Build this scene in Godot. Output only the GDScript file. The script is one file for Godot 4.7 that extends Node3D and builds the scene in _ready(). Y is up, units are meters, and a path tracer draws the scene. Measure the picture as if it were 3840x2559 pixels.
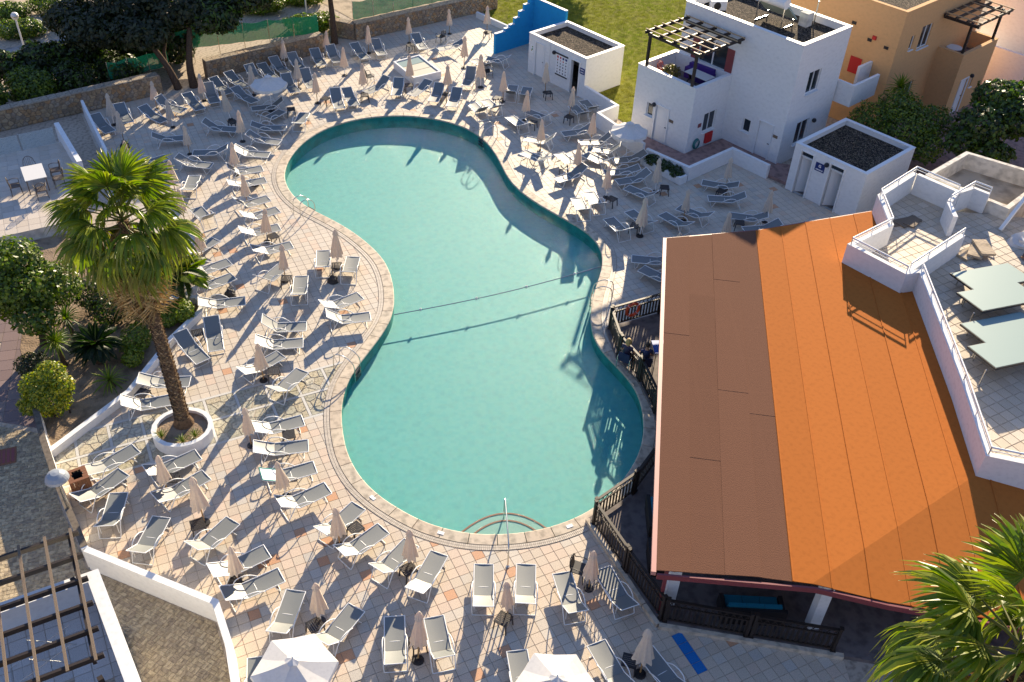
extends Node3D
# A resort pool seen from the air: y up, metres, the camera hovers at (0, 24.65, 0) and looks towards -z.

const CAM := Vector3(0, 24.65, 0)
var used := {}
var M := {}
var rng := RandomNumberGenerator.new()
var cam: Camera3D
var E1 := Vector3(0.6891, 0, 0.7247)    # direction of the houses' long fronts
var E2 := Vector3(0.7247, 0, -0.6891)

class MB:
	var v := PackedVector3Array()
	var n := PackedVector3Array()
	var c := PackedColorArray()
	var col := Color.WHITE
	func put(a: Vector3, na: Vector3) -> void:
		v.append(a); n.append(na); c.append(col)
	func tri(a: Vector3, b: Vector3, d: Vector3) -> void:
		var m := (d - a).cross(b - a).normalized()
		put(a, m); put(b, m); put(d, m)
	func trin(a: Vector3, b: Vector3, d: Vector3, na: Vector3, nb: Vector3, nd: Vector3) -> void:
		if (d - a).cross(b - a).dot(na + nb + nd) >= 0.0:
			put(a, na); put(b, nb); put(d, nd)
		else:
			put(a, na); put(d, nd); put(b, nb)
	func quad(a: Vector3, b: Vector3, d: Vector3, e: Vector3, o: Vector3) -> void:
		if (d - a).cross(b - a).dot(o) >= 0.0:
			tri(a, b, d); tri(a, d, e)
		else:
			tri(a, d, b); tri(a, e, d)
	func box(p: Vector3, s: Vector3, q := Basis()) -> void:
		var h := s * 0.5
		for k in 3:
			var u := Vector3.ZERO; var w := Vector3.ZERO; var o := Vector3.ZERO
			u[(k + 1) % 3] = h[(k + 1) % 3]; w[(k + 2) % 3] = h[(k + 2) % 3]; o[k] = h[k]
			for sg in [-1.0, 1.0]:
				var f: Vector3 = p + q * (o * sg)
				quad(f + q * (-u - w), f + q * (u - w), f + q * (u + w), f + q * (-u + w), q * (o * sg))
	func span(a: Vector3, b: Vector3) -> void:
		box((a + b) * 0.5, (b - a).abs())
	func bar(a: Vector3, b: Vector3, w: float, h: float) -> void:
		var d := (b - a)
		var z := d.normalized()
		var x := (Vector3.UP if absf(z.y) < 0.95 else Vector3.RIGHT).cross(z).normalized()
		var y := z.cross(x)
		box((a + b) * 0.5, Vector3(w, h, d.length()), Basis(x, y, z))
	func tube(p: Array, r: float, sides := 6, r2 := -1.0, cap := true) -> void:
		if r2 < 0.0: r2 = r
		var m := p.size()
		var rings := []
		var norms := []
		var prev := Vector3.ZERO
		for i in m:
			var t: Vector3 = (p[mini(i + 1, m - 1)] - p[maxi(i - 1, 0)]).normalized()
			var x := prev - t * prev.dot(t)
			if x.length() < 0.01:
				x = (Vector3.UP if absf(t.y) < 0.9 else Vector3.RIGHT).cross(t)
			x = x.normalized()
			prev = x
			var y := t.cross(x)
			var rr: float = lerpf(r, r2, float(i) / maxf(m - 1, 1))
			var ring := []
			var nr := []
			for k in sides:
				var a := TAU * k / sides
				var o := x * cos(a) + y * sin(a)
				ring.append(p[i] + o * rr); nr.append(o)
			rings.append(ring); norms.append(nr)
		for i in m - 1:
			for k in sides:
				var j := (k + 1) % sides
				trin(rings[i][k], rings[i + 1][k], rings[i + 1][j], norms[i][k], norms[i + 1][k], norms[i + 1][j])
				trin(rings[i][k], rings[i + 1][j], rings[i][j], norms[i][k], norms[i + 1][j], norms[i][j])
		if cap:
			for e in [0, m - 1]:
				var o: Vector3 = (p[0] - p[1]) if e == 0 else (p[m - 1] - p[m - 2])
				for k in range(1, sides - 1):
					trin(rings[e][0], rings[e][k], rings[e][k + 1], o, o, o)
	func lathe(prof: Array, segs: int, at := Vector3.ZERO, star := 0.0, lobes := 8, q := Basis()) -> void:
		var pts := []
		for i in prof.size():
			var row := []
			for k in segs:
				var a := TAU * k / segs
				var r: float = prof[i].x * (1.0 + star * cos(a * lobes) * clampf(float(i) / 3.0, 0.0, 1.0))
				row.append(at + q * Vector3(cos(a) * r, prof[i].y, sin(a) * r))
			pts.append(row)
		for i in prof.size() - 1:
			for k in segs:
				var j := (k + 1) % segs
				var mid: Vector3 = (pts[i][k] + pts[i + 1][j]) * 0.5
				var up := Vector2(prof[i + 1].x - prof[i].x, prof[i + 1].y - prof[i].y)
				var rad := mid - at
				var o := q * (Vector3(cos(TAU * (k + 0.5) / segs), 0, sin(TAU * (k + 0.5) / segs)) * -signf(up.y if absf(up.y) > 1e-5 else -1.0) * absf(up.y) + Vector3.UP * (up.x * signf(-up.y if absf(up.y) > 1e-5 else -1.0)))
				if absf(up.y) < 1e-5: o = q * (Vector3.UP * (1.0 if up.x > 0.0 else -1.0))
				else: o = q * Vector3(cos(TAU * (k + 0.5) / segs), 0, sin(TAU * (k + 0.5) / segs))
				quad(pts[i][k], pts[i + 1][k], pts[i + 1][j], pts[i][j], o)
	func poly(p: PackedVector2Array, y: float, up := 1.0) -> void:
		var ix := Geometry2D.triangulate_polygon(p)
		for i in range(0, ix.size(), 3):
			var a := Vector3(p[ix[i]].x, y, p[ix[i]].y); var b := Vector3(p[ix[i + 1]].x, y, p[ix[i + 1]].y); var d := Vector3(p[ix[i + 2]].x, y, p[ix[i + 2]].y)
			trin(a, b, d, Vector3.UP * up, Vector3.UP * up, Vector3.UP * up)
	func prism(p: PackedVector2Array, y0: float, y1: float, bottom := false) -> void:
		poly(p, y1)
		if bottom: poly(p, y0, -1.0)
		var s := 1.0 if Geometry2D.is_polygon_clockwise(p) else -1.0
		for i in p.size():
			var a := p[i]; var b := p[(i + 1) % p.size()]
			var d := b - a
			quad(Vector3(a.x, y0, a.y), Vector3(b.x, y0, b.y), Vector3(b.x, y1, b.y), Vector3(a.x, y1, a.y), Vector3(-d.y, 0, d.x) * s)
	func wall(o: Vector3, dir: Vector3, w: float, h: float, th: float, holes := []) -> void:
		# a wall that stands on o, runs w along dir, th deep behind its front; holes are [x0, y0, x1, y1]. Front normal = dir x up.
		var f := dir.cross(Vector3.UP).normalized()
		var xs := [0.0, w]; var ys := [0.0, h]
		for q in holes:
			for e in [q[0], q[2]]: if not xs.has(e): xs.append(e)
			for e in [q[1], q[3]]: if not ys.has(e): ys.append(e)
		xs.sort(); ys.sort()
		for i in xs.size() - 1:
			for j in ys.size() - 1:
				var mx: float = (xs[i] + xs[i + 1]) * 0.5; var my: float = (ys[j] + ys[j + 1]) * 0.5
				var open := false
				for q in holes: if mx > q[0] and mx < q[2] and my > q[1] and my < q[3]: open = true
				if open: continue
				for s in [0.0, 1.0]:
					var b: Vector3 = o - f * th * s
					quad(b + dir * xs[i] + Vector3.UP * ys[j], b + dir * xs[i + 1] + Vector3.UP * ys[j], b + dir * xs[i + 1] + Vector3.UP * ys[j + 1], b + dir * xs[i] + Vector3.UP * ys[j + 1], f * (1.0 - 2.0 * s))
		var rims := [[0.0, 0.0, w, h, 1.0]]
		for q in holes: rims.append([q[0], q[1], q[2], q[3], -1.0])
		for q in rims:
			var s: float = q[4]
			var a: Vector3 = o + dir * q[0] + Vector3.UP * q[1]; var b: Vector3 = o + dir * q[2] + Vector3.UP * q[1]
			var d: Vector3 = o + dir * q[2] + Vector3.UP * q[3]; var e: Vector3 = o + dir * q[0] + Vector3.UP * q[3]
			var k := -f * th
			quad(a, b, b + k, a + k, Vector3.DOWN * s); quad(e, d, d + k, e + k, Vector3.UP * s)
			quad(a, e, e + k, a + k, -dir * s); quad(b, d, d + k, b + k, dir * s)
	func mesh() -> ArrayMesh:
		var m := ArrayMesh.new()
		if v.is_empty(): return m
		var a := []
		a.resize(Mesh.ARRAY_MAX)
		a[Mesh.ARRAY_VERTEX] = v; a[Mesh.ARRAY_NORMAL] = n; a[Mesh.ARRAY_COLOR] = c
		m.add_surface_from_arrays(Mesh.PRIMITIVE_TRIANGLES, a)
		return m

func numbered(called: String) -> String:
	used[called] = used.get(called, -1) + 1
	return called if used[called] == 0 else "%s_%03d" % [called, used[called]]

func part(mb, called: String, m: Material, parent: Node) -> MeshInstance3D:
	var o := MeshInstance3D.new()
	o.name = called
	o.mesh = mb.mesh() if mb is MB else mb
	o.material_override = m
	parent.add_child(o, true)
	return o

func thing(called: String, label: String, category: String, at := Vector3.ZERO, yaw := 0.0, group := "") -> Node3D:
	var o := Node3D.new()
	o.name = numbered(called); add_child(o)
	o.position = at; o.rotation.y = yaw
	o.set_meta("label", label); o.set_meta("category", category)
	if group: o.set_meta("group", group)
	return o

func structure(called: String, label := "") -> Node3D:
	var o := Node3D.new()
	o.name = numbered(called); add_child(o); o.set_meta("kind", "structure")
	if label: o.set_meta("label", label)
	return o

func dup(src: Node3D, label: String, at: Vector3, yaw: float) -> Node3D:
	var r: Node3D = src.duplicate()
	r.name = numbered(String(src.get_meta("base_name"))); add_child(r)
	r.position = at; r.rotation = Vector3(0, yaw, 0)
	r.set_meta("label", label)
	return r

func noise_tex(freq: float, oct: int, lo: float, hi: float, size := 256, kind := FastNoiseLite.TYPE_SIMPLEX_SMOOTH, sx := 1.0) -> ImageTexture:
	var f := FastNoiseLite.new()
	f.seed = int(freq * 1000.0) + oct; f.noise_type = kind; f.frequency = freq; f.fractal_octaves = oct
	var im := f.get_seamless_image(size, size)
	im.convert(Image.FORMAT_RGB8)
	for y in size:
		for x in size:
			var g: float = lerpf(lo, hi, im.get_pixel(x, y).r)
			im.set_pixel(x, y, Color(g, g, g))
	if sx != 1.0: im.resize(int(size * sx), size)
	return ImageTexture.create_from_image(im)

func mat(key: String, c: Color, rough := 0.8, spec := 0.5, metal := 0.0) -> StandardMaterial3D:
	var m := StandardMaterial3D.new()
	m.resource_name = key
	m.albedo_color = c.linear_to_srgb()
	m.roughness = rough; m.metallic = metal; m.metallic_specular = spec
	m.cull_mode = BaseMaterial3D.CULL_DISABLED
	m.vertex_color_use_as_albedo = true
	M[key] = m
	return m

func grain(m: StandardMaterial3D, tex: Texture2D, scale: float, bump: Texture2D = null, bscale := 0.0, bump_cm := 0.0, world := true) -> StandardMaterial3D:
	m.uv1_triplanar = true; m.uv1_world_triplanar = world
	m.uv1_scale = Vector3.ONE * scale
	if tex: m.albedo_texture = tex
	if bump:
		m.heightmap_enabled = true; m.heightmap_texture = bump; m.heightmap_scale = bump_cm
	return m

func v2(a: Array) -> PackedVector2Array:
	var p := PackedVector2Array()
	for i in range(0, a.size(), 2): p.append(Vector2(a[i], a[i + 1]))
	return p

func in_frame(p: Vector3) -> bool:
	var q := cam.transform.affine_inverse() * p
	if q.z > -0.5: return false
	var t := tan(deg_to_rad(cam.fov) * 0.5)
	return absf(q.y / -q.z) < t * 1.01 and absf(q.x / -q.z) < t * 1.52

const POOL := [-12, -42.48, -12.09, -43.6, -11.89, -45.17, -11.33, -46.71, -10.37, -47.99, -9.07, -48.93, -7.67, -49.41, -6.21, -49.57, -4.7, -49.25, -3.43, -48.64, -2.39, -47.66, -1.61, -46.25, -1.07, -44.72, -0.68, -43.3, -0.08, -42.05, 0.81, -40.87, 2.1, -39.59, 3.13, -38.63, 3.72, -37.64, 3.98, -36.58, 3.91, -35.36, 3.59, -34, 3.35, -32.72, 3.27, -31.36, 3.42, -30.23, 3.77, -29.43, 4.26, -28.66, 4.72, -27.8, 5, -26.95, 5.08, -25.76, 4.96, -24.62, 4.6, -23.52, 4, -22.45, 3.28, -21.52, 2.53, -20.9, 1.65, -20.42, 0.66, -20.09, -0.48, -19.94, -1.48, -20.01, -2.51, -20.3, -3.43, -20.8, -4.4, -21.5, -5.12, -22.34, -5.67, -23.34, -6.02, -24.51, -6.25, -25.65, -6.25, -26.85, -6.06, -27.75, -5.65, -28.97, -5.28, -30.1, -5.07, -31.28, -5.14, -32.48, -5.39, -33.73, -5.85, -35.02, -6.48, -36, -7.33, -37.01, -8.42, -38.03, -9.61, -38.88, -10.49, -39.59, -11.26, -40.54, -11.76, -41.55]
const DECK := [-7.52, -15.09, -8.19, -16.3, -12.7, -17.95, -14.5, -20.47, -15.64, -22.35, -13.97, -25.57, -13.35, -28.81, -12.78, -30.55, -12.84, -31.28, -13.46, -31.53, -15.2, -33.5, -17.7, -36.8, -20.1, -40.7, -24.3, -47.7, -20.79, -51, -18.74, -53.1, -12.75, -58, -12.2, -60, -11.06, -60, -3.59, -65.8, -1.2, -62.7, 0.3, -61.3, 2.5, -58.5, 3.6, -52.4, 5.4, -50.4, 4.3, -49.3, 6.6, -45.7, 8.1, -43.2, 11.6, -46.3, 13.7, -43.4, 16.6, -40.5, 16.2, -36.2, 6.4, -33, 6.25, -32.2, 3.72, -30.95, 2.6, -30, 1.5, -25, 2.69, -20.81, 4.39, -17.53, 4.75, -16.8, 10.2, -16.07, 10.4, -9, -5.5, -9]
const BANDS := [[-20.09, -21.16, -5.02, -29.03, -3.82, -26.74, -18.89, -18.86]]
const LOUNGERS := [
	[-22.39, -45.91, 0.77, "blue sun lounger along the stone wall left of the tree trunks, first from the left"],
	[-21.71, -47.18, 0.57, "blue sun lounger along the stone wall left of the tree trunks, second from the left"],
	[-20.12, -47.27, 0.96, "blue sun lounger along the stone wall left of the tree trunks, third from the left"],
	[-19.57, -48.44, 1.18, "blue sun lounger along the stone wall left of the tree trunks, fourth from the left"],
	[-18.45, -49.06, 0.69, "blue sun lounger along the stone wall left of the tree trunks, fifth from the left"],
	[-17.72, -50.09, 0.48, "blue sun lounger along the wall right of the tree trunks, first from the left"],
	[-17.46, -51.2, 0.81, "blue sun lounger along the wall right of the tree trunks, second from the left"],
	[-16.81, -52.08, 0.81, "blue sun lounger along the wall right of the tree trunks, third from the left"],
	[-15.91, -52.93, 0.73, "blue sun lounger along the wall right of the tree trunks, fourth from the left"],
	[-15.32, -53.51, 0.65, "blue sun lounger along the wall right of the tree trunks, fifth from the left"],
	[-14.78, -54.3, 0.68, "blue sun lounger along the wall right of the tree trunks, sixth from the left"],
	[-13.91, -54.99, 0.57, "blue sun lounger along the wall right of the tree trunks, seventh from the left"],
	[-12.76, -55.85, 0.46, "blue sun lounger along the wall right of the tree trunks, eighth from the left"],
	[-11.89, -56.38, 0.45, "blue sun lounger along the wall right of the tree trunks, ninth from the left"],
	[-10.38, -57.07, 0.58, "pale blue sun lounger below the far stone wall corner, first from the left"],
	[-9.31, -57.8, 0.39, "pale blue sun lounger below the far stone wall corner, second from the left"],
	[-6.88, -59.04, 0.42, "pale blue sun lounger below the far stone wall corner, third from the left"],
	[-4.82, -58.77, -1.03, "pale blue sun lounger below the far stone wall corner, fourth from the left"],
	[-15.86, -50.17, 0.91, "blue sun lounger round the far open white parasol, first from the left"],
	[-13.65, -51.92, 0.52, "blue sun lounger round the far open white parasol, fourth from the left"],
	[-12.73, -52.64, 0.47, "blue sun lounger round the far open white parasol, fifth from the left"],
	[-14.26, -49.06, -1.22, "blue sun lounger round the far open white parasol, second from the left"],
	[-13.84, -47.9, 2.64, "blue sun lounger round the far open white parasol, third from the left"],
	[-16.24, -46.26, 1.51, "shaded blue sun lounger on the deck's upper left corner, sixth from the left"],
	[-18.44, -44.82, 1.88, "shaded blue sun lounger on the deck's upper left corner, third from the left"],
	[-18.71, -42.31, 2.31, "shaded blue sun lounger on the deck's upper left corner, second from the left"],
	[-18.44, -41.29, 2.13, "shaded blue sun lounger on the deck's upper left corner, first from the left"],
	[-16.49, -42.36, 1.44, "shaded blue sun lounger on the deck's upper left corner, fourth from the left"],
	[-15.96, -43.61, -1.42, "shaded blue sun lounger on the deck's upper left corner, fifth from the left"],
	[-13.68, -46.6, 1.68, "shaded blue sun lounger on the deck's upper left corner, ninth from the left"],
	[-13.64, -45.19, 1.38, "shaded blue sun lounger on the deck's upper left corner, eighth from the left"],
	[-12.16, -47.66, 3.13, "shaded blue sun lounger on the deck's upper left corner, tenth from the left"],
	[-13.91, -43.67, 1.54, "shaded blue sun lounger on the deck's upper left corner, seventh from the left"],
	[-10.61, -50.25, 0.32, "grey sun lounger at the pool's far end, first from the left"],
	[-9.93, -50.65, 0.41, "grey sun lounger at the pool's far end, second from the left"],
	[-8.63, -52.29, -0.63, "grey sun lounger at the pool's far end, third from the left"],
	[-7.43, -52.29, 0.02, "grey sun lounger at the pool's far end, fourth from the left"],
	[-6.11, -52.28, -0.49, "grey sun lounger at the pool's far end, fifth from the left"],
	[-5.09, -51.73, -0.13, "grey sun lounger at the pool's far end, sixth from the left"],
	[-4.01, -51.2, -0.12, "grey sun lounger at the pool's far end, seventh from the left"],
	[-3.35, -54.01, -0.11, "grey sun lounger at the pool's far end, eighth from the left"],
	[-2.69, -56.22, -2.45, "grey sun lounger beside the blue stepped wall, first from the left"],
	[-1.8, -57, -1.96, "grey sun lounger beside the blue stepped wall, second from the left"],
	[-2.58, -50, -2.64, "white sun lounger by the far right pool ladder, first from the left"],
	[-1.8, -50.55, -2.6, "white sun lounger by the far right pool ladder, second from the left"],
	[-0.27, -48.62, -2.55, "white sun lounger by the far right pool ladder, third from the left"],
	[1, -46.63, -1.84, "white sun lounger by the far right pool ladder, fifth from the left"],
	[0.76, -44.75, -2.25, "white sun lounger by the far right pool ladder, fourth from the left"],
	[-0.76, -52.6, 3.05, "shaded blue sun lounger in front of the white service hut, first from the left"],
	[0.06, -52.42, 3.01, "shaded blue sun lounger in front of the white service hut, second from the left"],
	[0.89, -49.67, -2.21, "shaded blue sun lounger in front of the white service hut, third from the left"],
	[3.07, -47.92, -1.2, "shaded blue sun lounger in front of the white service hut, fourth from the left"],
	[3.19, -50.32, -2.71, "shaded blue sun lounger in front of the white service hut, fifth from the left"],
	[3.76, -51.08, -2.77, "shaded blue sun lounger in front of the white service hut, sixth from the left"],
	[2.45, -44.6, -2.57, "white sun lounger by the open parasol near the apartment, first from the left"],
	[3.98, -46.82, -1.43, "white sun lounger by the open parasol near the apartment, second from the left"],
	[4.46, -45.91, -1.75, "white sun lounger by the open parasol near the apartment, third from the left"],
	[4.05, -44.83, -2.3, "white sun lounger by the open parasol near the apartment, fourth from the left"],
	[5.73, -45.13, -1.25, "white sun lounger by the open parasol near the apartment, sixth from the left"],
	[5.23, -43.72, -1.4, "white sun lounger by the open parasol near the apartment, fifth from the left"],
	[5.77, -42.98, -1.18, "white sun lounger by the open parasol near the apartment, seventh from the left"],
	[2.59, -43.07, -0.94, "pale sun lounger at the pool's right bend, first from the left"],
	[3.03, -39.99, -2.91, "pale sun lounger at the pool's right bend, second from the left"],
	[3.73, -40.61, -2.84, "pale sun lounger at the pool's right bend, third from the left"],
	[6.09, -41.61, -2.24, "blue sun lounger on the shaded terrace below the planter, third from the left"],
	[5.87, -39.17, -2.56, "blue sun lounger on the shaded terrace below the planter, second from the left"],
	[4.75, -38.36, -2.66, "blue sun lounger on the shaded terrace below the planter, first from the left"],
	[7.56, -39.13, -2.42, "blue sun lounger on the shaded terrace below the planter, fourth from the left"],
	[8.55, -39.96, -2.21, "blue sun lounger on the shaded terrace below the planter, fifth from the left"],
	[10.18, -42.83, -1.83, "blue sun lounger on the shaded terrace below the planter, sixth from the left"],
	[10.33, -41.48, -1.59, "blue sun lounger on the shaded terrace below the planter, seventh from the left"],
	[11.15, -39.84, -1.74, "blue sun lounger on the shaded terrace below the planter, eighth from the left"],
	[11.65, -38.91, -1.36, "blue sun lounger on the shaded terrace below the planter, ninth from the left"],
	[6.15, -35.76, -1.65, "blue sun lounger behind the awning's far corner, first from the top"],
	[6.33, -34.54, -2.23, "blue sun lounger behind the awning's far corner, second from the top"],
	[-13.84, -41.84, 2.02, "grey sun lounger in the row left of the upper pool ladder, first from the top"],
	[-13.4, -40.7, 2.04, "grey sun lounger in the row left of the upper pool ladder, second from the top"],
	[-12.79, -38.89, 2.2, "grey sun lounger in the row left of the upper pool ladder, third from the top"],
	[-12.11, -37.91, 2.21, "grey sun lounger in the row left of the upper pool ladder, fourth from the top"],
	[-11.79, -36.52, 2.08, "grey sun lounger in the row left of the upper pool ladder, fifth from the top"],
	[-10.92, -35.12, 2.09, "grey sun lounger in the row left of the upper pool ladder, sixth from the top"],
	[-16.03, -40.28, -3.05, "grey sun lounger in the column beside the tall palm, first from the top"],
	[-14.62, -37.52, -2.45, "grey sun lounger in the column beside the tall palm, second from the top"],
	[-14.06, -34.93, 2.58, "grey sun lounger in the column beside the tall palm, third from the top"],
	[-13.23, -33.44, 2.27, "grey sun lounger in the column beside the tall palm, fourth from the top"],
	[-12.76, -32.36, 2.3, "grey sun lounger in the column beside the tall palm, fifth from the top"],
	[-12.05, -31.04, 1.87, "grey sun lounger in the column beside the tall palm, sixth from the top"],
	[-10.5, -33.07, 2.74, "grey sun lounger on the tiled bulge left of the pool, third from the top"],
	[-8.48, -34.34, -2.97, "grey sun lounger on the tiled bulge left of the pool, first from the top"],
	[-7.22, -33.95, -3.13, "grey sun lounger on the tiled bulge left of the pool, second from the top"],
	[-9.09, -32.31, -3, "grey sun lounger on the tiled bulge left of the pool, fourth from the top"],
	[-7.2, -31.47, 2.25, "grey sun lounger on the tiled bulge left of the pool, fifth from the top"],
	[-6.76, -30.44, 1.83, "grey sun lounger on the tiled bulge left of the pool, sixth from the top"],
	[-9.24, -29.69, 1.72, "grey sun lounger above the flagstone band by the pool, first from the top"],
	[-9.16, -28.62, 1.76, "grey sun lounger above the flagstone band by the pool, second from the top"],
	[-9.54, -27.33, 2.43, "grey sun lounger above the flagstone band by the pool, third from the top"],
	[-8.34, -26.32, 2.69, "grey sun lounger above the flagstone band by the pool, fourth from the top"],
	[-12.44, -28.06, 0.76, "grey sun lounger behind the tall palm's trunk, second from the top"],
	[-11.8, -28.92, 0.35, "grey sun lounger behind the tall palm's trunk, first from the top"],
	[-12.89, -26.1, 1.7, "grey sun lounger behind the tall palm's trunk, third from the top"],
	[-13.13, -24.9, 1.93, "grey sun lounger behind the tall palm's trunk, fourth from the top"],
	[-8.21, -24.07, 2.01, "grey sun lounger below the flagstone band by the pool, first from the top"],
	[-7.85, -23.02, 1.8, "grey sun lounger below the flagstone band by the pool, second from the top"],
	[-7.35, -21.84, 2.01, "grey sun lounger below the flagstone band by the pool, third from the top"],
	[-6.65, -20.78, 2.21, "grey sun lounger below the flagstone band by the pool, fourth from the top"],
	[-13.4, -21.99, 2.42, "grey sun lounger near the wooden bin and low wall, third from the left"],
	[-13.34, -20.8, 2.57, "grey sun lounger near the wooden bin and low wall, first from the left"],
	[-12.56, -19.75, -3.01, "grey sun lounger near the wooden bin and low wall, second from the left"],
	[-11.07, -18.83, 3.05, "grey sun lounger near the wooden bin and low wall, fourth from the left"],
	[-11.31, -21.96, 2.27, "grey sun lounger near the wooden bin and low wall, fifth from the left"],
	[-10.7, -20.97, 2.38, "grey sun lounger near the wooden bin and low wall, sixth from the left"],
	[-9.14, -18.95, 2.62, "grey sun lounger near the wooden bin and low wall, seventh from the left"],
	[-5.27, -19.85, 2.57, "grey sun lounger along the pool's near left edge, third from the left"],
	[-4.45, -19.05, 2.4, "grey sun lounger along the pool's near left edge, fourth from the left"],
	[-3.36, -18.44, 2.58, "grey sun lounger along the pool's near left edge, fifth from the left"],
	[-2.26, -17.99, 2.8, "grey sun lounger along the pool's near left edge, sixth from the left"],
	[-8.05, -18.05, 2.22, "grey sun lounger along the pool's near left edge, first from the left"],
	[-7.45, -17.23, 2.17, "grey sun lounger along the pool's near left edge, second from the left"],
	[-6.21, -16.29, 3.05, "grey sun lounger in the front row, first from the left"],
	[-4.64, -15.9, 2.67, "grey sun lounger in the front row, second from the left"],
	[-2.93, -15.57, -3, "grey sun lounger in the front row, third from the left"],
	[-1.65, -15.64, -2.86, "grey sun lounger in the front row, fourth from the left"],
	[-0.49, -17.6, -3.1, "grey sun lounger in the front row, fifth from the left"],
	[0.79, -17.68, 3.14, "grey sun lounger in the front row, sixth from the left"],
	[2.14, -17.46, -2.88, "grey sun lounger beside the dark railing at the bottom, third from the left"],
	[3.55, -17.75, -2.72, "grey sun lounger beside the dark railing at the bottom, fifth from the left"],
	[3.29, -15.1, -2.69, "grey sun lounger beside the dark railing at the bottom, fourth from the left"],
	[4.79, -14.99, -2.57, "grey sun lounger beside the dark railing at the bottom, sixth from the left"],
	[0.76, -14.64, -2.95, "grey sun lounger beside the dark railing at the bottom, second from the left"],
	[-6.52, -14.03, -2.92, "grey sun lounger beside the dark railing at the bottom, first from the left"],
]
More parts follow.
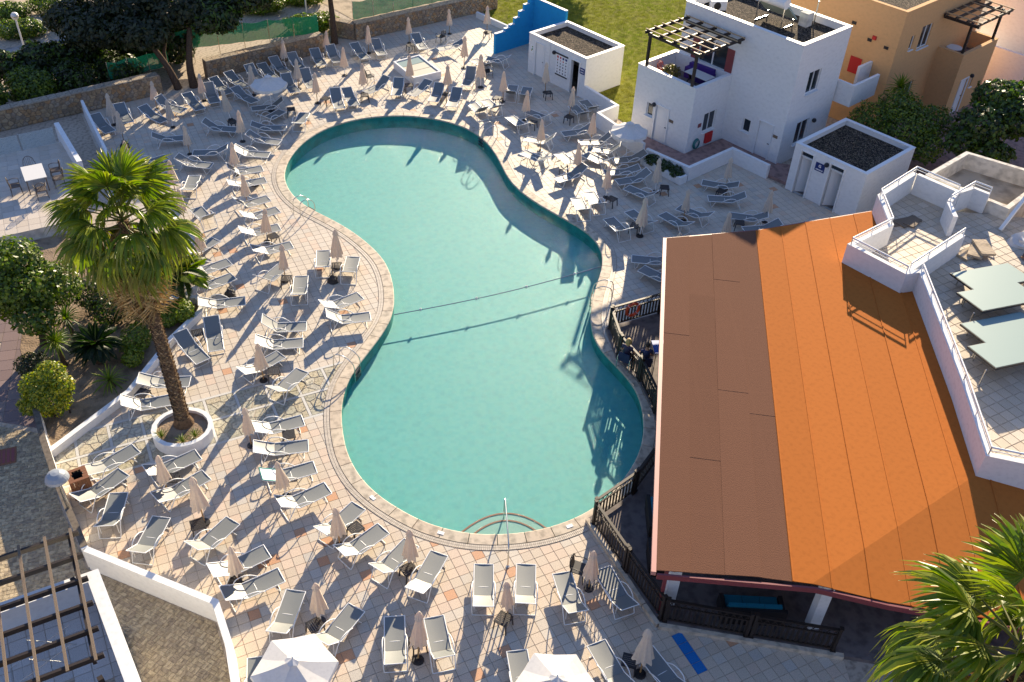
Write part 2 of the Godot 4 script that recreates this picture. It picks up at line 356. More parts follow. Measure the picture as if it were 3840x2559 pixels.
const PARASOLS := [
	[-22.14, -46.7, 1.85, 0, 0, "closed beige parasol along the stone wall left of the tree trunks, first from the left"],
	[-20.91, -44.74, 1.85, 0, 0, "closed beige parasol along the stone wall left of the tree trunks, second from the left"],
	[-20.49, -48.83, 1.67, -0.01, 0, "closed beige parasol along the stone wall left of the tree trunks, third from the left"],
	[-18.96, -46.76, 1.66, -0.06, 0.04, "closed beige parasol along the stone wall left of the tree trunks, fourth from the left"],
	[-17.21, -43.92, 1.65, -0.03, 0.02, "closed beige parasol on the deck's upper left corner, second from the left"],
	[-19.46, -41.64, 1.85, 0, 0, "closed beige parasol on the deck's upper left corner, first from the left"],
	[-16.75, -39.97, 1.85, 0, 0, "closed beige parasol in the column beside the tall palm, first from the top"],
	[-18.23, -50.16, 1.65, -0.02, 0.04, "closed beige parasol along the wall right of the tree trunks, first from the left"],
	[-15.63, -51.15, 1.85, 0, 0, "closed beige parasol round the far open white parasol, first from the left"],
	[-16.14, -47.98, 1.84, -0.19, 0.1, "closed beige parasol on the deck's upper left corner, third from the left"],
	[-14.88, -45.57, 1.8, 0, -0, "closed beige parasol on the deck's upper left corner, fourth from the left"],
	[-14.33, -42.07, 1.81, 0.02, -0.01, "closed beige parasol in the row left of the upper pool ladder, first from the top"],
	[-14.74, -55.3, 1.71, 0.04, -0.02, "closed beige parasol along the wall right of the tree trunks, second from the left"],
	[-13.25, -52.3, 1.85, 0, 0, "closed beige parasol round the far open white parasol, second from the left"],
	[-11.83, -50.54, 1.85, 0, 0, "closed beige parasol at the pool's far end, first from the left"],
	[-12.52, -57.19, 1.65, 0.12, 0.03, "closed beige parasol along the wall right of the tree trunks, third from the left"],
	[-10.93, -54.46, 1.78, 0.03, -0.01, "closed beige parasol along the wall right of the tree trunks, fourth from the left"],
	[-9.97, -57.91, 1.8, 0.03, -0.01, "closed beige parasol below the far stone wall corner, first from the left"],
	[-7.62, -59.85, 1.72, -0.03, 0.01, "closed beige parasol below the far stone wall corner, second from the left"],
	[-9.41, -52.13, 1.85, 0, 0, "closed beige parasol at the pool's far end, second from the left"],
	[-6.86, -53.61, 1.85, 0, 0, "closed beige parasol at the pool's far end, third from the left"],
	[-5.16, -61.73, 1.68, -0.04, 0.01, "closed beige parasol below the far stone wall corner, third from the left"],
	[-2.7, -62.17, 1.85, 0, 0, "closed beige parasol below the far stone wall corner, fourth from the left"],
	[-3.83, -56.41, 2.04, 0.04, -0, "closed beige parasol beside the blue stepped wall"],
	[-2.64, -53.74, 2.08, -0.01, 0, "closed beige parasol at the pool's far end, fifth from the left"],
	[-4.51, -52.54, 1.85, 0, 0, "closed beige parasol at the pool's far end, fourth from the left"],
	[-1.24, -51.99, 1.85, 0, 0, "closed beige parasol in front of the white service hut, first from the left"],
	[0.1, -49.74, 1.8, 0.07, 0, "closed beige parasol in front of the white service hut, second from the left"],
	[1.24, -53.5, 1.87, -0.03, -0, "closed beige parasol in front of the white service hut, third from the left"],
	[2.63, -50.52, 1.82, 0.12, 0.01, "closed beige parasol in front of the white service hut, fourth from the left"],
	[3.77, -47.22, 1.85, 0, 0, "closed beige parasol by the open parasol near the apartment, second from the left"],
	[1, -46.18, 1.85, 0, 0, "closed beige parasol by the far right pool ladder"],
	[2.91, -43.79, 1.85, 0, 0, "closed beige parasol by the open parasol near the apartment, first from the left"],
	[4.34, -41.68, 1.77, -0.02, -0, "closed beige parasol at the pool's right bend"],
	[6.88, -42.46, 1.93, -0.02, -0.01, "closed beige parasol on the shaded terrace below the planter, second from the left"],
	[5.8, -38.27, 2.1, 0.04, -0.04, "closed beige parasol on the shaded terrace below the planter, first from the left"],
	[8.03, -39.81, 1.79, -0, 0, "closed beige parasol on the shaded terrace below the planter, third from the left"],
	[7.21, -35.89, 1.85, 0, 0, "closed beige parasol behind the awning's far corner"],
	[10.57, -43.16, 1.79, -0.02, -0.01, "closed beige parasol on the shaded terrace below the planter, fifth from the left"],
	[9.69, -37.8, 1.85, 0, 0, "closed beige parasol on the shaded terrace below the planter, fourth from the left"],
	[12.05, -40.12, 1.79, -0.01, -0.01, "closed beige parasol on the shaded terrace below the planter, sixth from the left"],
	[-13.04, -39.23, 1.71, -0.03, 0.01, "closed beige parasol in the row left of the upper pool ladder, second from the top"],
	[-11.43, -36.24, 1.76, 0.1, -0.04, "closed beige parasol in the row left of the upper pool ladder, third from the top"],
	[-15.53, -37.42, 1.85, 0, 0, "closed beige parasol in the column beside the tall palm, second from the top"],
	[-13.85, -34.46, 1.85, 0, 0, "closed beige parasol in the column beside the tall palm, third from the top"],
	[-9.96, -33.29, 1.9, 0.05, -0.02, "closed beige parasol on the tiled bulge left of the pool, second from the top"],
	[-7.89, -34.46, 2.03, 0.05, -0.01, "closed beige parasol on the tiled bulge left of the pool, first from the top"],
	[-9.39, -26.85, 1.85, 0, 0, "closed beige parasol above the flagstone band by the pool"],
	[-9.02, -23.42, 1.85, 0, 0, "closed beige parasol below the flagstone band by the pool, first from the top"],
	[-7.32, -21.18, 1.71, -0.11, 0.03, "closed beige parasol below the flagstone band by the pool, second from the top"],
	[-5.17, -19.22, 1.85, 0, 0, "closed beige parasol along the pool's near left edge, second from the left"],
	[-5.26, -16.43, 1.85, 0, 0, "closed beige parasol in the front row, first from the left"],
	[-2.24, -15.29, 2.1, 0.06, -0.21, "closed beige parasol in the front row, second from the left"],
	[-11.23, -21.03, 1.85, 0, 0, "closed beige parasol near the wooden bin and low wall, first from the left"],
	[-9.68, -19.88, 2.1, -0.1, -0.09, "closed beige parasol near the wooden bin and low wall, second from the left"],
	[-7.98, -17.57, 1.85, 0, 0, "closed beige parasol along the pool's near left edge, first from the left"],
	[-2.81, -18.52, 1.85, 0, 0, "closed beige parasol along the pool's near left edge, third from the left"],
	[0.29, -16.89, 1.74, -0.09, -0, "closed beige parasol in the front row, third from the left"],
	[2.76, -18.07, 1.85, 0, 0, "closed beige parasol beside the dark railing at the bottom, first from the left"],
	[4.15, -15.2, 2.1, -0.01, -0.1, "closed beige parasol beside the dark railing at the bottom, second from the left"],
]
const TABLES := [
	[-12.95, -48.85, "small black side table round the far open white parasol"],
	[-15.71, -46.97, "small black side table on the deck's upper left corner"],
	[-11.31, -50.4, "small black side table at the pool's far end, first from the left"],
	[-9.18, -51.1, "small black side table at the pool's far end, second from the left"],
	[-6.83, -52.7, "small black side table at the pool's far end, third from the left"],
	[-7.39, -58.56, "small black side table below the far stone wall corner, first from the left"],
	[-2.63, -61.38, "small black side table below the far stone wall corner, second from the left"],
	[-4.56, -51.74, "small black side table at the pool's far end, fourth from the left"],
	[-1.53, -51.57, "small black side table by the far right pool ladder, first from the left"],
	[1.4, -52.64, "small black side table in front of the white service hut, first from the left"],
	[2.58, -49.63, "small black side table in front of the white service hut, second from the left"],
	[0.54, -48.74, "small black side table by the far right pool ladder, second from the left"],
	[2.23, -43.81, "small black side table by the open parasol near the apartment"],
	[4.57, -40.91, "small black side table at the pool's right bend"],
	[7.31, -42.29, "small black side table on the shaded terrace below the planter, second from the left"],
	[5.55, -38.55, "small black side table on the shaded terrace below the planter, first from the left"],
	[10.16, -42.2, "small black side table on the shaded terrace below the planter, third from the left"],
	[10.64, -39.31, "small black side table on the shaded terrace below the planter, fourth from the left"],
	[-11.08, -36.14, "small black side table in the row left of the upper pool ladder"],
	[-9.8, -32.96, "small black side table on the tiled bulge left of the pool, second from the top"],
	[-7.83, -34.09, "small black side table on the tiled bulge left of the pool, first from the top"],
	[-9, -26.98, "small black side table above the flagstone band by the pool"],
	[-12.48, -29.02, "small black side table behind the tall palm's trunk, first from the top"],
	[-13.47, -25.42, "small black side table behind the tall palm's trunk, second from the top"],
	[-7.72, -23.68, "small black side table below the flagstone band by the pool"],
	[-4.72, -19.66, "small black side table along the pool's near left edge, first from the left"],
	[-5.32, -16.03, "small black side table in the front row, first from the left"],
	[-2.28, -15.66, "small black side table in the front row, second from the left"],
	[-9.74, -19.49, "small black side table near the wooden bin and low wall, second from the left"],
	[-11.15, -21.39, "small black side table near the wooden bin and low wall, first from the left"],
	[-2.84, -18.16, "small black side table along the pool's near left edge, second from the left"],
	[3.82, -15.37, "small black side table beside the dark railing at the bottom"],
	[0.16, -16.55, "small black side table in the front row, third from the left"],
]

func _ready() -> void:
	rng.seed = 20
	cam = Camera3D.new()
	cam.name = "camera"
	cam.transform = Transform3D(Basis(Vector3(0.998746, 0.038678, -0.031802), Vector3(-0.050073, 0.771457, -0.634308), Vector3(0, 0.635104, 0.772426)), CAM)
	cam.fov = 39.3636; cam.near = 0.1; cam.far = 600.0
	add_child(cam)
	cam.make_current()
	var env := Environment.new()
	env.background_mode = Environment.BG_SKY
	var sky := Sky.new()
	var sm := ProceduralSkyMaterial.new()
	sm.sky_top_color = Color(0.44, 0.57, 0.80); sm.sky_horizon_color = Color(0.84, 0.86, 0.90); sm.sky_curve = 0.14
	sm.ground_bottom_color = Color(0.42, 0.38, 0.33); sm.ground_horizon_color = Color(0.62, 0.62, 0.60)
	sm.sky_energy_multiplier = 0.68; sm.ground_energy_multiplier = 0.6
	sky.sky_material = sm
	env.sky = sky
	env.tonemap_mode = Environment.TONE_MAPPER_LINEAR
	env.tonemap_exposure = 2.45
	env.sdfgi_enabled = true; env.ssao_enabled = true; env.ssil_enabled = true
	var we := WorldEnvironment.new()
	we.name = "world_environment"; we.environment = env
	add_child(we)
	var sun := DirectionalLight3D.new()
	sun.name = "sun"
	sun.light_color = Color(1.0, 0.925, 0.80)
	sun.light_energy = 1.6; sun.light_angular_distance = 0.5; sun.shadow_enabled = true
	add_child(sun)
	var el := deg_to_rad(18.5); var az := deg_to_rad(-12.0)
	var dir := Vector3(sin(az) * cos(el), -sin(el), cos(az) * cos(el))
	sun.look_at_from_position(Vector3(0, 50, -50), Vector3(0, 50, -50) + dir, Vector3.UP)
	make_materials()
	more_materials()
	bar_materials()
	pool_materials()
	garden_materials()
	build_ground()
	build_pool()
	build_deck()
	stage_10_furniture()
	stage_11_small_things()
	stage_20_huts()
	stage_21_apartment()
	stage_22_orange()
	stage_23_right_terrace()
	stage_30_bar()
	stage_40_pool_gear()
	stage_50_walls()
	stage_51_lower_left()
	stage_60_plants()
	stage_61_lawn()

func make_materials() -> void:
	var fine := noise_tex(0.11, 4, 0.80, 1.12)
	var blotch := noise_tex(0.02, 5, 0.72, 1.16)
	var relief := noise_tex(0.16, 4, 0.0, 1.0)
	var soft := noise_tex(0.035, 4, 0.94, 1.05)
	M.t_fine = fine; M.t_blotch = blotch; M.t_relief = relief; M.t_soft = soft
	grain(mat("tile", Color(1, 1, 1), 0.62, 0.45), fine, 1.1, relief, 1.0, 0.12)
	grain(mat("grout", Color(0.48, 0.39, 0.30), 0.95), blotch, 0.8)
	grain(mat("coping", Color(0.60, 0.50, 0.38), 0.75), blotch, 0.5, relief, 1.0, 0.25)
	grain(mat("grate", Color(0.64, 0.56, 0.46), 0.6), fine, 1.0)
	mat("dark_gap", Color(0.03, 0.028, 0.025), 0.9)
	grain(mat("pool_lining", Color(0.95, 0.95, 0.95), 0.7), soft, 0.25)
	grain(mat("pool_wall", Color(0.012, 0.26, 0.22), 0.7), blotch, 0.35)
	grain(mat("stucco", Color(0.78, 0.78, 0.77), 0.9, 0.3), soft, 0.5, relief, 1.0, 0.05)
	grain(mat("stucco_old", Color(0.70, 0.66, 0.59), 0.9, 0.3), blotch, 0.4, relief, 1.0, 0.1)
	grain(mat("orange_stucco", Color(0.70, 0.41, 0.19), 0.9, 0.3), soft, 0.5, relief, 1.0, 0.05)
	grain(mat("blue_paint", Color(0.02, 0.30, 0.62), 0.8, 0.3), soft, 0.4, relief, 1.0, 0.05)
	grain(mat("earth", Color(0.30, 0.22, 0.15), 1.0, 0.2), blotch, 0.25, relief, 1.0, 2.0)
	grain(mat("sand", Color(0.52, 0.42, 0.30), 1.0, 0.2), blotch, 0.16, relief, 1.0, 1.5)
	grain(mat("gravel", Color(0.27, 0.24, 0.21), 1.0, 0.3), gravel_tex(), 0.30, noise_tex(0.3, 2, 0.0, 1.0), 1.0, 2.0)
	mat("steel", Color(0.62, 0.62, 0.60), 0.25, 0.5, 1.0)
	mat("white_frame", Color(0.80, 0.80, 0.78), 0.35, 0.5)
	mat("white_paint", Color(0.80, 0.80, 0.79), 0.5, 0.5)
	var sl := mat("sling", Color(0.150, 0.165, 0.165), 0.55, 0.80)
	grain(sl, noise_tex(0.3, 3, 0.75, 1.2, 128), 3.0, noise_tex(0.4, 2, 0.0, 1.0, 128), 1.0, 0.05, false)
	var cv := mat("canvas", Color(0.76, 0.69, 0.59), 0.9, 0.2)
	grain(cv, soft, 0.9, null, 0, 0, false)
	cv.backlight_enabled = true; cv.backlight = Color(0.80, 0.72, 0.60)
	var cw := mat("canvas_white", Color(0.76, 0.75, 0.73), 0.85, 0.2)
	grain(cw, soft, 0.9, null, 0, 0, false)
	cw.backlight_enabled = true; cw.backlight = Color(0.75, 0.74, 0.72)
	grain(mat("wood_pole", Color(0.42, 0.24, 0.09), 0.6), fine, 2.0)
	grain(mat("dark_wood", Color(0.028, 0.017, 0.012), 0.55), fine, 1.5)
	grain(mat("grey_wood", Color(0.26, 0.19, 0.13), 0.85), noise_tex(0.15, 3, 0.45, 1.2), 1.3)
	grain(mat("bin_wood", Color(0.28, 0.11, 0.045), 0.6), noise_tex(0.13, 3, 0.6, 1.2), 1.3)
	mat("black_resin", Color(0.022, 0.020, 0.022), 0.45)
	mat("white_resin", Color(0.68, 0.67, 0.64), 0.4)
	mat("glass_dark", Color(0.02, 0.03, 0.04), 0.08, 0.6)
	var gl := mat("glass_pane", Color(0.55, 0.70, 0.75, 0.25), 0.05)
	gl.transparency = BaseMaterial3D.TRANSPARENCY_ALPHA
	grain(mat("stone", Color(1, 1, 1), 0.95, 0.3), blotch, 1.1, relief, 1.0, 2.0)
	grain(mat("mortar", Color(0.30, 0.24, 0.18), 1.0, 0.2), blotch, 1.0)
	var lf := mat("leaf", Color(1, 1, 1), 0.42, 0.5)
	lf.backlight_enabled = true; lf.backlight = Color(0.80, 0.90, 0.25)
	var dl := mat("dry_leaf", Color(1, 1, 1), 0.8, 0.3)
	dl.backlight_enabled = true; dl.backlight = Color(0.3, 0.25, 0.15)
	grain(mat("bark", Color(1, 1, 1), 1.0, 0.2), blotch, 1.6, relief, 1.0, 2.5)
	grain(mat("roof_brown", Color(0.185, 0.092, 0.058), 0.95, 0.15), noise_tex(0.28, 4, 0.72, 1.25), 0.55, relief, 1.0, 0.6)
	grain(mat("roof_orange", Color(0.47, 0.150, 0.032), 0.85, 0.15), soft, 0.5, relief, 1.0, 0.08)
	mat("maroon", Color(0.22, 0.045, 0.05), 0.5)
	grain(mat("platform", Color(0.17, 0.14, 0.13), 0.8), blotch, 0.4)
	mat("teal_cushion", Color(0.0, 0.16, 0.24), 0.85)
	mat("wicker", Color(0.018, 0.014, 0.014), 0.7)
	mat("red", Color(0.55, 0.02, 0.02), 0.5)
	mat("orange_plastic", Color(0.60, 0.07, 0.02), 0.45)
	mat("blue_sign", Color(0.012, 0.03, 0.16), 0.4)
	mat("white_print", Color(0.85, 0.85, 0.85), 0.6)
	mat("skin", Color(0.46, 0.24, 0.15), 0.5)
	var net := mat("green_net", Color(0.01, 0.20, 0.11), 0.9)
	net.backlight_enabled = true; net.backlight = Color(0.05, 0.35, 0.2)
	var pan := mat("collector_glass", Color(0.26, 0.35, 0.33), 0.35, 0.4)

func gravel_tex() -> ImageTexture:
	# pebbles of mixed greys and tans, a few centimetres each
	var r := RandomNumberGenerator.new(); r.seed = 9
	var im := Image.create(256, 256, false, Image.FORMAT_RGB8)
	im.fill(Color(0.30, 0.28, 0.26))
	for k in 5200:
		var g := r.randf_range(0.35, 1.0)
		var c := Color(g, g * r.randf_range(0.9, 0.97), g * r.randf_range(0.78, 0.93))
		im.fill_rect(Rect2i(r.randi() % 256, r.randi() % 256, 2 + r.randi() % 3, 2 + r.randi() % 3), c)
	return ImageTexture.create_from_image(im)

func rect_sheet(mb: MB, x0: float, z0: float, x1: float, z1: float, y: float) -> void:
	mb.quad(Vector3(x0, y, z0), Vector3(x1, y, z0), Vector3(x1, y, z1), Vector3(x0, y, z1), Vector3.UP)

func build_ground() -> void:
	# one sheet to the horizon, with a hole where the deck and its pool are laid in
	var g := structure("ground", "dry sandy ground round the resort")
	var mb := MB.new()
	rect_sheet(mb, -400, -400, 400, -70, -0.03); rect_sheet(mb, -400, 12, 400, 400, -0.03)
	rect_sheet(mb, -400, -70, -34, 12, -0.03); rect_sheet(mb, 20, -70, 400, 12, -0.03)
	part(mb, "soil", M.sand, g)

var pool_in := PackedVector2Array()
var pool_nrm := PackedVector2Array()

func smooth_ring(p: PackedVector2Array, per: int) -> PackedVector2Array:
	var out := PackedVector2Array()
	var m := p.size()
	for i in m:
		for k in per:
			out.append(p[i].cubic_interpolate(p[(i + 1) % m], p[(i - 1 + m) % m], p[(i + 2) % m], float(k) / per))
	return out

func resample(p: PackedVector2Array, step: float) -> PackedVector2Array:
	var total := 0.0
	for i in p.size(): total += p[i].distance_to(p[(i + 1) % p.size()])
	var cnt := int(round(total / step)); var st := total / cnt
	var out := PackedVector2Array(); var want := 0.0; var run := 0.0
	for i in p.size():
		var a := p[i]; var b := p[(i + 1) % p.size()]; var d := a.distance_to(b)
		while want <= run + d and out.size() < cnt:
			out.append(a.lerp(b, (want - run) / maxf(d, 1e-6))); want += st
		run += d
	return out

func floor_y(z: float) -> float:
	return lerpf(-0.50, -0.74, clampf((-19.0 - z) / 31.0, 0.0, 1.0))

func build_pool() -> void:
	var sm := smooth_ring(v2(POOL), 3)
	for it in 3:
		var q := PackedVector2Array()
		for i in sm.size(): q.append((sm[(i - 1 + sm.size()) % sm.size()] + sm[i] * 2.0 + sm[(i + 1) % sm.size()]) * 0.25)
		sm = q
	pool_in = resample(sm, 0.30)
	if Geometry2D.is_polygon_clockwise(pool_in): pool_in.reverse()
	var m := pool_in.size()
	for i in m:
		var t := (pool_in[(i + 1) % m] - pool_in[(i - 1 + m) % m]).normalized()
		var nr := Vector2(t.y, -t.x)
		if Geometry2D.is_point_in_polygon(pool_in[i] + nr * 0.05, pool_in): nr = -nr
		pool_nrm.append(nr)
	var pool := structure("swimming_pool", "curving turquoise swimming pool with sandy stone edge")
	# the lining is laid in small glazed panels of one turquoise, a little uneven from panel to panel
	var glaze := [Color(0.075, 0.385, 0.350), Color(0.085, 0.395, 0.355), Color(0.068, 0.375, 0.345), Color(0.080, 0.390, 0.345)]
	var wide := Geometry2D.offset_polygon(pool_in, 0.16, Geometry2D.JOIN_ROUND)[0]
	var fl := MB.new()
	var cs := 0.15
	for i in 126:
		for j in 208:
			var c := Vector2(-12.8 + i * cs, -50.3 + j * cs)
			if not Geometry2D.is_point_in_polygon(c, wide): continue
			fl.col = glaze[rng.randi() % 4]
			var h := cs * 0.5
			var q := []
			for k in [Vector2(-h, -h), Vector2(h, -h), Vector2(h, h), Vector2(-h, h)]: q.append(Vector3(c.x + k.x, floor_y(c.y + k.y), c.y + k.y))
			fl.quad(q[0], q[1], q[2], q[3], Vector3.UP)
	part(fl, "pool_floor", M.pool_lining, pool)
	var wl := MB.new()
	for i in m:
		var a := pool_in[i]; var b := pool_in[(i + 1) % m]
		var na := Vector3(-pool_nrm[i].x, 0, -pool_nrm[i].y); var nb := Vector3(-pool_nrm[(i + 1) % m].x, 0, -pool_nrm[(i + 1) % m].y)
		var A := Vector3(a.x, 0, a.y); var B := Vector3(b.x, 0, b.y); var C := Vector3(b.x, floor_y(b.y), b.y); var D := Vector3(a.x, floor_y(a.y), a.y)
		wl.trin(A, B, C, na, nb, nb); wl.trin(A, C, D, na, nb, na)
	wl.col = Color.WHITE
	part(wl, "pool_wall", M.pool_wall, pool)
	var tones := [Color(1, 1, 1), Color(0.92, 0.90, 0.88), Color(1.05, 1.03, 0.98), Color(0.96, 0.98, 0.98)]
	var i0 := 0
	while i0 < m:
		var n2 := mini(3, m - i0)
		var st := MB.new()
		st.col = tones[rng.randi() % 4]
		var cut := 0.012
		for k in n2:
			var i := i0 + k; var j := (i + 1) % m
			var p := pool_in[i]; var q := pool_in[j]; var np := pool_nrm[i]; var nq := pool_nrm[j]
			if k == 0: p = p.lerp(q, cut / 0.3); np = np.lerp(nq, cut / 0.3)
			if k == n2 - 1: q = q.lerp(p, cut / 0.3)
			var w0 := -0.03; var w1 := 0.40
			var a := p + np * w0; var b := q + nq * w0; var c := q + nq * w1; var d := p + np * w1
			var ar := p + np * (w0 + 0.03); var br := q + nq * (w0 + 0.03)
			var f := func(u: Vector2, y: float): return Vector3(u.x, y, u.y)
			st.quad(f.call(ar, 0.03), f.call(br, 0.03), f.call(c, 0.022), f.call(d, 0.022), Vector3.UP)
			st.quad(f.call(a, 0.012), f.call(b, 0.012), f.call(br, 0.03), f.call(ar, 0.03), Vector3.UP)
			st.quad(f.call(a, 0.012), f.call(b, 0.012), f.call(b, -0.04), f.call(a, -0.04), Vector3(-np.x, 0, -np.y))
			st.quad(f.call(d, 0.022), f.call(c, 0.022), f.call(c, -0.03), f.call(d, -0.03), Vector3(np.x, 0, np.y))
			if k == 0: st.quad(f.call(ar, 0.03), f.call(d, 0.022), f.call(d, -0.03), f.call(ar, -0.03), f.call(p - q, 0.0))
			if k == n2 - 1: st.quad(f.call(br, 0.03), f.call(c, 0.022), f.call(c, -0.03), f.call(br, -0.03), f.call(q - p, 0.0))
		part(st, "coping_stone", M.coping, pool)
		i0 += n2
	# overflow channel and its slatted grate
	var ch := MB.new(); var gr := MB.new()
	for i in m:
		var j := (i + 1) % m
		var a := pool_in[i] + pool_nrm[i] * 0.40; var b := pool_in[j] + pool_nrm[j] * 0.40; var c := pool_in[j] + pool_nrm[j] * 0.66; var d := pool_in[i] + pool_nrm[i] * 0.66
		ch.quad(Vector3(a.x, -0.025, a.y), Vector3(b.x, -0.025, b.y), Vector3(c.x, -0.025, c.y), Vector3(d.x, -0.025, d.y), Vector3.UP)
		for k in 5:
			var t := (k + 0.5) / 5.0
			var p := pool_in[i].lerp(pool_in[j], t); var nr := pool_nrm[i].lerp(pool_nrm[j], t).normalized()
			gr.col = Color.WHITE * rng.randf_range(0.82, 1.1)
			for s in [[0.425, 0.515], [0.525, 0.615]]:
				var u: Vector2 = p + nr * s[0]; var v: Vector2 = p + nr * s[1]
				gr.bar(Vector3(u.x, 0.004, u.y), Vector3(v.x, 0.004, v.y), 0.053, 0.02)
	part(ch, "drain_channel", M.coping, pool)
	var go := part(gr, "grate_slats", M.grate, pool); go.set_meta("kind", "stuff")
	# water: a rippled surface over clear, faintly turquoise water
	var ws := MB.new()
	ws.poly(pool_in, -0.12)
	var wm := StandardMaterial3D.new()
	wm.resource_name = "water"
	wm.albedo_color = Color(0.05, 0.55, 0.58, 0.06)
	wm.transparency = BaseMaterial3D.TRANSPARENCY_ALPHA
	wm.roughness = 0.06; wm.metallic_specular = 0.13
	wm.cull_mode = BaseMaterial3D.CULL_DISABLED
	var f := FastNoiseLite.new(); f.seed = 5; f.frequency = 0.045; f.fractal_octaves = 4
	var im := f.get_seamless_image(512, 512)
	wm.heightmap_enabled = true; wm.heightmap_texture = ImageTexture.create_from_image(im); wm.heightmap_scale = 3.0
	wm.uv1_triplanar = true; wm.uv1_world_triplanar = true; wm.uv1_scale = Vector3.ONE * 0.42
	var water := structure("water", "rippled turquoise pool water")
	part(ws, "water_surface", wm, water)

func tile_color(x: float, z: float) -> Color:
	var r := rng.randf()
	var c := Color(0.63, 0.545, 0.44)
	var near := clampf((z + 27.0) / 6.0, 0.0, 1.0)
	c = c.lerp(Color(0.62, 0.515, 0.40), near)
	if r < 0.10 + near * 0.12: c = Color(0.66, 0.52, 0.40)
	elif r < 0.22 + near * 0.16: c = Color(0.61, 0.54, 0.45)
	elif r < 0.25 + near * 0.17: c = Color(0.56, 0.51, 0.44)
	if rng.randf() < 0.008 + near * 0.02: c = Color(0.60, 0.33, 0.19)
	if absf(x - 5.74) < 0.42 and absf(z + 15.9 - (x - 5.74) * 1.1) < 0.24: c = Color(0.01, 0.17, 0.50)
	return c * rng.randf_range(0.94, 1.05)

func tile_shape(mb: MB, p: PackedVector2Array, y0: float, y1: float, bev: float) -> void:
	var ctr := Vector2.ZERO
	for q in p: ctr += q
	ctr /= p.size()
	var s := PackedVector2Array()
	for q in p: s.append(q + (ctr - q).normalized() * bev)
	mb.poly(s, y1)
	for i in p.size():
		var a := p[i]; var b := p[(i + 1) % p.size()]; var c := s[(i + 1) % p.size()]; var d := s[i]
		mb.quad(Vector3(a.x, y0, a.y), Vector3(b.x, y0, b.y), Vector3(c.x, y1, c.y), Vector3(d.x, y1, d.y), Vector3((a + b).x * 0.5 - ctr.x, 0.3, (a + b).y * 0.5 - ctr.y))

func build_deck() -> void:
	var deck := structure("pool_deck", "cream tiled pool deck with pale joints")
	var outer := v2(DECK)
	var hole := Geometry2D.offset_polygon(pool_in, 0.64, Geometry2D.JOIN_ROUND)[0]
	# grout bed: big rectangle with the pool cut out of it
	var gb := MB.new()
	var xm := -3.0
	for half in [[-34.0, xm], [xm, 20.0]]:
		var box := v2([half[0], -70.0, half[1], -70.0, half[1], 12.0, half[0], 12.0])
		for q in Geometry2D.clip_polygons(box, hole): gb.poly(q, -0.016)
	part(gb, "grout_bed", M.grout, deck)
	var s := 0.35; var th := 0.4817
	var ax := Vector2(cos(th), -sin(th)); var ay := Vector2(sin(th), cos(th))
	var band := []
	for b in BANDS: band.append(v2(b))
	var lo := Vector2(1e9, 1e9); var hi := -lo
	for q in outer:
		var u := Vector2(q.dot(ax), q.dot(ay)) / s
		lo = lo.min(u); hi = hi.max(u)
	var field := MB.new(); var singles := []
	var g := 0.006
	for i in range(int(floor(lo.x)), int(ceil(hi.x)) + 1):
		for j in range(int(floor(lo.y)), int(ceil(hi.y)) + 1):
			var p := PackedVector2Array()
			for k in [Vector2(g, g), Vector2(s - g, g), Vector2(s - g, s - g), Vector2(g, s - g)]:
				var u: Vector2 = Vector2(i, j) * s + k
				p.append(ax * u.x + ay * u.y)
			var inside := 0; var wet := 0
			for q in p:
				if Geometry2D.is_point_in_polygon(q, outer): inside += 1
				if Geometry2D.is_point_in_polygon(q, hole): wet += 1
			if inside == 0 or wet == 4: continue
			var mid := (p[0] + p[2]) * 0.5
			var skip := false
			var part_band := false
			for b in band:
				var nb := 0
				for q in p: if Geometry2D.is_point_in_polygon(q, b): nb += 1
				if nb == 4: skip = true
				elif nb > 0: part_band = true
			if skip or not in_frame(Vector3(mid.x, 0, mid.y)): continue
			var pieces := [p]
			if inside < 4: pieces = Geometry2D.intersect_polygons(p, outer)
			if wet > 0:
				var q2 := []
				for q in pieces: q2.append_array(Geometry2D.clip_polygons(q, hole))
				pieces = q2
			if part_band:
				for b in band:
					var q2 := []
					for q in pieces: q2.append_array(Geometry2D.clip_polygons(q, b))
					pieces = q2
			var c := tile_color(mid.x, mid.y)
			var lift := rng.randf_range(-0.0008, 0.0012)
			if pieces.size() == 1 and inside == 4 and wet == 0 and not part_band:
				singles.append([CAM.distance_to(Vector3(mid.x, 0, mid.y)), p, c, lift])
			else:
				field.col = c
				for q in pieces: if q.size() >= 3: tile_shape(field, q, -0.012, lift, 0.004)
	singles.sort_custom(func(a, b): return a[0] < b[0])
	for k in singles.size():
		var e = singles[k]
		if k < 300:
			var one := MB.new()
			one.col = e[2]; tile_shape(one, e[1], -0.012, e[3], 0.004)
			part(one, "tile", M.tile, deck)
		else:
			field.col = e[2]; tile_shape(field, e[1], -0.012, e[3], 0.004)
	var fo := part(field, "tile_field", M.tile, deck); fo.set_meta("kind", "stuff")

func more_materials() -> void:
	mat("p_green", Color(0.05, 0.30, 0.12), 0.6); mat("p_sand", Color(0.5, 0.4, 0.2), 0.6)
	mat("hose", Color(0.02, 0.18, 0.18), 0.5)
	grain(mat("pink_floor", Color(0.34, 0.21, 0.18), 0.85), M.t_blotch, 0.4)
	mat("purple", Color(0.06, 0.02, 0.20), 0.8)
	mat("terracotta", Color(0.40, 0.14, 0.06), 0.85)
	grain(mat("slat_wood", Color(0.52, 0.36, 0.20), 0.75), M.t_fine, 2.0)

func bar_materials() -> void:
	mat("navy", Color(0.018, 0.025, 0.075), 0.8); mat("blue_top", Color(0.03, 0.10, 0.42), 0.5)
	mat("gutter", Color(0.52, 0.24, 0.20), 0.55)

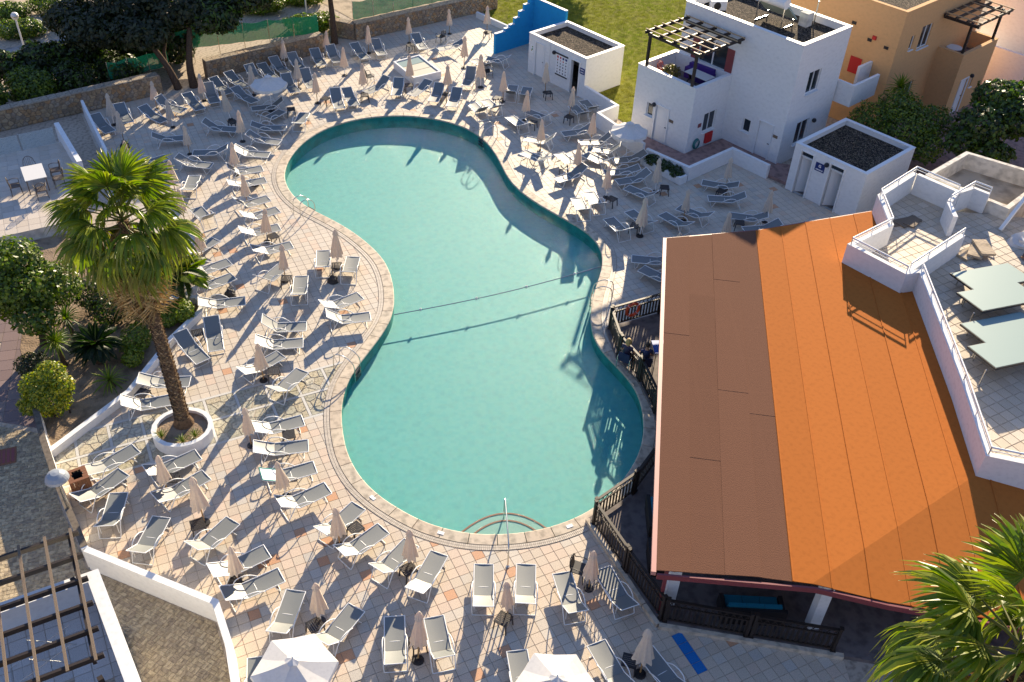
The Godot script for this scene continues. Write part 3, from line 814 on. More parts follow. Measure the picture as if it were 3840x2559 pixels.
func pool_materials() -> void:
	mat("teal", Color(0.01, 0.25, 0.22), 0.9); mat("towel", Color(0.85, 0.86, 0.86), 0.95); mat("rope", Color(0.01, 0.06, 0.16), 0.7); mat("sky_panel", Color(0.45, 0.42, 0.33), 0.5)

func garden_materials() -> void:
	grain(mat("turf", Color(0.20, 0.20, 0.025), 1.0, 0.2), M.t_blotch, 0.22, M.t_relief, 1.0, 2.0)
	grain(mat("path_grey", Color(0.36, 0.33, 0.31), 0.9), M.t_blotch, 0.3)
	grain(mat("weathered", Color(0.16, 0.13, 0.10), 1.0), M.t_blotch, 0.9)
	mat("lamp_blue", Color(0.30, 0.33, 0.37), 0.35); mat("chair_brown", Color(0.10, 0.075, 0.06), 0.6)
	var n: StandardMaterial3D = M.green_net
	n.transparency = BaseMaterial3D.TRANSPARENCY_ALPHA
	n.albedo_color.a = 0.85

func arc(pts: Array, per := 3) -> Array:
	var out := []
	for i in pts.size() - 1:
		var a: Vector3 = pts[maxi(i - 1, 0)]; var b: Vector3 = pts[i]; var c: Vector3 = pts[i + 1]; var d: Vector3 = pts[mini(i + 2, pts.size() - 1)]
		for k in per: out.append(b.cubic_interpolate(c, a, d, float(k) / per))
	out.append(pts[-1])
	return out

func sling_sheet(prof: Array, hw: float) -> MB:
	# a stretched cloth: profile points (z, y), a little sag across
	var mb := MB.new()
	var nx := 5
	var top := []; var low := []
	for i in prof.size():
		var r := []; var q := []
		for k in nx:
			var u := -1.0 + 2.0 * k / (nx - 1)
			var sag := 0.014 * (1.0 - u * u)
			r.append(Vector3(u * hw, prof[i].y - sag, prof[i].x)); q.append(Vector3(u * hw, prof[i].y - sag - 0.008, prof[i].x))
		top.append(r); low.append(q)
	var nrm := func(g: Array, i: int, k: int) -> Vector3:
		var a: Vector3 = g[mini(i + 1, g.size() - 1)][k] - g[maxi(i - 1, 0)][k]
		var b: Vector3 = g[i][mini(k + 1, nx - 1)] - g[i][maxi(k - 1, 0)]
		var o := a.cross(b).normalized()
		return o if o.y > 0 else -o
	for i in prof.size() - 1:
		for k in nx - 1:
			var n0: Vector3 = nrm.call(top, i, k); var n1: Vector3 = nrm.call(top, i + 1, k); var n2: Vector3 = nrm.call(top, i + 1, k + 1); var n3: Vector3 = nrm.call(top, i, k + 1)
			mb.trin(top[i][k], top[i + 1][k], top[i + 1][k + 1], n0, n1, n2); mb.trin(top[i][k], top[i + 1][k + 1], top[i][k + 1], n0, n2, n3)
			mb.trin(low[i][k], low[i + 1][k], low[i + 1][k + 1], -n0, -n1, -n2); mb.trin(low[i][k], low[i + 1][k + 1], low[i][k + 1], -n0, -n2, -n3)
	return mb

func make_lounger(ang: float) -> Node3D:
	# local +z points to the feet
	var o := Node3D.new()
	o.set_meta("base_name", "sun_lounger"); o.set_meta("category", "sun lounger"); o.set_meta("group", "sun loungers on the pool deck")
	var hz := -0.22; var hy := 0.355; var bl := 0.74
	var top := Vector3(0, hy + sin(ang) * bl, hz - cos(ang) * bl)
	part(sling_sheet([Vector2(0.92, hy), Vector2(0.55, hy - 0.008), Vector2(0.2, hy - 0.012), Vector2(hz + 0.01, hy - 0.004)], 0.285), "seat_sling", M.sling, o)
	part(sling_sheet([Vector2(hz, hy), Vector2(lerpf(hz, top.z, 0.4), lerpf(hy, top.y, 0.4) - 0.012), Vector2(lerpf(hz, top.z, 0.75), lerpf(hy, top.y, 0.75) - 0.010), Vector2(top.z, top.y)], 0.285), "backrest_sling", M.sling, o)
	var sf := MB.new(); var bf := MB.new()
	for s in [-1.0, 1.0]:
		sf.tube([Vector3(0.30 * s, hy, 0.93), Vector3(0.30 * s, hy, hz)], 0.017, 6)
		bf.tube([Vector3(0.30 * s, hy + 0.004, hz - 0.01), Vector3(0.30 * s, top.y, top.z)], 0.017, 6)
		bf.tube([Vector3(0.27 * s, lerpf(hy, top.y, 0.55), lerpf(hz, top.z, 0.55)), Vector3(0.27 * s, 0.12, hz - 0.34)], 0.011, 5)
	sf.tube([Vector3(-0.30, hy - 0.005, 0.93), Vector3(0.30, hy - 0.005, 0.93)], 0.015, 6)
	sf.tube([Vector3(-0.30, hy - 0.03, 0.1), Vector3(0.30, hy - 0.03, 0.1)], 0.013, 5)
	bf.tube([Vector3(-0.30, top.y, top.z), Vector3(0.30, top.y, top.z)], 0.015, 6)
	part(sf, "seat_frame", M.white_frame, o); part(bf, "back_frame", M.white_frame, o)
	for s in [-1.0, 1.0]:
		var fl := MB.new()
		fl.tube(arc([Vector3(0.30 * s, hy, 0.58), Vector3(0.30 * s, 0.16, 0.66), Vector3(0.29 * s, 0.02, 0.74), Vector3(0.0, 0.018, 0.75)], 2), 0.015, 6)
		part(fl, "front_leg", M.white_frame, o)
		var rl := MB.new()
		rl.tube(arc([Vector3(0.315 * s, hy - 0.02, 0.30), Vector3(0.345 * s, 0.50, 0.10), Vector3(0.355 * s, 0.585, -0.12), Vector3(0.355 * s, 0.555, -0.36), Vector3(0.345 * s, 0.30, -0.52), Vector3(0.33 * s, 0.03, -0.66), Vector3(0.28 * s, 0.018, -0.69), Vector3(0.0, 0.018, -0.69)], 3), 0.017, 6)
		part(rl, "arm_and_rear_leg", M.white_frame, o)
	return o

func make_parasol(kind: int) -> Node3D:
	# closed beach parasol, 1.85 m to its tip, pole through a round foot
	var o := Node3D.new()
	o.set_meta("base_name", "closed_parasol"); o.set_meta("category", "parasol"); o.set_meta("group", "closed parasols on the pool deck")
	var pole := MB.new()
	pole.tube([Vector3(0, 0.02, 0), Vector3(0, 1.74, 0)], 0.021, 7)
	part(pole, "pole", [M.wood_pole, M.white_paint, M.wood_pole][kind], o)
	var cp := MB.new()
	var segs := 32
	var rows := 10
	var low := 0.70 if kind != 1 else 0.62
	var pts := []
	for i in rows:
		var t := float(i) / (rows - 1)
		var y := lerpf(1.72, low, t)
		var rad := lerpf(0.055, 0.235 if kind != 2 else 0.20, pow(t, 0.9))
		var row := []
		for k in segs:
			var a := TAU * k / segs
			var fold := 1.0 + (0.17 * t + 0.04) * cos(a * 8.0 + sin(a * 3.0 + kind) * 0.5) + 0.05 * t * sin(a * 2.0 + kind * 2.0)
			var yy := y - (0.035 * cos(a * 8.0 + 0.6) + 0.03 * sin(a * 3.0 + kind)) * t * t
			row.append(Vector3(cos(a) * rad * fold, yy, sin(a) * rad * fold))
		pts.append(row)
	for i in rows - 1:
		for k in segs:
			var j := (k + 1) % segs
			var q := []
			for e in [[i, k], [i + 1, k], [i + 1, j], [i, j]]:
				var x: Vector3 = pts[e[0]][(e[1] + 1) % segs] - pts[e[0]][(e[1] + segs - 1) % segs]
				var y: Vector3 = pts[mini(e[0] + 1, rows - 1)][e[1]] - pts[maxi(e[0] - 1, 0)][e[1]]
				var nn := x.cross(y).normalized()
				if nn.dot(Vector3(pts[e[0]][e[1]].x, 0, pts[e[0]][e[1]].z)) < 0: nn = -nn
				q.append(nn)
			cp.trin(pts[i][k], pts[i + 1][k], pts[i + 1][j], q[0], q[1], q[2]); cp.trin(pts[i][k], pts[i + 1][j], pts[i][j], q[0], q[2], q[3])
	var can := part(cp, "canopy", M.canvas, o)
	var cap := MB.new()
	cap.lathe([Vector2(0.004, 1.85), Vector2(0.022, 1.845), Vector2(0.05, 1.80), Vector2(0.075, 1.74), Vector2(0.10, 1.665), Vector2(0.115, 1.60)], 16, Vector3.ZERO, 0.12, 8)
	part(cap, "top_flap", M.canvas, can)
	var ft := MB.new()
	ft.lathe([Vector2(0.0, 0.10), Vector2(0.045, 0.10), Vector2(0.05, 0.05), Vector2(0.15, 0.045), Vector2(0.16, 0.0)], 12)
	part(ft, "foot", M.black_resin, o)
	return o

func make_open(rad: float, sides: int, hgt: float, drop: float, valance: float, m: Material, label: String, at: Vector3, yaw: float) -> void:
	var o := thing("open_parasol", label, "parasol", at, yaw, "open white parasols")
	var pole := MB.new()
	pole.tube([Vector3(0, 0.03, 0), Vector3(0, hgt, 0)], 0.024, 8)
	part(pole, "pole", M.white_paint, o)
	var ft := MB.new()
	ft.lathe([Vector2(0.0, 0.12), Vector2(0.05, 0.12), Vector2(0.06, 0.06), Vector2(0.22, 0.05), Vector2(0.24, 0.0)], 16)
	part(ft, "foot", M.black_resin, o)
	var rim := []
	for k in sides:
		var a := TAU * k / sides
		rim.append(Vector3(cos(a) * rad, hgt - drop, sin(a) * rad))
	var apex := Vector3(0, hgt, 0)
	for k in sides:
		var a: Vector3 = rim[k]; var b: Vector3 = rim[(k + 1) % sides]
		var mb := MB.new()
		var st := 5
		for i in st:
			for s in 2:
				# panel sags a little between its ribs
				var f := func(t: float, w: float) -> Vector3:
					var e := a.lerp(b, w)
					return apex.lerp(e, t) + Vector3.DOWN * (0.05 * sin(w * PI) * t) + Vector3.DOWN * 0.06 * sin(t * PI)
				var t0 := float(i) / st; var t1 := float(i + 1) / st; var w0 := s * 0.5; var w1 := w0 + 0.5
				mb.quad(f.call(t0, w0), f.call(t1, w0), f.call(t1, w1), f.call(t0, w1), Vector3.UP)
		part(mb, "canopy_panel", m, o)
		if valance > 0.0:
			var vl := MB.new()
			var mid := (a + b) * 0.5 + Vector3.DOWN * 0.05
			var out := Vector3(mid.x, 0, mid.z).normalized() * 0.03
			vl.quad(a, mid, mid + Vector3.DOWN * valance + out, a + Vector3.DOWN * valance * 0.8 + out, mid)
			vl.quad(mid, b, b + Vector3.DOWN * valance * 0.8 + out, mid + Vector3.DOWN * valance + out, mid)
			part(vl, "valance", m, o)
		var rb := MB.new()
		rb.tube([apex + Vector3.DOWN * 0.06, a.lerp(apex, 0.5) + Vector3.DOWN * 0.085, a + Vector3.DOWN * 0.02], 0.009, 5)
		rb.tube([Vector3(0, hgt - 0.75, 0), a.lerp(apex, 0.45) + Vector3.DOWN * 0.09], 0.008, 5)
		part(rb, "rib", M.white_paint, o)
	var cap := MB.new()
	var capr := 0.22
	for k in sides * 2:
		var a0 := TAU * k / (sides * 2); var a1 := TAU * (k + 1) / (sides * 2)
		var r0 := capr * (1.0 if k % 2 == 0 else 0.82); var r1 := capr * (0.82 if k % 2 == 0 else 1.0)
		cap.quad(apex + Vector3.UP * 0.07, apex + Vector3.UP * 0.07, Vector3(cos(a0) * r0, hgt + 0.005 - (0.02 if k % 2 == 0 else -0.012), sin(a0) * r0), Vector3(cos(a1) * r1, hgt + 0.005 - (0.02 if k % 2 == 1 else -0.012), sin(a1) * r1), Vector3.UP)
	part(cap, "vent_cap", m, o)
	var fin := MB.new()
	fin.lathe([Vector2(0.0, hgt + 0.16), Vector2(0.02, hgt + 0.14), Vector2(0.025, hgt + 0.1), Vector2(0.02, hgt + 0.05)], 8)
	part(fin, "finial", M.white_paint, o)

func make_table() -> Node3D:
	var o := Node3D.new()
	o.set_meta("base_name", "side_table"); o.set_meta("category", "side table"); o.set_meta("group", "small side tables between the loungers")
	var fr := MB.new()
	var h := 0.42; var w := 0.44
	for s in [-1.0, 1.0]:
		fr.box(Vector3(s * (w * 0.5 - 0.0125), h - 0.02, 0), Vector3(0.025, 0.035, w))
		fr.box(Vector3(0, h - 0.02, s * (w * 0.5 - 0.0125)), Vector3(w - 0.052, 0.035, 0.025))
	part(fr, "top_frame", M.black_resin, o)
	for k in 6:
		var sl := MB.new()
		sl.box(Vector3(-0.16 + k * 0.064, h - 0.012, 0), Vector3(0.05, 0.014, w - 0.054))
		part(sl, "slat", M.black_resin, o)
	for sx in [-1.0, 1.0]:
		for sz in [-1.0, 1.0]:
			var lg := MB.new()
			lg.bar(Vector3(sx * 0.185, h - 0.04, sz * 0.185), Vector3(sx * 0.215, 0.0, sz * 0.215), 0.035, 0.035)
			part(lg, "leg", M.black_resin, o)
	return o

func stage_10_furniture() -> void:
	rng.seed = 77
	var protos := [make_lounger(0.50), make_lounger(0.62), make_lounger(0.38), make_lounger(0.75)]
	for e in LOUNGERS:
		var k: int = [0, 0, 1, 1, 2, 0, 3][rng.randi() % 7]
		var towel: bool = e[3].begins_with("grey sun lounger below the flagstone band by the pool, third")
		dup(protos[0 if towel else k], e[3], Vector3(e[0], 0.002, e[1]), e[2])
		if towel:
			var t := thing("beach_towel", "white beach towel with teal border spread over a lounger backrest", "towel", Vector3(e[0], 0.002, e[1]), e[2])
			var c0 := cos(0.5); var s0 := sin(0.5)
			var pr := []
			for i in 7: pr.append(Vector2(-0.20 - c0 * 0.125 * i, 0.368 + s0 * 0.125 * i))
			part(sling_sheet(pr, 0.27), "towel_cloth", M.towel, t)
			for sd in [-1.0, 1.0]:
				var bd := MB.new()
				bd.bar(Vector3(0.285 * sd, 0.372, -0.2), Vector3(0.285 * sd, 0.372 + s0 * 0.75, -0.2 - c0 * 0.75), 0.03, 0.012); part(bd, "border", M.teal, t)
			var be := MB.new(); be.bar(Vector3(-0.3, 0.372 + s0 * 0.765, -0.2 - c0 * 0.765), Vector3(0.3, 0.372 + s0 * 0.765, -0.2 - c0 * 0.765), 0.03, 0.012); part(be, "border", M.teal, t)
	var ps := [make_parasol(0), make_parasol(1), make_parasol(2)]
	for e in PARASOLS:
		var d := dup(ps[rng.randi() % 3], e[5], Vector3(e[0], 0.002, e[1]), 0.0)
		var h: float = e[2]
		var up := Vector3(e[3], h, e[4]).normalized()
		var x := Vector3.RIGHT.rotated(Vector3.UP, rng.randf() * TAU)
		x = (x - up * x.dot(up)).normalized()
		d.transform = Transform3D(Basis(x, up, x.cross(up)).scaled(Vector3.ONE * (h / 1.85)), Vector3(e[0], 0.002, e[1]))
	var tb := make_table()
	for e in TABLES: dup(tb, e[2], Vector3(e[0], 0.002, e[1]), rng.randf() * TAU)
	for q in protos + ps: q.free()
	tb.free()
	make_open(1.0, 8, 2.1, 0.42, 0.16, M.canvas_white, "open white parasol in the shade near the stone wall, frilled edge", Vector3(-14.12, 0.002, -49.21), 0.3)
	make_open(1.0, 8, 2.1, 0.42, 0.16, M.canvas_white, "open white parasol by the white apartment's corner, frilled edge", Vector3(5.58, 0.002, -45.73), 0.2)
	make_open(1.12, 6, 2.4, 0.42, 0.08, M.canvas_white, "open white parasol at the bottom edge, the left one of two", Vector3(-5.25, 0.002, -13.64), 0.25)
	make_open(1.12, 6, 2.4, 0.42, 0.08, M.canvas_white, "open white parasol at the bottom edge, the right one of two", Vector3(1.6, 0.002, -13.5), 0.02)

func stage_11_small_things() -> void:
	var fn := FastNoiseLite.new(); fn.seed = 8; fn.frequency = 0.9
	for e in [["black beach bag between two loungers beside the tall palm", -12.0, -32.05], ["black beach bag beside the row left of the upper ladder", -13.2, -41.2], ["black bag under the parasol near the low white wall", -8.1, -17.62], ["dark bag at the foot of the parasol on the tiled bulge", -7.9, -33.4], ["dark bag in the shade by the left partition wall", -20.7, -44.3]]:
		var t := thing("beach_bag", e[0], "bag", Vector3(e[1], 0.002, e[2]), 0.0, "beach bags left on the deck")
		var mb := MB.new(); heap(mb, Vector3(0.24, 0.34, 0.2), fn, 0.35); part(mb, "bag_body", M.black_resin, t)
		mb = MB.new(); mb.tube(arc([Vector3(-0.12, 0.26, 0), Vector3(-0.08, 0.42, 0), Vector3(0.08, 0.42, 0), Vector3(0.12, 0.26, 0)], 3), 0.012, 5); part(mb, "handle", M.black_resin, t)
	for e in [["black chair beside the blue stepped wall", -2.3, -55.2, 0.6], ["black chair among the loungers near the skylight box", -9.3, -53.6, 2.2], ["black chair below the far stone wall", -5.6, -60.2, 4.0], ["black chair behind the closed parasol at the bar railing", 2.44, -18.5, 1.2]]:
		var t := thing("black_chair", e[0], "chair", Vector3(e[1], 0.002, e[2]), e[3], "loose black resin chairs")
		simple_chair(t, M.black_resin, M.black_resin)
	for e in [["rusty square drain cover beside the white walk wall", -12.75, -17.2, 0.22], ["rusty drain cover on the brick walk near the planting bed", -17.3, -22.3, 0.4]]:
		var t := thing("drain_cover", e[0], "drain cover", Vector3(e[1], 0.004, e[2]), 0.4)
		var mb := MB.new(); mb.box(Vector3(0, 0.006, 0), Vector3(e[3] * 2, 0.012, e[3] * 2)); part(mb, "frame", M.bin_wood, t)
		for i in 5:
			mb = MB.new(); mb.box(Vector3(-e[3] * 0.72 + i * e[3] * 0.36, 0.016, 0), Vector3(e[3] * 0.24, 0.006, e[3] * 1.6)); part(mb, "bar", M.maroon, t)
	for e in [["white depth plate on the pool edge by the lower left loungers", -4.6, -21.3], ["white depth plate on the pool edge by the bottom loungers", -1.9, -19.8], ["white depth plate on the pool edge by the railing", 2.3, -20.5]]:
		var i := near_pool(Vector2(e[1], e[2]))
		var p := pool_in[i] + pool_nrm[i] * 0.2
		var t := thing("depth_plate", e[0], "plate", Vector3(p.x, 0.026, p.y), atan2(pool_nrm[i].x, pool_nrm[i].y), "white depth plates on the pool edge")
		var mb := MB.new(); mb.box(Vector3(0, 0.006, 0), Vector3(0.22, 0.012, 0.12)); part(mb, "plate", M.white_print, t)

func laid(parent: Node3D, called: String, poly: PackedVector2Array, y: float, sx: float, sz: float, ang: float, m: Material, tones: Array, gap: float, most: int, pattern := 0) -> void:
	# slabs or bricks laid over an area, each its own part while they are among the largest in the picture
	var ax := Vector2(cos(ang), -sin(ang)); var ay := Vector2(sin(ang), cos(ang))
	var lo := Vector2(1e9, 1e9); var hi := -lo
	for q in poly:
		var u := Vector2(q.dot(ax), q.dot(ay))
		lo = lo.min(u); hi = hi.max(u)
	var all := []
	var rects := []
	if pattern == 1:      # basket weave: pairs of bricks turned in turn
		var b := sx
		for i in range(int(floor(lo.x / b)), int(ceil(hi.x / b)) + 1):
			for j in range(int(floor(lo.y / b)), int(ceil(hi.y / b)) + 1):
				for k in 2:
					if (i + j) % 2 == 0: rects.append(Rect2(i * b, j * b + k * b * 0.5, b, b * 0.5))
					else: rects.append(Rect2(i * b + k * b * 0.5, j * b, b * 0.5, b))
	else:
		for j in range(int(floor(lo.y / sz)), int(ceil(hi.y / sz)) + 1):
			for i in range(int(floor(lo.x / sx)) - 1, int(ceil(hi.x / sx)) + 1):
				rects.append(Rect2((i + (0.5 if pattern == 2 and j % 2 != 0 else 0.0)) * sx, j * sz, sx, sz))
	for r in rects:
		var p := PackedVector2Array()
		for c in [Vector2(r.position.x + gap, r.position.y + gap), Vector2(r.end.x - gap, r.position.y + gap), Vector2(r.end.x - gap, r.end.y - gap), Vector2(r.position.x + gap, r.end.y - gap)]:
			p.append(ax * c.x + ay * c.y)
		var mid := (p[0] + p[2]) * 0.5
		if not in_frame(Vector3(mid.x, y, mid.y)): continue
		var ins := 0
		for q in p: if Geometry2D.is_point_in_polygon(q, poly): ins += 1
		if ins == 0: continue
		var pieces := [p]
		if ins < 4: pieces = Geometry2D.intersect_polygons(p, poly)
		for q in pieces: all.append([CAM.distance_to(Vector3(mid.x, y, mid.y)) + (1000.0 if ins < 4 else 0.0), q, tones[rng.randi() % tones.size()] * rng.randf_range(0.92, 1.06), rng.randf_range(-0.001, 0.0015)])
	all.sort_custom(func(a, b): return a[0] < b[0])
	var field := MB.new()
	for k in all.size():
		var e = all[k]
		if k < most:
			var one := MB.new()
			one.col = e[2]; tile_shape(one, e[1], y - 0.012, y + e[3], 0.004)
			part(one, called, m, parent)
		else:
			field.col = e[2]; tile_shape(field, e[1], y - 0.012, y + e[3], 0.004)
	if field.v.size() > 0:
		part(field, called + "_field", m, parent).set_meta("kind", "stuff")

func at3(a: Vector2, y: float) -> Vector3: return Vector3(a.x, y, a.y)

func window(parent: Node3D, o: Vector3, dir: Vector3, x: float, y: float, w: float, h: float, panes := 2, depth := 0.10) -> void:
	# frame and panes set back in a wall opening whose wall starts at o
	var f := dir.cross(Vector3.UP).normalized()
	var c := o + dir * x + Vector3.UP * y - f * depth
	var q := Basis(dir, Vector3.UP, -f) if true else Basis()
	var fr := MB.new()
	var t := 0.05
	fr.box(c + dir * w * 0.5 + Vector3.UP * t * 0.5, Vector3(w, t, 0.06), q); fr.box(c + dir * w * 0.5 + Vector3.UP * (h - t * 0.5), Vector3(w, t, 0.06), q)
	for k in panes + 1:
		var xx := clampf(w * k / panes, t * 0.5, w - t * 0.5)
		fr.box(c + dir * xx + Vector3.UP * h * 0.5, Vector3(t, h - t * 2.02, 0.06), q)
	var n := part(fr, "window", M.white_paint, parent)
	for k in panes:
		var gl := MB.new()
		gl.box(c + dir * (w * (k + 0.5) / panes) + Vector3.UP * h * 0.5 - f * 0.01, Vector3(w / panes - t * 1.1, h - t * 2.02, 0.012), q)
		part(gl, "pane", M.glass_dark, n)
	var sl := MB.new()
	sl.box(c + dir * w * 0.5 + f * (depth * 0.5 + 0.03) + Vector3.UP * -0.02, Vector3(w + 0.1, 0.035, depth + 0.14), q)
	part(sl, "sill", M.white_paint, n)
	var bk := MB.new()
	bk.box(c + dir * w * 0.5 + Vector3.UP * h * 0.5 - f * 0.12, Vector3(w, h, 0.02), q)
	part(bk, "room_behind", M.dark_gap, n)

func door(parent: Node3D, o: Vector3, dir: Vector3, x: float, w: float, h: float, open := 0.0, depth := 0.08, hinge := 0) -> void:
	var f := dir.cross(Vector3.UP).normalized()
	var c := o + dir * (x + (w if hinge == 1 else 0.0)) - f * depth
	var d := dir * (-1.0 if hinge == 1 else 1.0)
	d = d.rotated(Vector3.UP, open)
	var g := d.cross(Vector3.UP).normalized()
	var q := Basis(d, Vector3.UP, -g)
	var mb := MB.new()
	mb.box(c + d * w * 0.5 + Vector3.UP * h * 0.5, Vector3(w - 0.02, h - 0.02, 0.045), q)
	var n := part(mb, "door", M.white_paint, parent)
	for k in 2:
		var pn := MB.new()
		pn.box(c + d * w * 0.5 + Vector3.UP * (h * (0.27 + k * 0.46)), Vector3(w * 0.66, h * 0.36, 0.062), q)
		part(pn, "door_panel", M.white_paint, n)
	var hd := MB.new()
	hd.box(c + d * (w * 0.88) + Vector3.UP * h * 0.48 + g * 0.05, Vector3(0.12, 0.03, 0.04), q)
	hd.box(c + d * (w * 0.88) + Vector3.UP * h * 0.48 - g * 0.05, Vector3(0.12, 0.03, 0.04), q)
	part(hd, "handle", M.black_resin, n)

func frame_of(parent: Node3D, o: Vector3, dir: Vector3, x: float, w: float, h: float) -> void:
	var f := dir.cross(Vector3.UP).normalized()
	var q := Basis(dir, Vector3.UP, -f)
	var mb := MB.new()
	for s in [0.0, 1.0]: mb.box(o + dir * (x + w * s + (-0.035 if s == 0.0 else 0.035)) + Vector3.UP * (h * 0.5 + 0.03) + f * 0.01, Vector3(0.065, h + 0.06, 0.08), q)
	mb.box(o + dir * (x + w * 0.5) + Vector3.UP * (h + 0.03) + f * 0.01, Vector3(w - 0.004, 0.06, 0.08), q)
	part(mb, "door_frame", M.white_paint, parent)

func shell(parent: Node3D, fl: Vector3, w: float, d: float, h: float, th: float, m: Material, hf := [], hr := [], base_y := 0.0, roof := true, para := 0.25, rm: Material = null) -> void:
	# four walls on the houses' axes from the front-left corner, with a flat roof sunk behind its parapet
	var fr := fl + E1 * w
	var a := [[fl, E1, w, hf], [fr + E2 * (th + 0.002), E2, d - th * 2.0 - 0.004, hr], [fr + E2 * d, -E1, w, []], [fl + E2 * (d - th - 0.002), -E2, d - th * 2.0 - 0.004, []]]
	for e in a:
		var mb := MB.new()
		var holes := []
		for q in e[3]: holes.append([q[0] - (th if e[1] == E2 else 0.0), q[1] - base_y, q[2] - (th if e[1] == E2 else 0.0), q[3] - base_y])
		mb.wall(e[0] + Vector3.UP * base_y, e[1], e[2], h - base_y, th, holes)
		part(mb, "wall", m, parent)
	if roof:
		var rf := MB.new()
		var c := fl + E1 * w * 0.5 + E2 * d * 0.5 + Vector3.UP * (h - para - 0.08)
		rf.box(c, Vector3(w - th * 2.0 - 0.004, 0.16, d - th * 2.0 - 0.004), Basis(E1, Vector3.UP, -E2))
		part(rf, "roof", rm if rm else M.gravel, parent)
	var cp := MB.new()
	var mid := fl + E1 * w * 0.5 + E2 * d * 0.5 + Vector3.UP * (h + 0.015)
	var q := Basis(E1, Vector3.UP, -E2)
	for s in [-1.0, 1.0]:
		cp.box(mid + E2 * (d * 0.5 - th * 0.5) * s, Vector3(w + 0.04, 0.03, th + 0.04), q)
		cp.box(mid + E1 * (w * 0.5 - th * 0.5) * s, Vector3(th + 0.04, 0.03, d - th * 2.0 - 0.044), q)
	part(cp, "parapet_coping", M.white_paint if m == M.stucco else m, parent)

func lump(parent: Node3D, called: String, o: Vector3, dir: Vector3, x: float, y: float, s: Vector3, m: Material) -> MeshInstance3D:
	# a small box fixed on the front of a wall
	var f := dir.cross(Vector3.UP).normalized()
	var mb := MB.new()
	mb.box(o + dir * x + Vector3.UP * y + f * (s.z * 0.5 + 0.002), s, Basis(dir, Vector3.UP, -f))
	return part(mb, called, m, parent)

func wall_lamp(parent: Node3D, o: Vector3, dir: Vector3, x: float, y: float) -> void:
	var f := dir.cross(Vector3.UP).normalized()
	var mb := MB.new()
	var c := o + dir * x + Vector3.UP * y + f * 0.09
	mb.lathe([Vector2(0.0, 0.13), Vector2(0.08, 0.11), Vector2(0.12, 0.05), Vector2(0.12, -0.02), Vector2(0.08, -0.08), Vector2(0.0, -0.09)], 12, c)
	mb.box(c - f * 0.06, Vector3(0.1, 0.14, 0.06), Basis(dir, Vector3.UP, -f))
	part(mb, "wall_lamp", M.black_resin, parent)

func plate(parent: Node3D, o: Vector3, dir: Vector3, x: float, y: float, w: float, h: float) -> void:
	var p := lump(parent, "number_plate", o, dir, x, y, Vector3(w, h, 0.02), M.grey_wood)

func rail_on(parent: Node3D, pts: Array, h0: float, h1: float, m: Material) -> void:
	var mb := MB.new()
	for i in pts.size() - 1:
		var a: Vector2 = pts[i]; var b: Vector2 = pts[i + 1]
		mb.tube([at3(a, h1), at3(b, h1)], 0.035, 7)
		mb.tube([at3(a, (h0 + h1) * 0.5 + 0.02), at3(b, (h0 + h1) * 0.5 + 0.02)], 0.016, 5)
		var nn := maxi(1, int(a.distance_to(b) / 1.3))
		for k in nn + 1:
			var c := a.lerp(b, float(k) / nn)
			mb.tube([at3(c, h0 - 0.02), at3(c, h1)], 0.022, 6)
	part(mb, "handrail", m, parent)

func pergola(label: String, o: Vector3, u: Vector3, w: Vector3, lu: float, lw: float, y: float, n_beam: int, n_slat: int, posts: Array, y0: float, bm: Material, sm: Material, sw := 0.05) -> void:
	# beams run along w, thin slats along u on top of them
	var t := thing("pergola", label, "pergola")
	for k in n_beam:
		var mb := MB.new()
		var a := o + u * (lu * k / (n_beam - 1)) + Vector3.UP * y
		mb.bar(a - w * 0.12, a + w * (lw + 0.12), 0.07, 0.16)
		part(mb, "beam", bm, t)
	for k in n_slat:
		var mb := MB.new()
		var a := o + w * (lw * (k + 0.1) / (n_slat - 0.8)) + Vector3.UP * (y + 0.105)
		mb.bar(a - u * 0.15, a + u * (lu + 0.15), sw, 0.045)
		part(mb, "slat", sm, t)
	for s in [0.04, 0.96]:
		var mb := MB.new()
		var a: Vector3 = o + w * lw * s + Vector3.UP * (y - 0.16)
		mb.bar(a, a + u * lu, 0.09, 0.15)
		part(mb, "girder", bm, t)
	for p in posts:
		var mb := MB.new()
		mb.box(Vector3(p.x, (y0 + y - 0.24) * 0.5, p.y), Vector3(0.13, y - 0.24 - y0, 0.13), Basis(E1, Vector3.UP, -E2))
		part(mb, "post", bm, t)

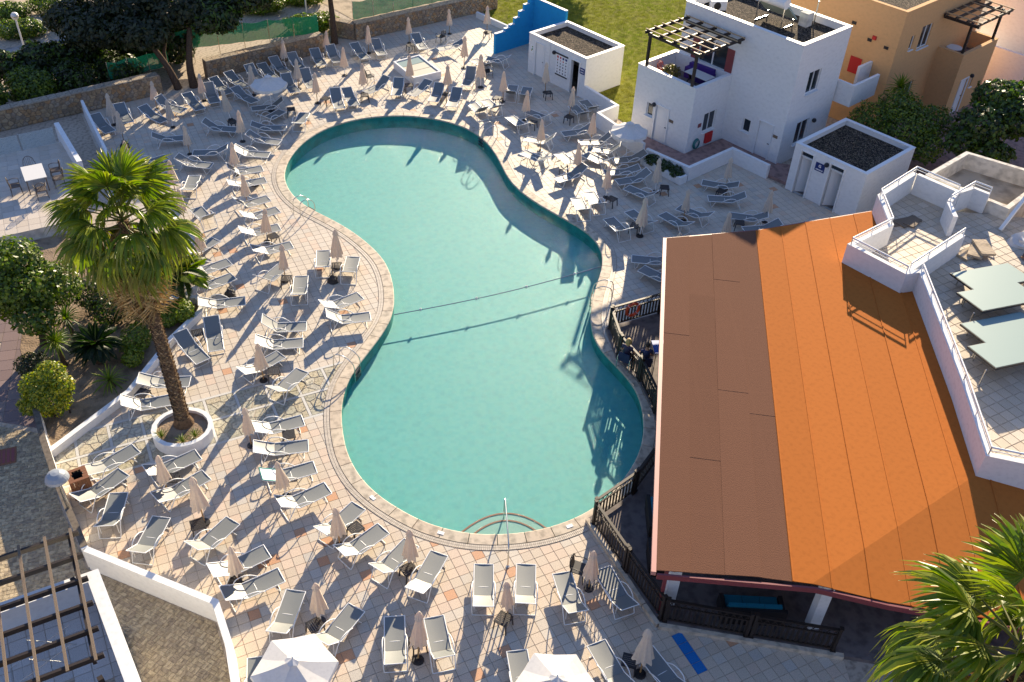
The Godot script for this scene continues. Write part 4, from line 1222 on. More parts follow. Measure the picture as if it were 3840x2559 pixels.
func stage_20_huts() -> void:
	rng.seed = 3
	var o := Vector3(0.13, 0, -56.43)
	var t := thing("service_hut", "white flat-roofed service hut with gravel roof and notice board", "hut")
	shell(t, o, 4.87, 3.2, 2.45, 0.16, M.stucco, [[0.62, 0.0, 1.36, 2.05], [3.72, 0.0, 4.36, 2.05]])
	door(t, o, E1, 0.62, 0.74, 2.05); frame_of(t, o, E1, 0.62, 0.74, 2.05); frame_of(t, o, E1, 3.72, 0.64, 2.05)
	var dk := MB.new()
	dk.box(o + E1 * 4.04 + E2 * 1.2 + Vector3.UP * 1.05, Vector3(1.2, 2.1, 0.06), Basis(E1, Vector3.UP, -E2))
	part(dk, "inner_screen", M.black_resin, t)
	var pp := MB.new(); pp.tube([o + E1 * 1.86 - E2 * 0.03 + Vector3.UP * 0.05, o + E1 * 1.86 - E2 * 0.03 + Vector3.UP * 2.3], 0.022, 6)
	part(pp, "drain_pipe", M.white_paint, t)
	wall_lamp(t, o, E1, 2.28, 1.98)
	var bd := lump(t, "notice_board", o, E1, 2.93, 1.38, Vector3(1.02, 1.36, 0.03), M.white_print)
	var bdo := o - E2 * 0.034
	lump(bd, "board_header", bdo, E1, 2.93, 2.02, Vector3(1.02, 0.10, 0.01), M.black_resin)
	lump(bd, "board_footer", bdo, E1, 2.93, 0.74, Vector3(1.02, 0.08, 0.01), M.black_resin)
	for r in 6:
		for c in 4:
			var m2: Material = M.black_resin
			if r == 0: m2 = [M.red, M.red, M.blue_sign, M.blue_sign][c]
			elif r == 1 and c < 3: m2 = M.red
			lump(bd, "pictogram", bdo, E1, 2.58 + c * 0.235, 1.83 - r * 0.185, Vector3((0.13 if r < 1 else 0.07) * rng.randf_range(0.7, 1.2), (0.14 if r < 1 else 0.09) * rng.randf_range(0.7, 1.1), 0.006), m2)
	var sg := lump(t, "blue_sign", o, E1, 4.62, 1.62, Vector3(0.40, 0.36, 0.02), M.blue_sign)
	for r in 2:
		for c in 3: lump(sg, "lettering", o - E2 * 0.024, E1, 4.53 + c * 0.09, 1.70 - r * 0.15, Vector3(0.07, 0.06, 0.006), M.white_print)
	var pos := lump(t, "leaf_poster", o, E1, 0.30, 1.55, Vector3(0.26, 0.5, 0.012), M.white_print)
	for k in 6: lump(pos, "leaf_print", o - E2 * 0.014, E1, 0.24 + rng.randf() * 0.12, 1.42 + rng.randf() * 0.3, Vector3(0.07, 0.08, 0.004), M.p_green if k % 2 == 0 else M.p_sand)
	# low white wall that bends away from the hut
	t = thing("low_wall", "low white wall running from the service hut towards the apartment", "wall")
	wall_path(t, [Vector2(3.55, -52.85), Vector2(5.3, -50.5), Vector2(4.2, -49.4), Vector2(6.5, -46.0)], 0.0, 0.85, 0.18, M.stucco)
	t = thing("stepped_wall", "tall blue-painted wall stepping down beside the service hut", "wall")
	var c0 := Vector3(-2.06, 0, -58.85)
	var hs := [1.3, 1.3, 1.45, 1.6, 1.95, 2.3, 2.65, 2.95]
	for k in hs.size():
		var mb := MB.new()
		mb.box(c0 + E2 * (k * 0.4 + 0.2) + Vector3.UP * hs[k] * 0.5, Vector3(0.18, hs[k], 0.398), Basis(E1, Vector3.UP, -E2))
		part(mb, "wall_step", M.blue_paint, t)
		var cp := MB.new()
		cp.box(c0 + E2 * (k * 0.4 + 0.2) + Vector3.UP * (hs[k] + 0.014), Vector3(0.2, 0.028, 0.40), Basis(E1, Vector3.UP, -E2))
		part(cp, "white_cap", M.white_paint, t)
	var mb2 := MB.new()
	mb2.wall(c0 + E2 * 3.2, E1, 3.0, 2.95, 0.18)
	part(mb2, "back_wall", M.blue_paint, t)
	var cp2 := MB.new()
	cp2.box(c0 + E2 * 3.29 + E1 * 1.5 + Vector3.UP * 2.965, Vector3(3.0, 0.028, 0.2), Basis(E1, Vector3.UP, -E2))
	part(cp2, "white_cap", M.white_paint, t)
	# hut with the two open doors
	o = Vector3(13.68, 0, -43.5)
	t = thing("toilet_hut", "white flat-roofed hut with two open doors and a blue sign", "hut")
	shell(t, o, 4.05, 4.42, 2.6, 0.18, M.stucco, [[0.45, 0.0, 1.13, 2.36], [2.15, 0.0, 2.88, 2.36]])
	for x in [[0.45, 0.68], [2.15, 0.73]]:
		frame_of(t, o, E1, x[0], x[1], 2.36)
		var tr := lump(t, "transom_bar", o - E2 * -0.10, E1, x[0] + x[1] * 0.5, 2.08, Vector3(x[1] - 0.01, 0.06, 0.06), M.white_paint)
		lump(tr, "transom_pane", o - E2 * -0.10, E1, x[0] + x[1] * 0.5, 2.235, Vector3(x[1] - 0.01, 0.24, 0.015), M.glass_dark)
		door(t, o, E1, x[0] + 0.02, x[1] - 0.04, 2.03, 0.75, 0.14)
	var fl := MB.new()
	fl.box(o + E1 * 2.02 + E2 * 2.2 + Vector3.UP * 0.008, Vector3(3.6, 0.016, 3.9), Basis(E1, Vector3.UP, -E2))
	part(fl, "inner_floor", M.platform, t)
	sg = lump(t, "blue_sign", o, E1, 1.60, 1.92, Vector3(0.52, 0.44, 0.025), M.blue_sign)
	var tx := TextMesh.new()
	tx.text = "G"; tx.font_size = 20; tx.pixel_size = 0.011; tx.depth = 0.006
	var fnt := SystemFont.new(); fnt.font_names = PackedStringArray(["Droid Sans"]); fnt.font_weight = 700
	tx.font = fnt
	var tm := MeshInstance3D.new()
	tm.name = "lettering"; tm.mesh = tx; tm.material_override = M.white_print
	tm.transform = Transform3D(Basis(E1, Vector3.UP, -E2), o + E1 * 1.60 + Vector3.UP * 1.99 - E2 * 0.032)
	sg.add_child(tm, true)
	for k in 9: lump(sg, "lettering", o - E2 * 0.028, E1, 1.42 + k * 0.045, 1.79, Vector3(0.032, 0.05 + 0.01 * (k % 3), 0.005), M.white_print)
	wall_lamp(t, o, E1, 1.95, 2.22)

func wall_path(parent: Node3D, pts: Array, y0: float, y1: float, th: float, m: Material, closed := false) -> void:
	# a wall of even thickness along a bent line, mitred at its bends, with a thin coping
	var L := []; var R := []
	var nn := pts.size()
	for i in nn:
		var a: Vector2 = pts[maxi(i - 1, 0)] if not closed else pts[(i - 1 + nn) % nn]; var b: Vector2 = pts[i]; var c: Vector2 = pts[mini(i + 1, nn - 1)] if not closed else pts[(i + 1) % nn]
		var d0 := (b - a).normalized() if b != a else (c - b).normalized(); var d1 := (c - b).normalized() if c != b else d0
		var n0 := Vector2(d0.y, -d0.x); var n1 := Vector2(d1.y, -d1.x)
		var mm := (n0 + n1).normalized()
		mm /= maxf(0.4, mm.dot(n0))
		L.append(b + mm * th * 0.5); R.append(b - mm * th * 0.5)
	for i in (nn if closed else nn - 1):
		var j := (i + 1) % nn
		var mb := MB.new()
		mb.prism(PackedVector2Array([L[i], L[j], R[j], R[i]]), y0, y1, true)
		part(mb, "wall_run", m, parent)

func stage_21_apartment() -> void:
	rng.seed = 4
	var t := thing("apartment_house", "white two-storey apartment house with roof terrace and gravel roof", "building")
	var a := Vector3(8.42, 0, -51.2)      # tall block
	var b := Vector3(6.06, 0, -49.33)     # terrace block in front of it
	shell(t, a, 7.5, 4.28, 6.66, 0.2, M.stucco, [[4.95, 1.1, 5.45, 1.85], [6.0, 0.0, 6.85, 2.1], [1.3, 2.95, 3.2, 5.15]], [[1.2, 0.85, 2.35, 2.15], [1.2, 3.75, 2.3, 4.95]], 0.0, true, 0.35)
	shell(t, b, 4.0, 3.08, 3.85, 0.2, M.stucco, [[0.95, 1.25, 1.4, 2.0], [1.62, 0.0, 2.5, 2.1]], [[1.15, 1.0, 2.2, 2.1]], 0.0, true, 0.9, M.platform)
	window(t, a, E1, 4.95, 1.1, 0.5, 0.75, 1); door(t, a, E1, 6.0, 0.85, 2.1); frame_of(t, a, E1, 6.0, 0.85, 2.1)
	var ar := a + E1 * 7.5
	window(t, ar, E2, 1.2, 0.85, 1.15, 1.3); window(t, ar, E2, 1.2, 3.75, 1.1, 1.2)
	window(t, b, E1, 0.95, 1.25, 0.45, 0.75, 1); door(t, b, E1, 1.62, 0.88, 2.1); frame_of(t, b, E1, 1.62, 0.88, 2.1)
	var br := b + E1 * 4.0
	window(t, br, E2, 1.15, 1.0, 1.05, 1.1)
	wall_lamp(t, b, E1, 1.5, 2.05); wall_lamp(t, ar, E2, 2.7, 1.9)
	plate(t, b, E1, 2.75, 1.55, 0.28, 0.16); plate(t, a, E1, 7.1, 1.6, 0.28, 0.16)
	lump(t, "red_plate", br, E2, 0.85, 1.55, Vector3(0.26, 0.22, 0.02), M.maroon)
	lump(t, "fire_hose_box", br, E2, 1.75, 0.62, Vector3(0.52, 0.6, 0.14), M.red)
	var hz := MB.new()
	for k in 4:
		var ring := []
		for i in 15:
			var an := TAU * i / 14
			ring.append(br + E2 * (0.75 + cos(an) * (0.26 - k * 0.02)) + E1 * (0.05 + k * 0.03) + Vector3.UP * (0.52 + sin(an) * (0.30 - k * 0.02)))
		hz.tube(ring, 0.018, 5, -1, false)
	part(hz, "garden_hose", M.hose, t)
	# sliding door of the terrace with brown shutters
	var sl := MB.new()
	sl.box(a + E1 * 2.25 + E2 * 0.12 + Vector3.UP * 4.05, Vector3(1.86, 2.16, 0.03), Basis(E1, Vector3.UP, -E2))
	part(sl, "terrace_glass", M.glass_dark, t)
	for x in [1.1, 3.42]: lump(t, "shutter", a, E1, x, 4.05, Vector3(0.45, 2.15, 0.05), M.maroon)
	var fr := MB.new()
	for x in [1.33, 2.25, 3.17]: fr.box(a + E1 * x + E2 * 0.08 + Vector3.UP * 4.05, Vector3(0.06, 2.16, 0.06), Basis(E1, Vector3.UP, -E2))
	part(fr, "terrace_door_frame", M.white_paint, t)
	# balcony at the right side
	var bl := MB.new()
	var q := Basis(E1, Vector3.UP, -E2)
	var bo := Vector3(16.55, 0, -49.05)
	bl.box(bo + E1 * 0.65 + E2 * 1.25 + Vector3.UP * 2.6, Vector3(1.3, 0.2, 2.5), q)
	bl.box(bo + E1 * 0.65 + E2 * 0.08 + Vector3.UP * 3.2, Vector3(1.3, 1.0, 0.16), q)
	bl.box(bo + E1 * 1.22 + E2 * 1.33 + Vector3.UP * 3.2, Vector3(0.16, 1.0, 2.336), q)
	part(bl, "balcony", M.stucco, t)
	var bp := MB.new(); bp.box(bo + E1 * 0.57 + E2 * 1.3 + Vector3.UP * 2.706, Vector3(1.1, 0.012, 2.2), q)
	part(bp, "balcony_floor", M.pink_floor, t)
	# parapet link between the houses
	var lk := MB.new(); lk.box(bo + E1 * 0.3 + E2 * 3.2 + Vector3.UP * 3.3, Vector3(0.16, 1.3, 2.6), q)
	part(lk, "link_wall", M.stucco, t)
	# gear on the roof
	var k := thing("solar_water_heater", "solar water heater with slanted panel on the apartment roof", "water heater", a + E1 * 4.2 + E2 * 2.2 + Vector3.UP * 6.31)
	var mb := MB.new()
	var qq := Basis(E1, Vector3.UP, -E2) * Basis(Vector3.RIGHT, -0.7)
	mb.box(Vector3(0, 0.75, 0), Vector3(2.0, 0.08, 1.2), qq); part(mb, "panel", M.collector_glass, k)
	mb = MB.new(); mb.tube([E1 * -0.9 + Vector3.UP * 1.35 - E2 * 0.6, E1 * 0.9 + Vector3.UP * 1.35 - E2 * 0.6], 0.28, 14); part(mb, "tank", M.white_paint, k)
	for s in [-0.8, 0.8]:
		mb = MB.new()
		mb.bar(E1 * s - E2 * 0.6, E1 * s - E2 * 0.6 + Vector3.UP * 1.1, 0.05, 0.05); mb.bar(E1 * s + E2 * 0.45, E1 * s + E2 * 0.45 + Vector3.UP * 0.32, 0.05, 0.05)
		mb.bar(E1 * s - E2 * 0.62 + Vector3.UP * 0.03, E1 * s + E2 * 0.5 + Vector3.UP * 0.03, 0.05, 0.05)
		part(mb, "stand", M.steel, k)
	k = thing("chimney_flue", "short square flue with pipe on the apartment roof", "flue", a + E1 * 5.4 + E2 * 3.2 + Vector3.UP * 6.31)
	mb = MB.new(); mb.box(Vector3(0, 0.35, 0), Vector3(0.5, 0.7, 0.5), Basis(E1, Vector3.UP, -E2)); part(mb, "flue_body", M.stucco_old, k)
	mb = MB.new(); mb.tube([Vector3(0.45, 0, 0), Vector3(0.45, 1.3, 0)], 0.04, 6); part(mb, "pipe", M.steel, k)
	k = thing("roof_unit", "small white air conditioner lying on the apartment's left roof edge", "air conditioner", a + E1 * 1.2 + E2 * 1.2 + Vector3.UP * 6.31, 0.2)
	mb = MB.new(); mb.box(Vector3(0, 0.25, 0), Vector3(0.85, 0.5, 0.35)); part(mb, "casing", M.white_paint, k)
	mb = MB.new(); mb.lathe([Vector2(0.0, 0.0), Vector2(0.2, 0.0), Vector2(0.2, -0.02)], 16, Vector3(-0.1, 0.25, 0.19), 0.0, 8, Basis(Vector3.RIGHT, PI / 2)); part(mb, "fan_grille", M.black_resin, k)
	pergola("dark wooden pergola with pale slats over the apartment's roof terrace", Vector3(6.18, 0, -48.47), E1, E2, 3.66, 3.3, 5.95, 5, 6, [Vector2(6.45, -48.95), Vector2(8.62, -46.65)], 3.9, M.dark_wood, M.slat_wood)
	# things on the terrace
	k = thing("picnic_table", "slatted wooden table on the apartment's roof terrace", "table", b + E1 * 2.7 + E2 * 1.9 + Vector3.UP * 2.96, -0.81)
	for i in 5:
		mb = MB.new(); mb.box(Vector3(0, 0.72, -0.32 + i * 0.16), Vector3(1.5, 0.035, 0.13)); part(mb, "plank", M.white_resin, k)
	for s in [-0.6, 0.6]:
		mb = MB.new(); mb.bar(Vector3(s, 0, -0.3), Vector3(s, 0.70, 0.25), 0.07, 0.05); mb.bar(Vector3(s, 0, 0.3), Vector3(s, 0.70, -0.25), 0.05, 0.07); part(mb, "leg", M.dark_wood, k)
	k = thing("covered_bench", "bench under a purple cover on the apartment's roof terrace", "bench", b + E1 * 2.2 + E2 * 2.6 + Vector3.UP * 2.96, -0.81)
	mb = MB.new(); mb.box(Vector3(0, 0.3, 0), Vector3(1.7, 0.6, 0.55)); mb.bar(Vector3(-0.8, 0.65, -0.2), Vector3(0.8, 0.72, -0.2), 0.4, 0.25); part(mb, "cover", M.purple, k)
	k = thing("red_chair", "red garden chair at the left end of the roof terrace", "chair", b + E1 * 0.75 + E2 * 1.2 + Vector3.UP * 2.96, 0.7)
	simple_chair(k, M.orange_plastic, M.orange_plastic)
	k = thing("potted_bush", "round potted bush on the apartment's roof terrace", "plant", b + E1 * 1.6 + E2 * 0.75 + Vector3.UP * 2.96)
	mb = MB.new(); mb.lathe([Vector2(0.0, 0.36), Vector2(0.18, 0.36), Vector2(0.2, 0.4), Vector2(0.15, 0.0)], 14); part(mb, "pot", M.terracotta, k)
	leaf_part(k, "foliage", [[Vector3(0, 0.78, 0), Vector3(0.5, 0.42, 0.5)]], 500, 0.10, [Color(0.16, 0.11, 0.02), Color(0.10, 0.09, 0.015), Color(0.22, 0.16, 0.04)], 9)
	# walled walk and planter in front of the house
	t = thing("front_terrace", "raised walk with low white wall in front of the apartment", "terrace")
	mb = MB.new(); mb.prism(v2([6.6, -45.9, 8.7, -43.8, 11.3, -46.2, 14.0, -43.6, 16.0, -45.5, 13.6, -45.9, 11.2, -48.5, 8.75, -46.4, 6.0, -49.0]), -0.01, 0.16)
	part(mb, "walk_floor", M.pink_floor, t)
	wall_path(t, [Vector2(6.62, -45.62), Vector2(8.66, -43.82), Vector2(11.25, -46.15), Vector2(12.9, -44.45)], 0.0, 0.78, 0.2, M.stucco)
	t = thing("planter", "white planter with clipped green shrub below the apartment", "planter")
	wall_path(t, [Vector2(6.35, -45.35), Vector2(8.2, -43.35), Vector2(8.55, -43.65)], 0.0, 0.42, 0.14, M.stucco)
	mb = MB.new(); mb.prism(v2([6.42, -45.35, 8.22, -43.42, 8.55, -43.75, 6.75, -45.55]), 0.0, 0.3); part(mb, "soil", M.earth, t)
	leaf_part(t, "shrub", [[Vector3(6.95, 0.45, -45.0), Vector3(0.45, 0.3, 0.45)], [Vector3(7.5, 0.45, -44.45), Vector3(0.5, 0.3, 0.5)], [Vector3(8.05, 0.42, -43.85), Vector3(0.42, 0.3, 0.4)]], 1500, 0.09, [Color(0.035, 0.07, 0.012), Color(0.05, 0.085, 0.015), Color(0.025, 0.05, 0.01)], 4)

func simple_chair(k: Node3D, m: Material, lm: Material) -> void:
	var mb := MB.new()
	mb.box(Vector3(0, 0.43, 0), Vector3(0.46, 0.035, 0.45)); part(mb, "seat", m, k)
	mb = MB.new()
	var pr := []
	for i in 9:
		var a := PI * i / 8.0
		pr.append(Vector3(cos(a) * 0.24, 0.62 + sin(a) * 0.28, -0.23 - sin(a) * 0.05))
	mb.tube(pr, 0.016, 6)
	for i in 5: mb.bar(Vector3(-0.16 + i * 0.08, 0.45, -0.22), Vector3(-0.16 + i * 0.08, 0.85 - absf(i - 2.0) * 0.03, -0.27), 0.035, 0.012)
	part(mb, "backrest", m, k)
	mb = MB.new()
	for s in [-1.0, 1.0]: mb.tube(arc([Vector3(0.24 * s, 0.62, -0.22), Vector3(0.27 * s, 0.66, -0.02), Vector3(0.26 * s, 0.62, 0.2), Vector3(0.23 * s, 0.44, 0.21)], 2), 0.015, 5)
	part(mb, "arms", m, k)
	for sx in [-1.0, 1.0]:
		for sz in [-1.0, 1.0]:
			mb = MB.new(); mb.tube([Vector3(sx * 0.21, 0.42, sz * 0.2), Vector3(sx * 0.24, 0.0, sz * 0.24)], 0.016, 5); part(mb, "leg", lm, k)

func stage_22_orange() -> void:
	var t := thing("orange_house", "orange two-storey house behind the white apartment", "building")
	var a := Vector3(19.85, 0, -50.15) - E1 * 9.0
	shell(t, a, 9.0, 9.5, 7.0, 0.2, M.orange_stucco, [], [[1.35, 4.6, 1.75, 5.4], [2.35, 4.4, 3.5, 5.7], [2.0, 0.3, 3.3, 2.4]], 0.0, true, 0.3)
	var ar := a + E1 * 9.0
	window(t, ar, E2, 1.35, 4.6, 0.4, 0.8, 1); window(t, ar, E2, 2.35, 4.4, 1.15, 1.3); window(t, ar, E2, 2.0, 0.3, 1.3, 2.1)
	for q in [[6.2, 5.6], [7.35, 5.0], [8.4, 4.9], [5.7, 4.2]]: lump(t, "vent", a, E1, q[0], q[1], Vector3(0.26, 0.16, 0.03), M.black_resin)
	lump(t, "alarm_box", a, E1, 7.6, 5.2, Vector3(0.22, 0.2, 0.08), M.red)
	lump(t, "red_shutter", a, E1, 6.9, 3.4, Vector3(0.7, 0.9, 0.05), M.red)
	var b := Vector3(23.05, 0, -54.2)
	var t2 := thing("orange_annex", "orange annex block with roof terrace beside the orange house", "building")
	shell(t2, b, 2.3, 4.1, 3.9, 0.18, M.orange_stucco, [], [[0.9, 0.0, 1.75, 2.15], [2.2, 1.4, 2.5, 2.0]], 0.0, true, 0.95, M.platform)
	var br := b + E1 * 2.3
	door(t2, br, E2, 0.9, 0.85, 2.15); frame_of(t2, br, E2, 0.9, 0.85, 2.15); window(t2, br, E2, 2.2, 1.4, 0.3, 0.6, 1); wall_lamp(t2, br, E2, 2.0, 2.2)
	pergola("dark wooden pergola over the orange annex's roof terrace", Vector3(22.7, 0, -53.6), E1, E2, 2.6, 3.9, 5.95, 5, 5, [b + E1 * 2.1 + E2 * 0.2, b + E1 * 2.1 + E2 * 3.8].map(func(p): return Vector2(p.x, p.z)), 3.9, M.dark_wood, M.slat_wood)
	var k := thing("round_table", "round blue-grey table on the orange annex's terrace", "table", b + E1 * 1.1 + E2 * 1.3 + Vector3.UP * 2.96)
	var mb := MB.new(); mb.lathe([Vector2(0.0, 0.74), Vector2(0.45, 0.74), Vector2(0.46, 0.70), Vector2(0.0, 0.70)], 20); part(mb, "table_top", M.white_resin, k)
	mb = MB.new(); mb.tube([Vector3(0, 0, 0), Vector3(0, 0.7, 0)], 0.04, 8); part(mb, "leg", M.black_resin, k)
	for s in 2:
		k = thing("terrace_chair", ["dark chair left of the round table on the annex terrace", "dark chair right of the round table on the annex terrace"][s], "chair", b + E1 * (0.5 + s * 1.2) + E2 * (1.0 + s * 0.7) + Vector3.UP * 2.96, 0.8 + s * 3.0, "chairs on the annex terrace")
		simple_chair(k, M.black_resin, M.black_resin)
	# white walls and stair beyond on the right
	t = thing("garden_wall", "tall white wall behind the orange annex", "wall")
	wall_path(t, [Vector2(26.8, -59.6), Vector2(30.4, -56.0), Vector2(36.0, -50.6)], 0.0, 2.6, 0.2, M.stucco)
	t = thing("stair_balustrade", "slanting white stair wall with rail at the right edge", "wall")
	mb = MB.new()
	var s0 := Vector3(28.6, 0, -60.0); var s1 := Vector3(33.6, 0, -55.0)
	mb.quad(s0, s1, s1 + Vector3.UP * 3.2, s0 + Vector3.UP * 6.4, Vector3(-1, 0, 1)); mb.quad(s0 + E2 * 0.2, s1 + E2 * 0.2, s1 + E2 * 0.2 + Vector3.UP * 3.2, s0 + E2 * 0.2 + Vector3.UP * 6.4, Vector3(1, 0, -1))
	mb.quad(s0 + Vector3.UP * 6.4, s1 + Vector3.UP * 3.2, s1 + E2 * 0.2 + Vector3.UP * 3.2, s0 + E2 * 0.2 + Vector3.UP * 6.4, Vector3.UP)
	part(mb, "stair_wall", M.stucco, t)
	mb = MB.new(); mb.tube([s0 + Vector3.UP * 7.0 + E2 * 0.1, s1 + Vector3.UP * 3.8 + E2 * 0.1], 0.03, 6); part(mb, "rail", M.white_paint, t)
	var p := structure("courtyard_paving", "pinkish paved court beside the orange annex")
	mb = MB.new(); mb.poly(v2([16.0, -49.0, 20.5, -44.5, 30, -36, 40, -46, 33, -58, 26, -60, 23, -55]), 0.004)
	part(mb, "court_floor", M.pink_floor, p)

func stage_23_right_terrace() -> void:
	rng.seed = 6
	var t := thing("terrace_building", "white building with tiled roof terrace at the right edge", "building")
	var rim := [Vector2(17.95, -38.95), Vector2(15.75, -36.75), Vector2(15.6, -34.4), Vector2(13.5, -32.7), Vector2(15.2, -30.85), Vector2(15.85, -31.05), Vector2(15.35, -24.6), Vector2(14.95, -21.1), Vector2(22.0, -19.4)]
	wall_path(t, rim, 0.0, 3.72, 0.2, M.stucco)
	wall_path(t, [Vector2(18.05, -38.85), Vector2(19.4, -37.45), Vector2(18.75, -36.55)], 2.6, 3.72, 0.2, M.stucco)
	wall_path(t, [Vector2(15.3, -31.0), Vector2(18.45, -33.9)], 2.7, 3.7, 0.2, M.stucco)
	wall_path(t, [Vector2(18.7, -36.5), Vector2(18.6, -35.3)], 2.7, 3.7, 0.2, M.stucco)
	wall_path(t, [Vector2(19.42, -37.4), Vector2(20.25, -37.9), Vector2(20.8, -37.4)], 2.7, 3.7, 0.18, M.stucco)
	rail_on(t, [rim[0], rim[1], rim[2], rim[3], rim[4]], 3.72, 4.02, M.white_paint)
	rail_on(t, [rim[5], rim[6], rim[7], rim[8]], 3.72, 4.02, M.white_paint)
	rail_on(t, [rim[0], Vector2(19.4, -37.45)], 3.72, 4.02, M.white_paint)
	rail_on(t, [Vector2(15.4, -31.1), Vector2(18.45, -33.9)], 3.7, 4.0, M.white_paint)
	rail_on(t, [Vector2(18.75, -36.55), Vector2(20.25, -37.9), Vector2(20.8, -37.4)], 3.7, 4.0, M.white_paint)
	var fp := v2([17.9, -38.85, 15.85, -36.7, 15.7, -34.36, 13.66, -32.7, 15.25, -30.98, 15.95, -31.05, 15.45, -24.6, 15.06, -21.2, 22, -19.5, 36, -22, 36, -36, 21, -37.3, 19.5, -37.4])
	var mb := MB.new(); mb.prism(fp, 2.4, 2.70, true); part(mb, "roof_slab", M.grout, t)
	laid(t, "floor_tile", fp, 2.718, 0.42, 0.42, 0.52, M.tile, [Color(0.60, 0.50, 0.38), Color(0.57, 0.48, 0.37), Color(0.62, 0.53, 0.42)], 0.012, 290)
	# second, lower walled roof
	t = thing("walled_roof", "small sandy flat roof with worn white parapet behind the terrace", "building")
	var wr := [Vector2(21.5, -42.0), Vector2(18.9, -39.6), Vector2(21.6, -37.0), Vector2(24.6, -40.0)]
	wall_path(t, wr, 0.0, 3.3, 0.22, M.stucco_old, true)
	mb = MB.new(); mb.prism(v2([21.5, -41.85, 19.05, -39.6, 21.6, -37.2, 24.45, -40.0]), 2.3, 2.5, true); part(mb, "roof_floor", M.sand, t)
	# canopy roof on a slanting white post
	t = thing("canopy_roof", "pale corrugated canopy on white posts at the right edge", "canopy")
	mb = MB.new(); mb.prism(v2([22.3, -37.6, 30, -45, 34, -40, 25.0, -34.5]), 5.3, 5.42, true); part(mb, "canopy_sheet", M.stucco_old, t)
	mb = MB.new(); mb.bar(Vector3(21.1, 2.72, -36.0), Vector3(22.9, 5.3, -37.4), 0.14, 0.14); part(mb, "post", M.white_paint, t)
	mb = MB.new(); mb.bar(Vector3(26.0, 2.72, -34.8), Vector3(26.0, 5.3, -35.4), 0.14, 0.14); part(mb, "post", M.white_paint, t)
	# solar collectors: two racks of two panels
	var racks := [[Vector2(17.67, -31.65), Vector2(20.33, -32.6), Vector2(17.15, -28.75), Vector2(19.8, -29.7)], [Vector2(16.97, -28.35), Vector2(19.6, -29.3), Vector2(16.45, -25.45), Vector2(19.1, -26.4)]]
	var where := ["upper panel of the rack nearest the terrace bay", "lower panel of the rack nearest the terrace bay", "upper panel of the rack further down the terrace", "lower panel of the rack further down the terrace"]
	for r in 2:
		var q: Array = racks[r]
		for s in 2:
			var k := thing("solar_collector", "pale green flat solar collector, " + where[r * 2 + s], "solar collector", Vector3.ZERO, 0.0, "solar collectors on the roof terrace")
			var c := []
			for i in 4:
				var e: Vector2 = q[i % 2]; var g: Vector2 = q[2 + i % 2]
				var u := (0.0 if i < 2 else 1.0) * 0.485 + s * 0.515
				var p := e.lerp(g, u)
				c.append(Vector3(p.x, lerpf(3.25, 3.5, u), p.y))
			var nrm: Vector3 = (c[1] - c[0]).cross(c[2] - c[0]).normalized()
			if nrm.y < 0: nrm = -nrm
			var ctr: Vector3 = (c[0] + c[1] + c[2] + c[3]) * 0.25
			var ux: Vector3 = (c[1] - c[0]); var uz: Vector3 = (c[2] - c[0])
			var bs := Basis(ux.normalized(), nrm, ux.normalized().cross(nrm).normalized())
			var w := ux.length(); var d := uz.length()
			var cas := MB.new(); cas.box(ctr, Vector3(w, 0.08, d), bs); part(cas, "casing", M.black_resin, k)
			var gl := MB.new(); gl.box(ctr + nrm * 0.045, Vector3(w - 0.06, 0.014, d - 0.06), bs); part(gl, "glass", M.collector_glass, k)
			for e in 4:
				var lg := MB.new(); var p: Vector3 = c[e] * 0.94 + ctr * 0.06
				lg.bar(Vector3(p.x, 2.722, p.z), p - nrm * 0.05, 0.04, 0.04); part(lg, "leg", M.steel, k)
	# clutter
	var k2 := thing("cardboard_sheets", "brown cardboard sheets lying in the terrace bay", "cardboard", Vector3(17.0, 2.72, -36.3), 0.4)
	for i in 3:
		mb = MB.new(); mb.box(Vector3(i * 0.12, 0.02 + i * 0.03, i * 0.1), Vector3(1.5 - i * 0.3, 0.025, 0.5), Basis(Vector3.UP, i * 0.25)); part(mb, "sheet", M.grey_wood, k2)
	k2 = thing("folded_tarpaulin", "crumpled grey tarpaulin heaped by the slanting post", "tarpaulin", Vector3(22.0, 2.72, -35.0))
	mb = MB.new()
	var fn := FastNoiseLite.new(); fn.frequency = 1.6; fn.seed = 4
	heap(mb, Vector3(0.9, 0.42, 0.6), fn, 0.5); part(mb, "cloth", M.canvas_white, k2)
	k2 = thing("foam_mats", "beige foam mats on the tiled terrace floor", "mat", Vector3(19.0, 2.72, -33.9), 0.6)
	for i in 3:
		mb = MB.new(); mb.box(Vector3(0.3 * i, 0.06 + 0.11 * i, 0.1 * i), Vector3(1.1, 0.1, 0.6), Basis(Vector3.UP, 0.5 * i)); part(mb, "mat", M.sand, k2)
	k2 = thing("plank_stack", "brown planks leaning over the terrace beside the tarpaulin", "planks", Vector3(22.6, 2.72, -33.2), -0.7)
	for i in 4:
		mb = MB.new(); mb.box(Vector3(0, 0.05 + 0.055 * (i % 2), 0.16 * i), Vector3(3.0, 0.05, 0.13)); part(mb, "plank", M.bin_wood, k2)
	k2 = thing("metal_poles", "two long pale poles lying across the roof terrace", "poles", Vector3(19.6, 2.72, -31.2))
	for i in 2:
		mb = MB.new(); mb.tube([Vector3(-1.6 + i * 0.5, 0.10 + i * 0.02, 1.2), Vector3(2.4 + i * 0.6, 0.10, -2.0)], 0.05, 7); part(mb, "pole", M.white_resin, k2)

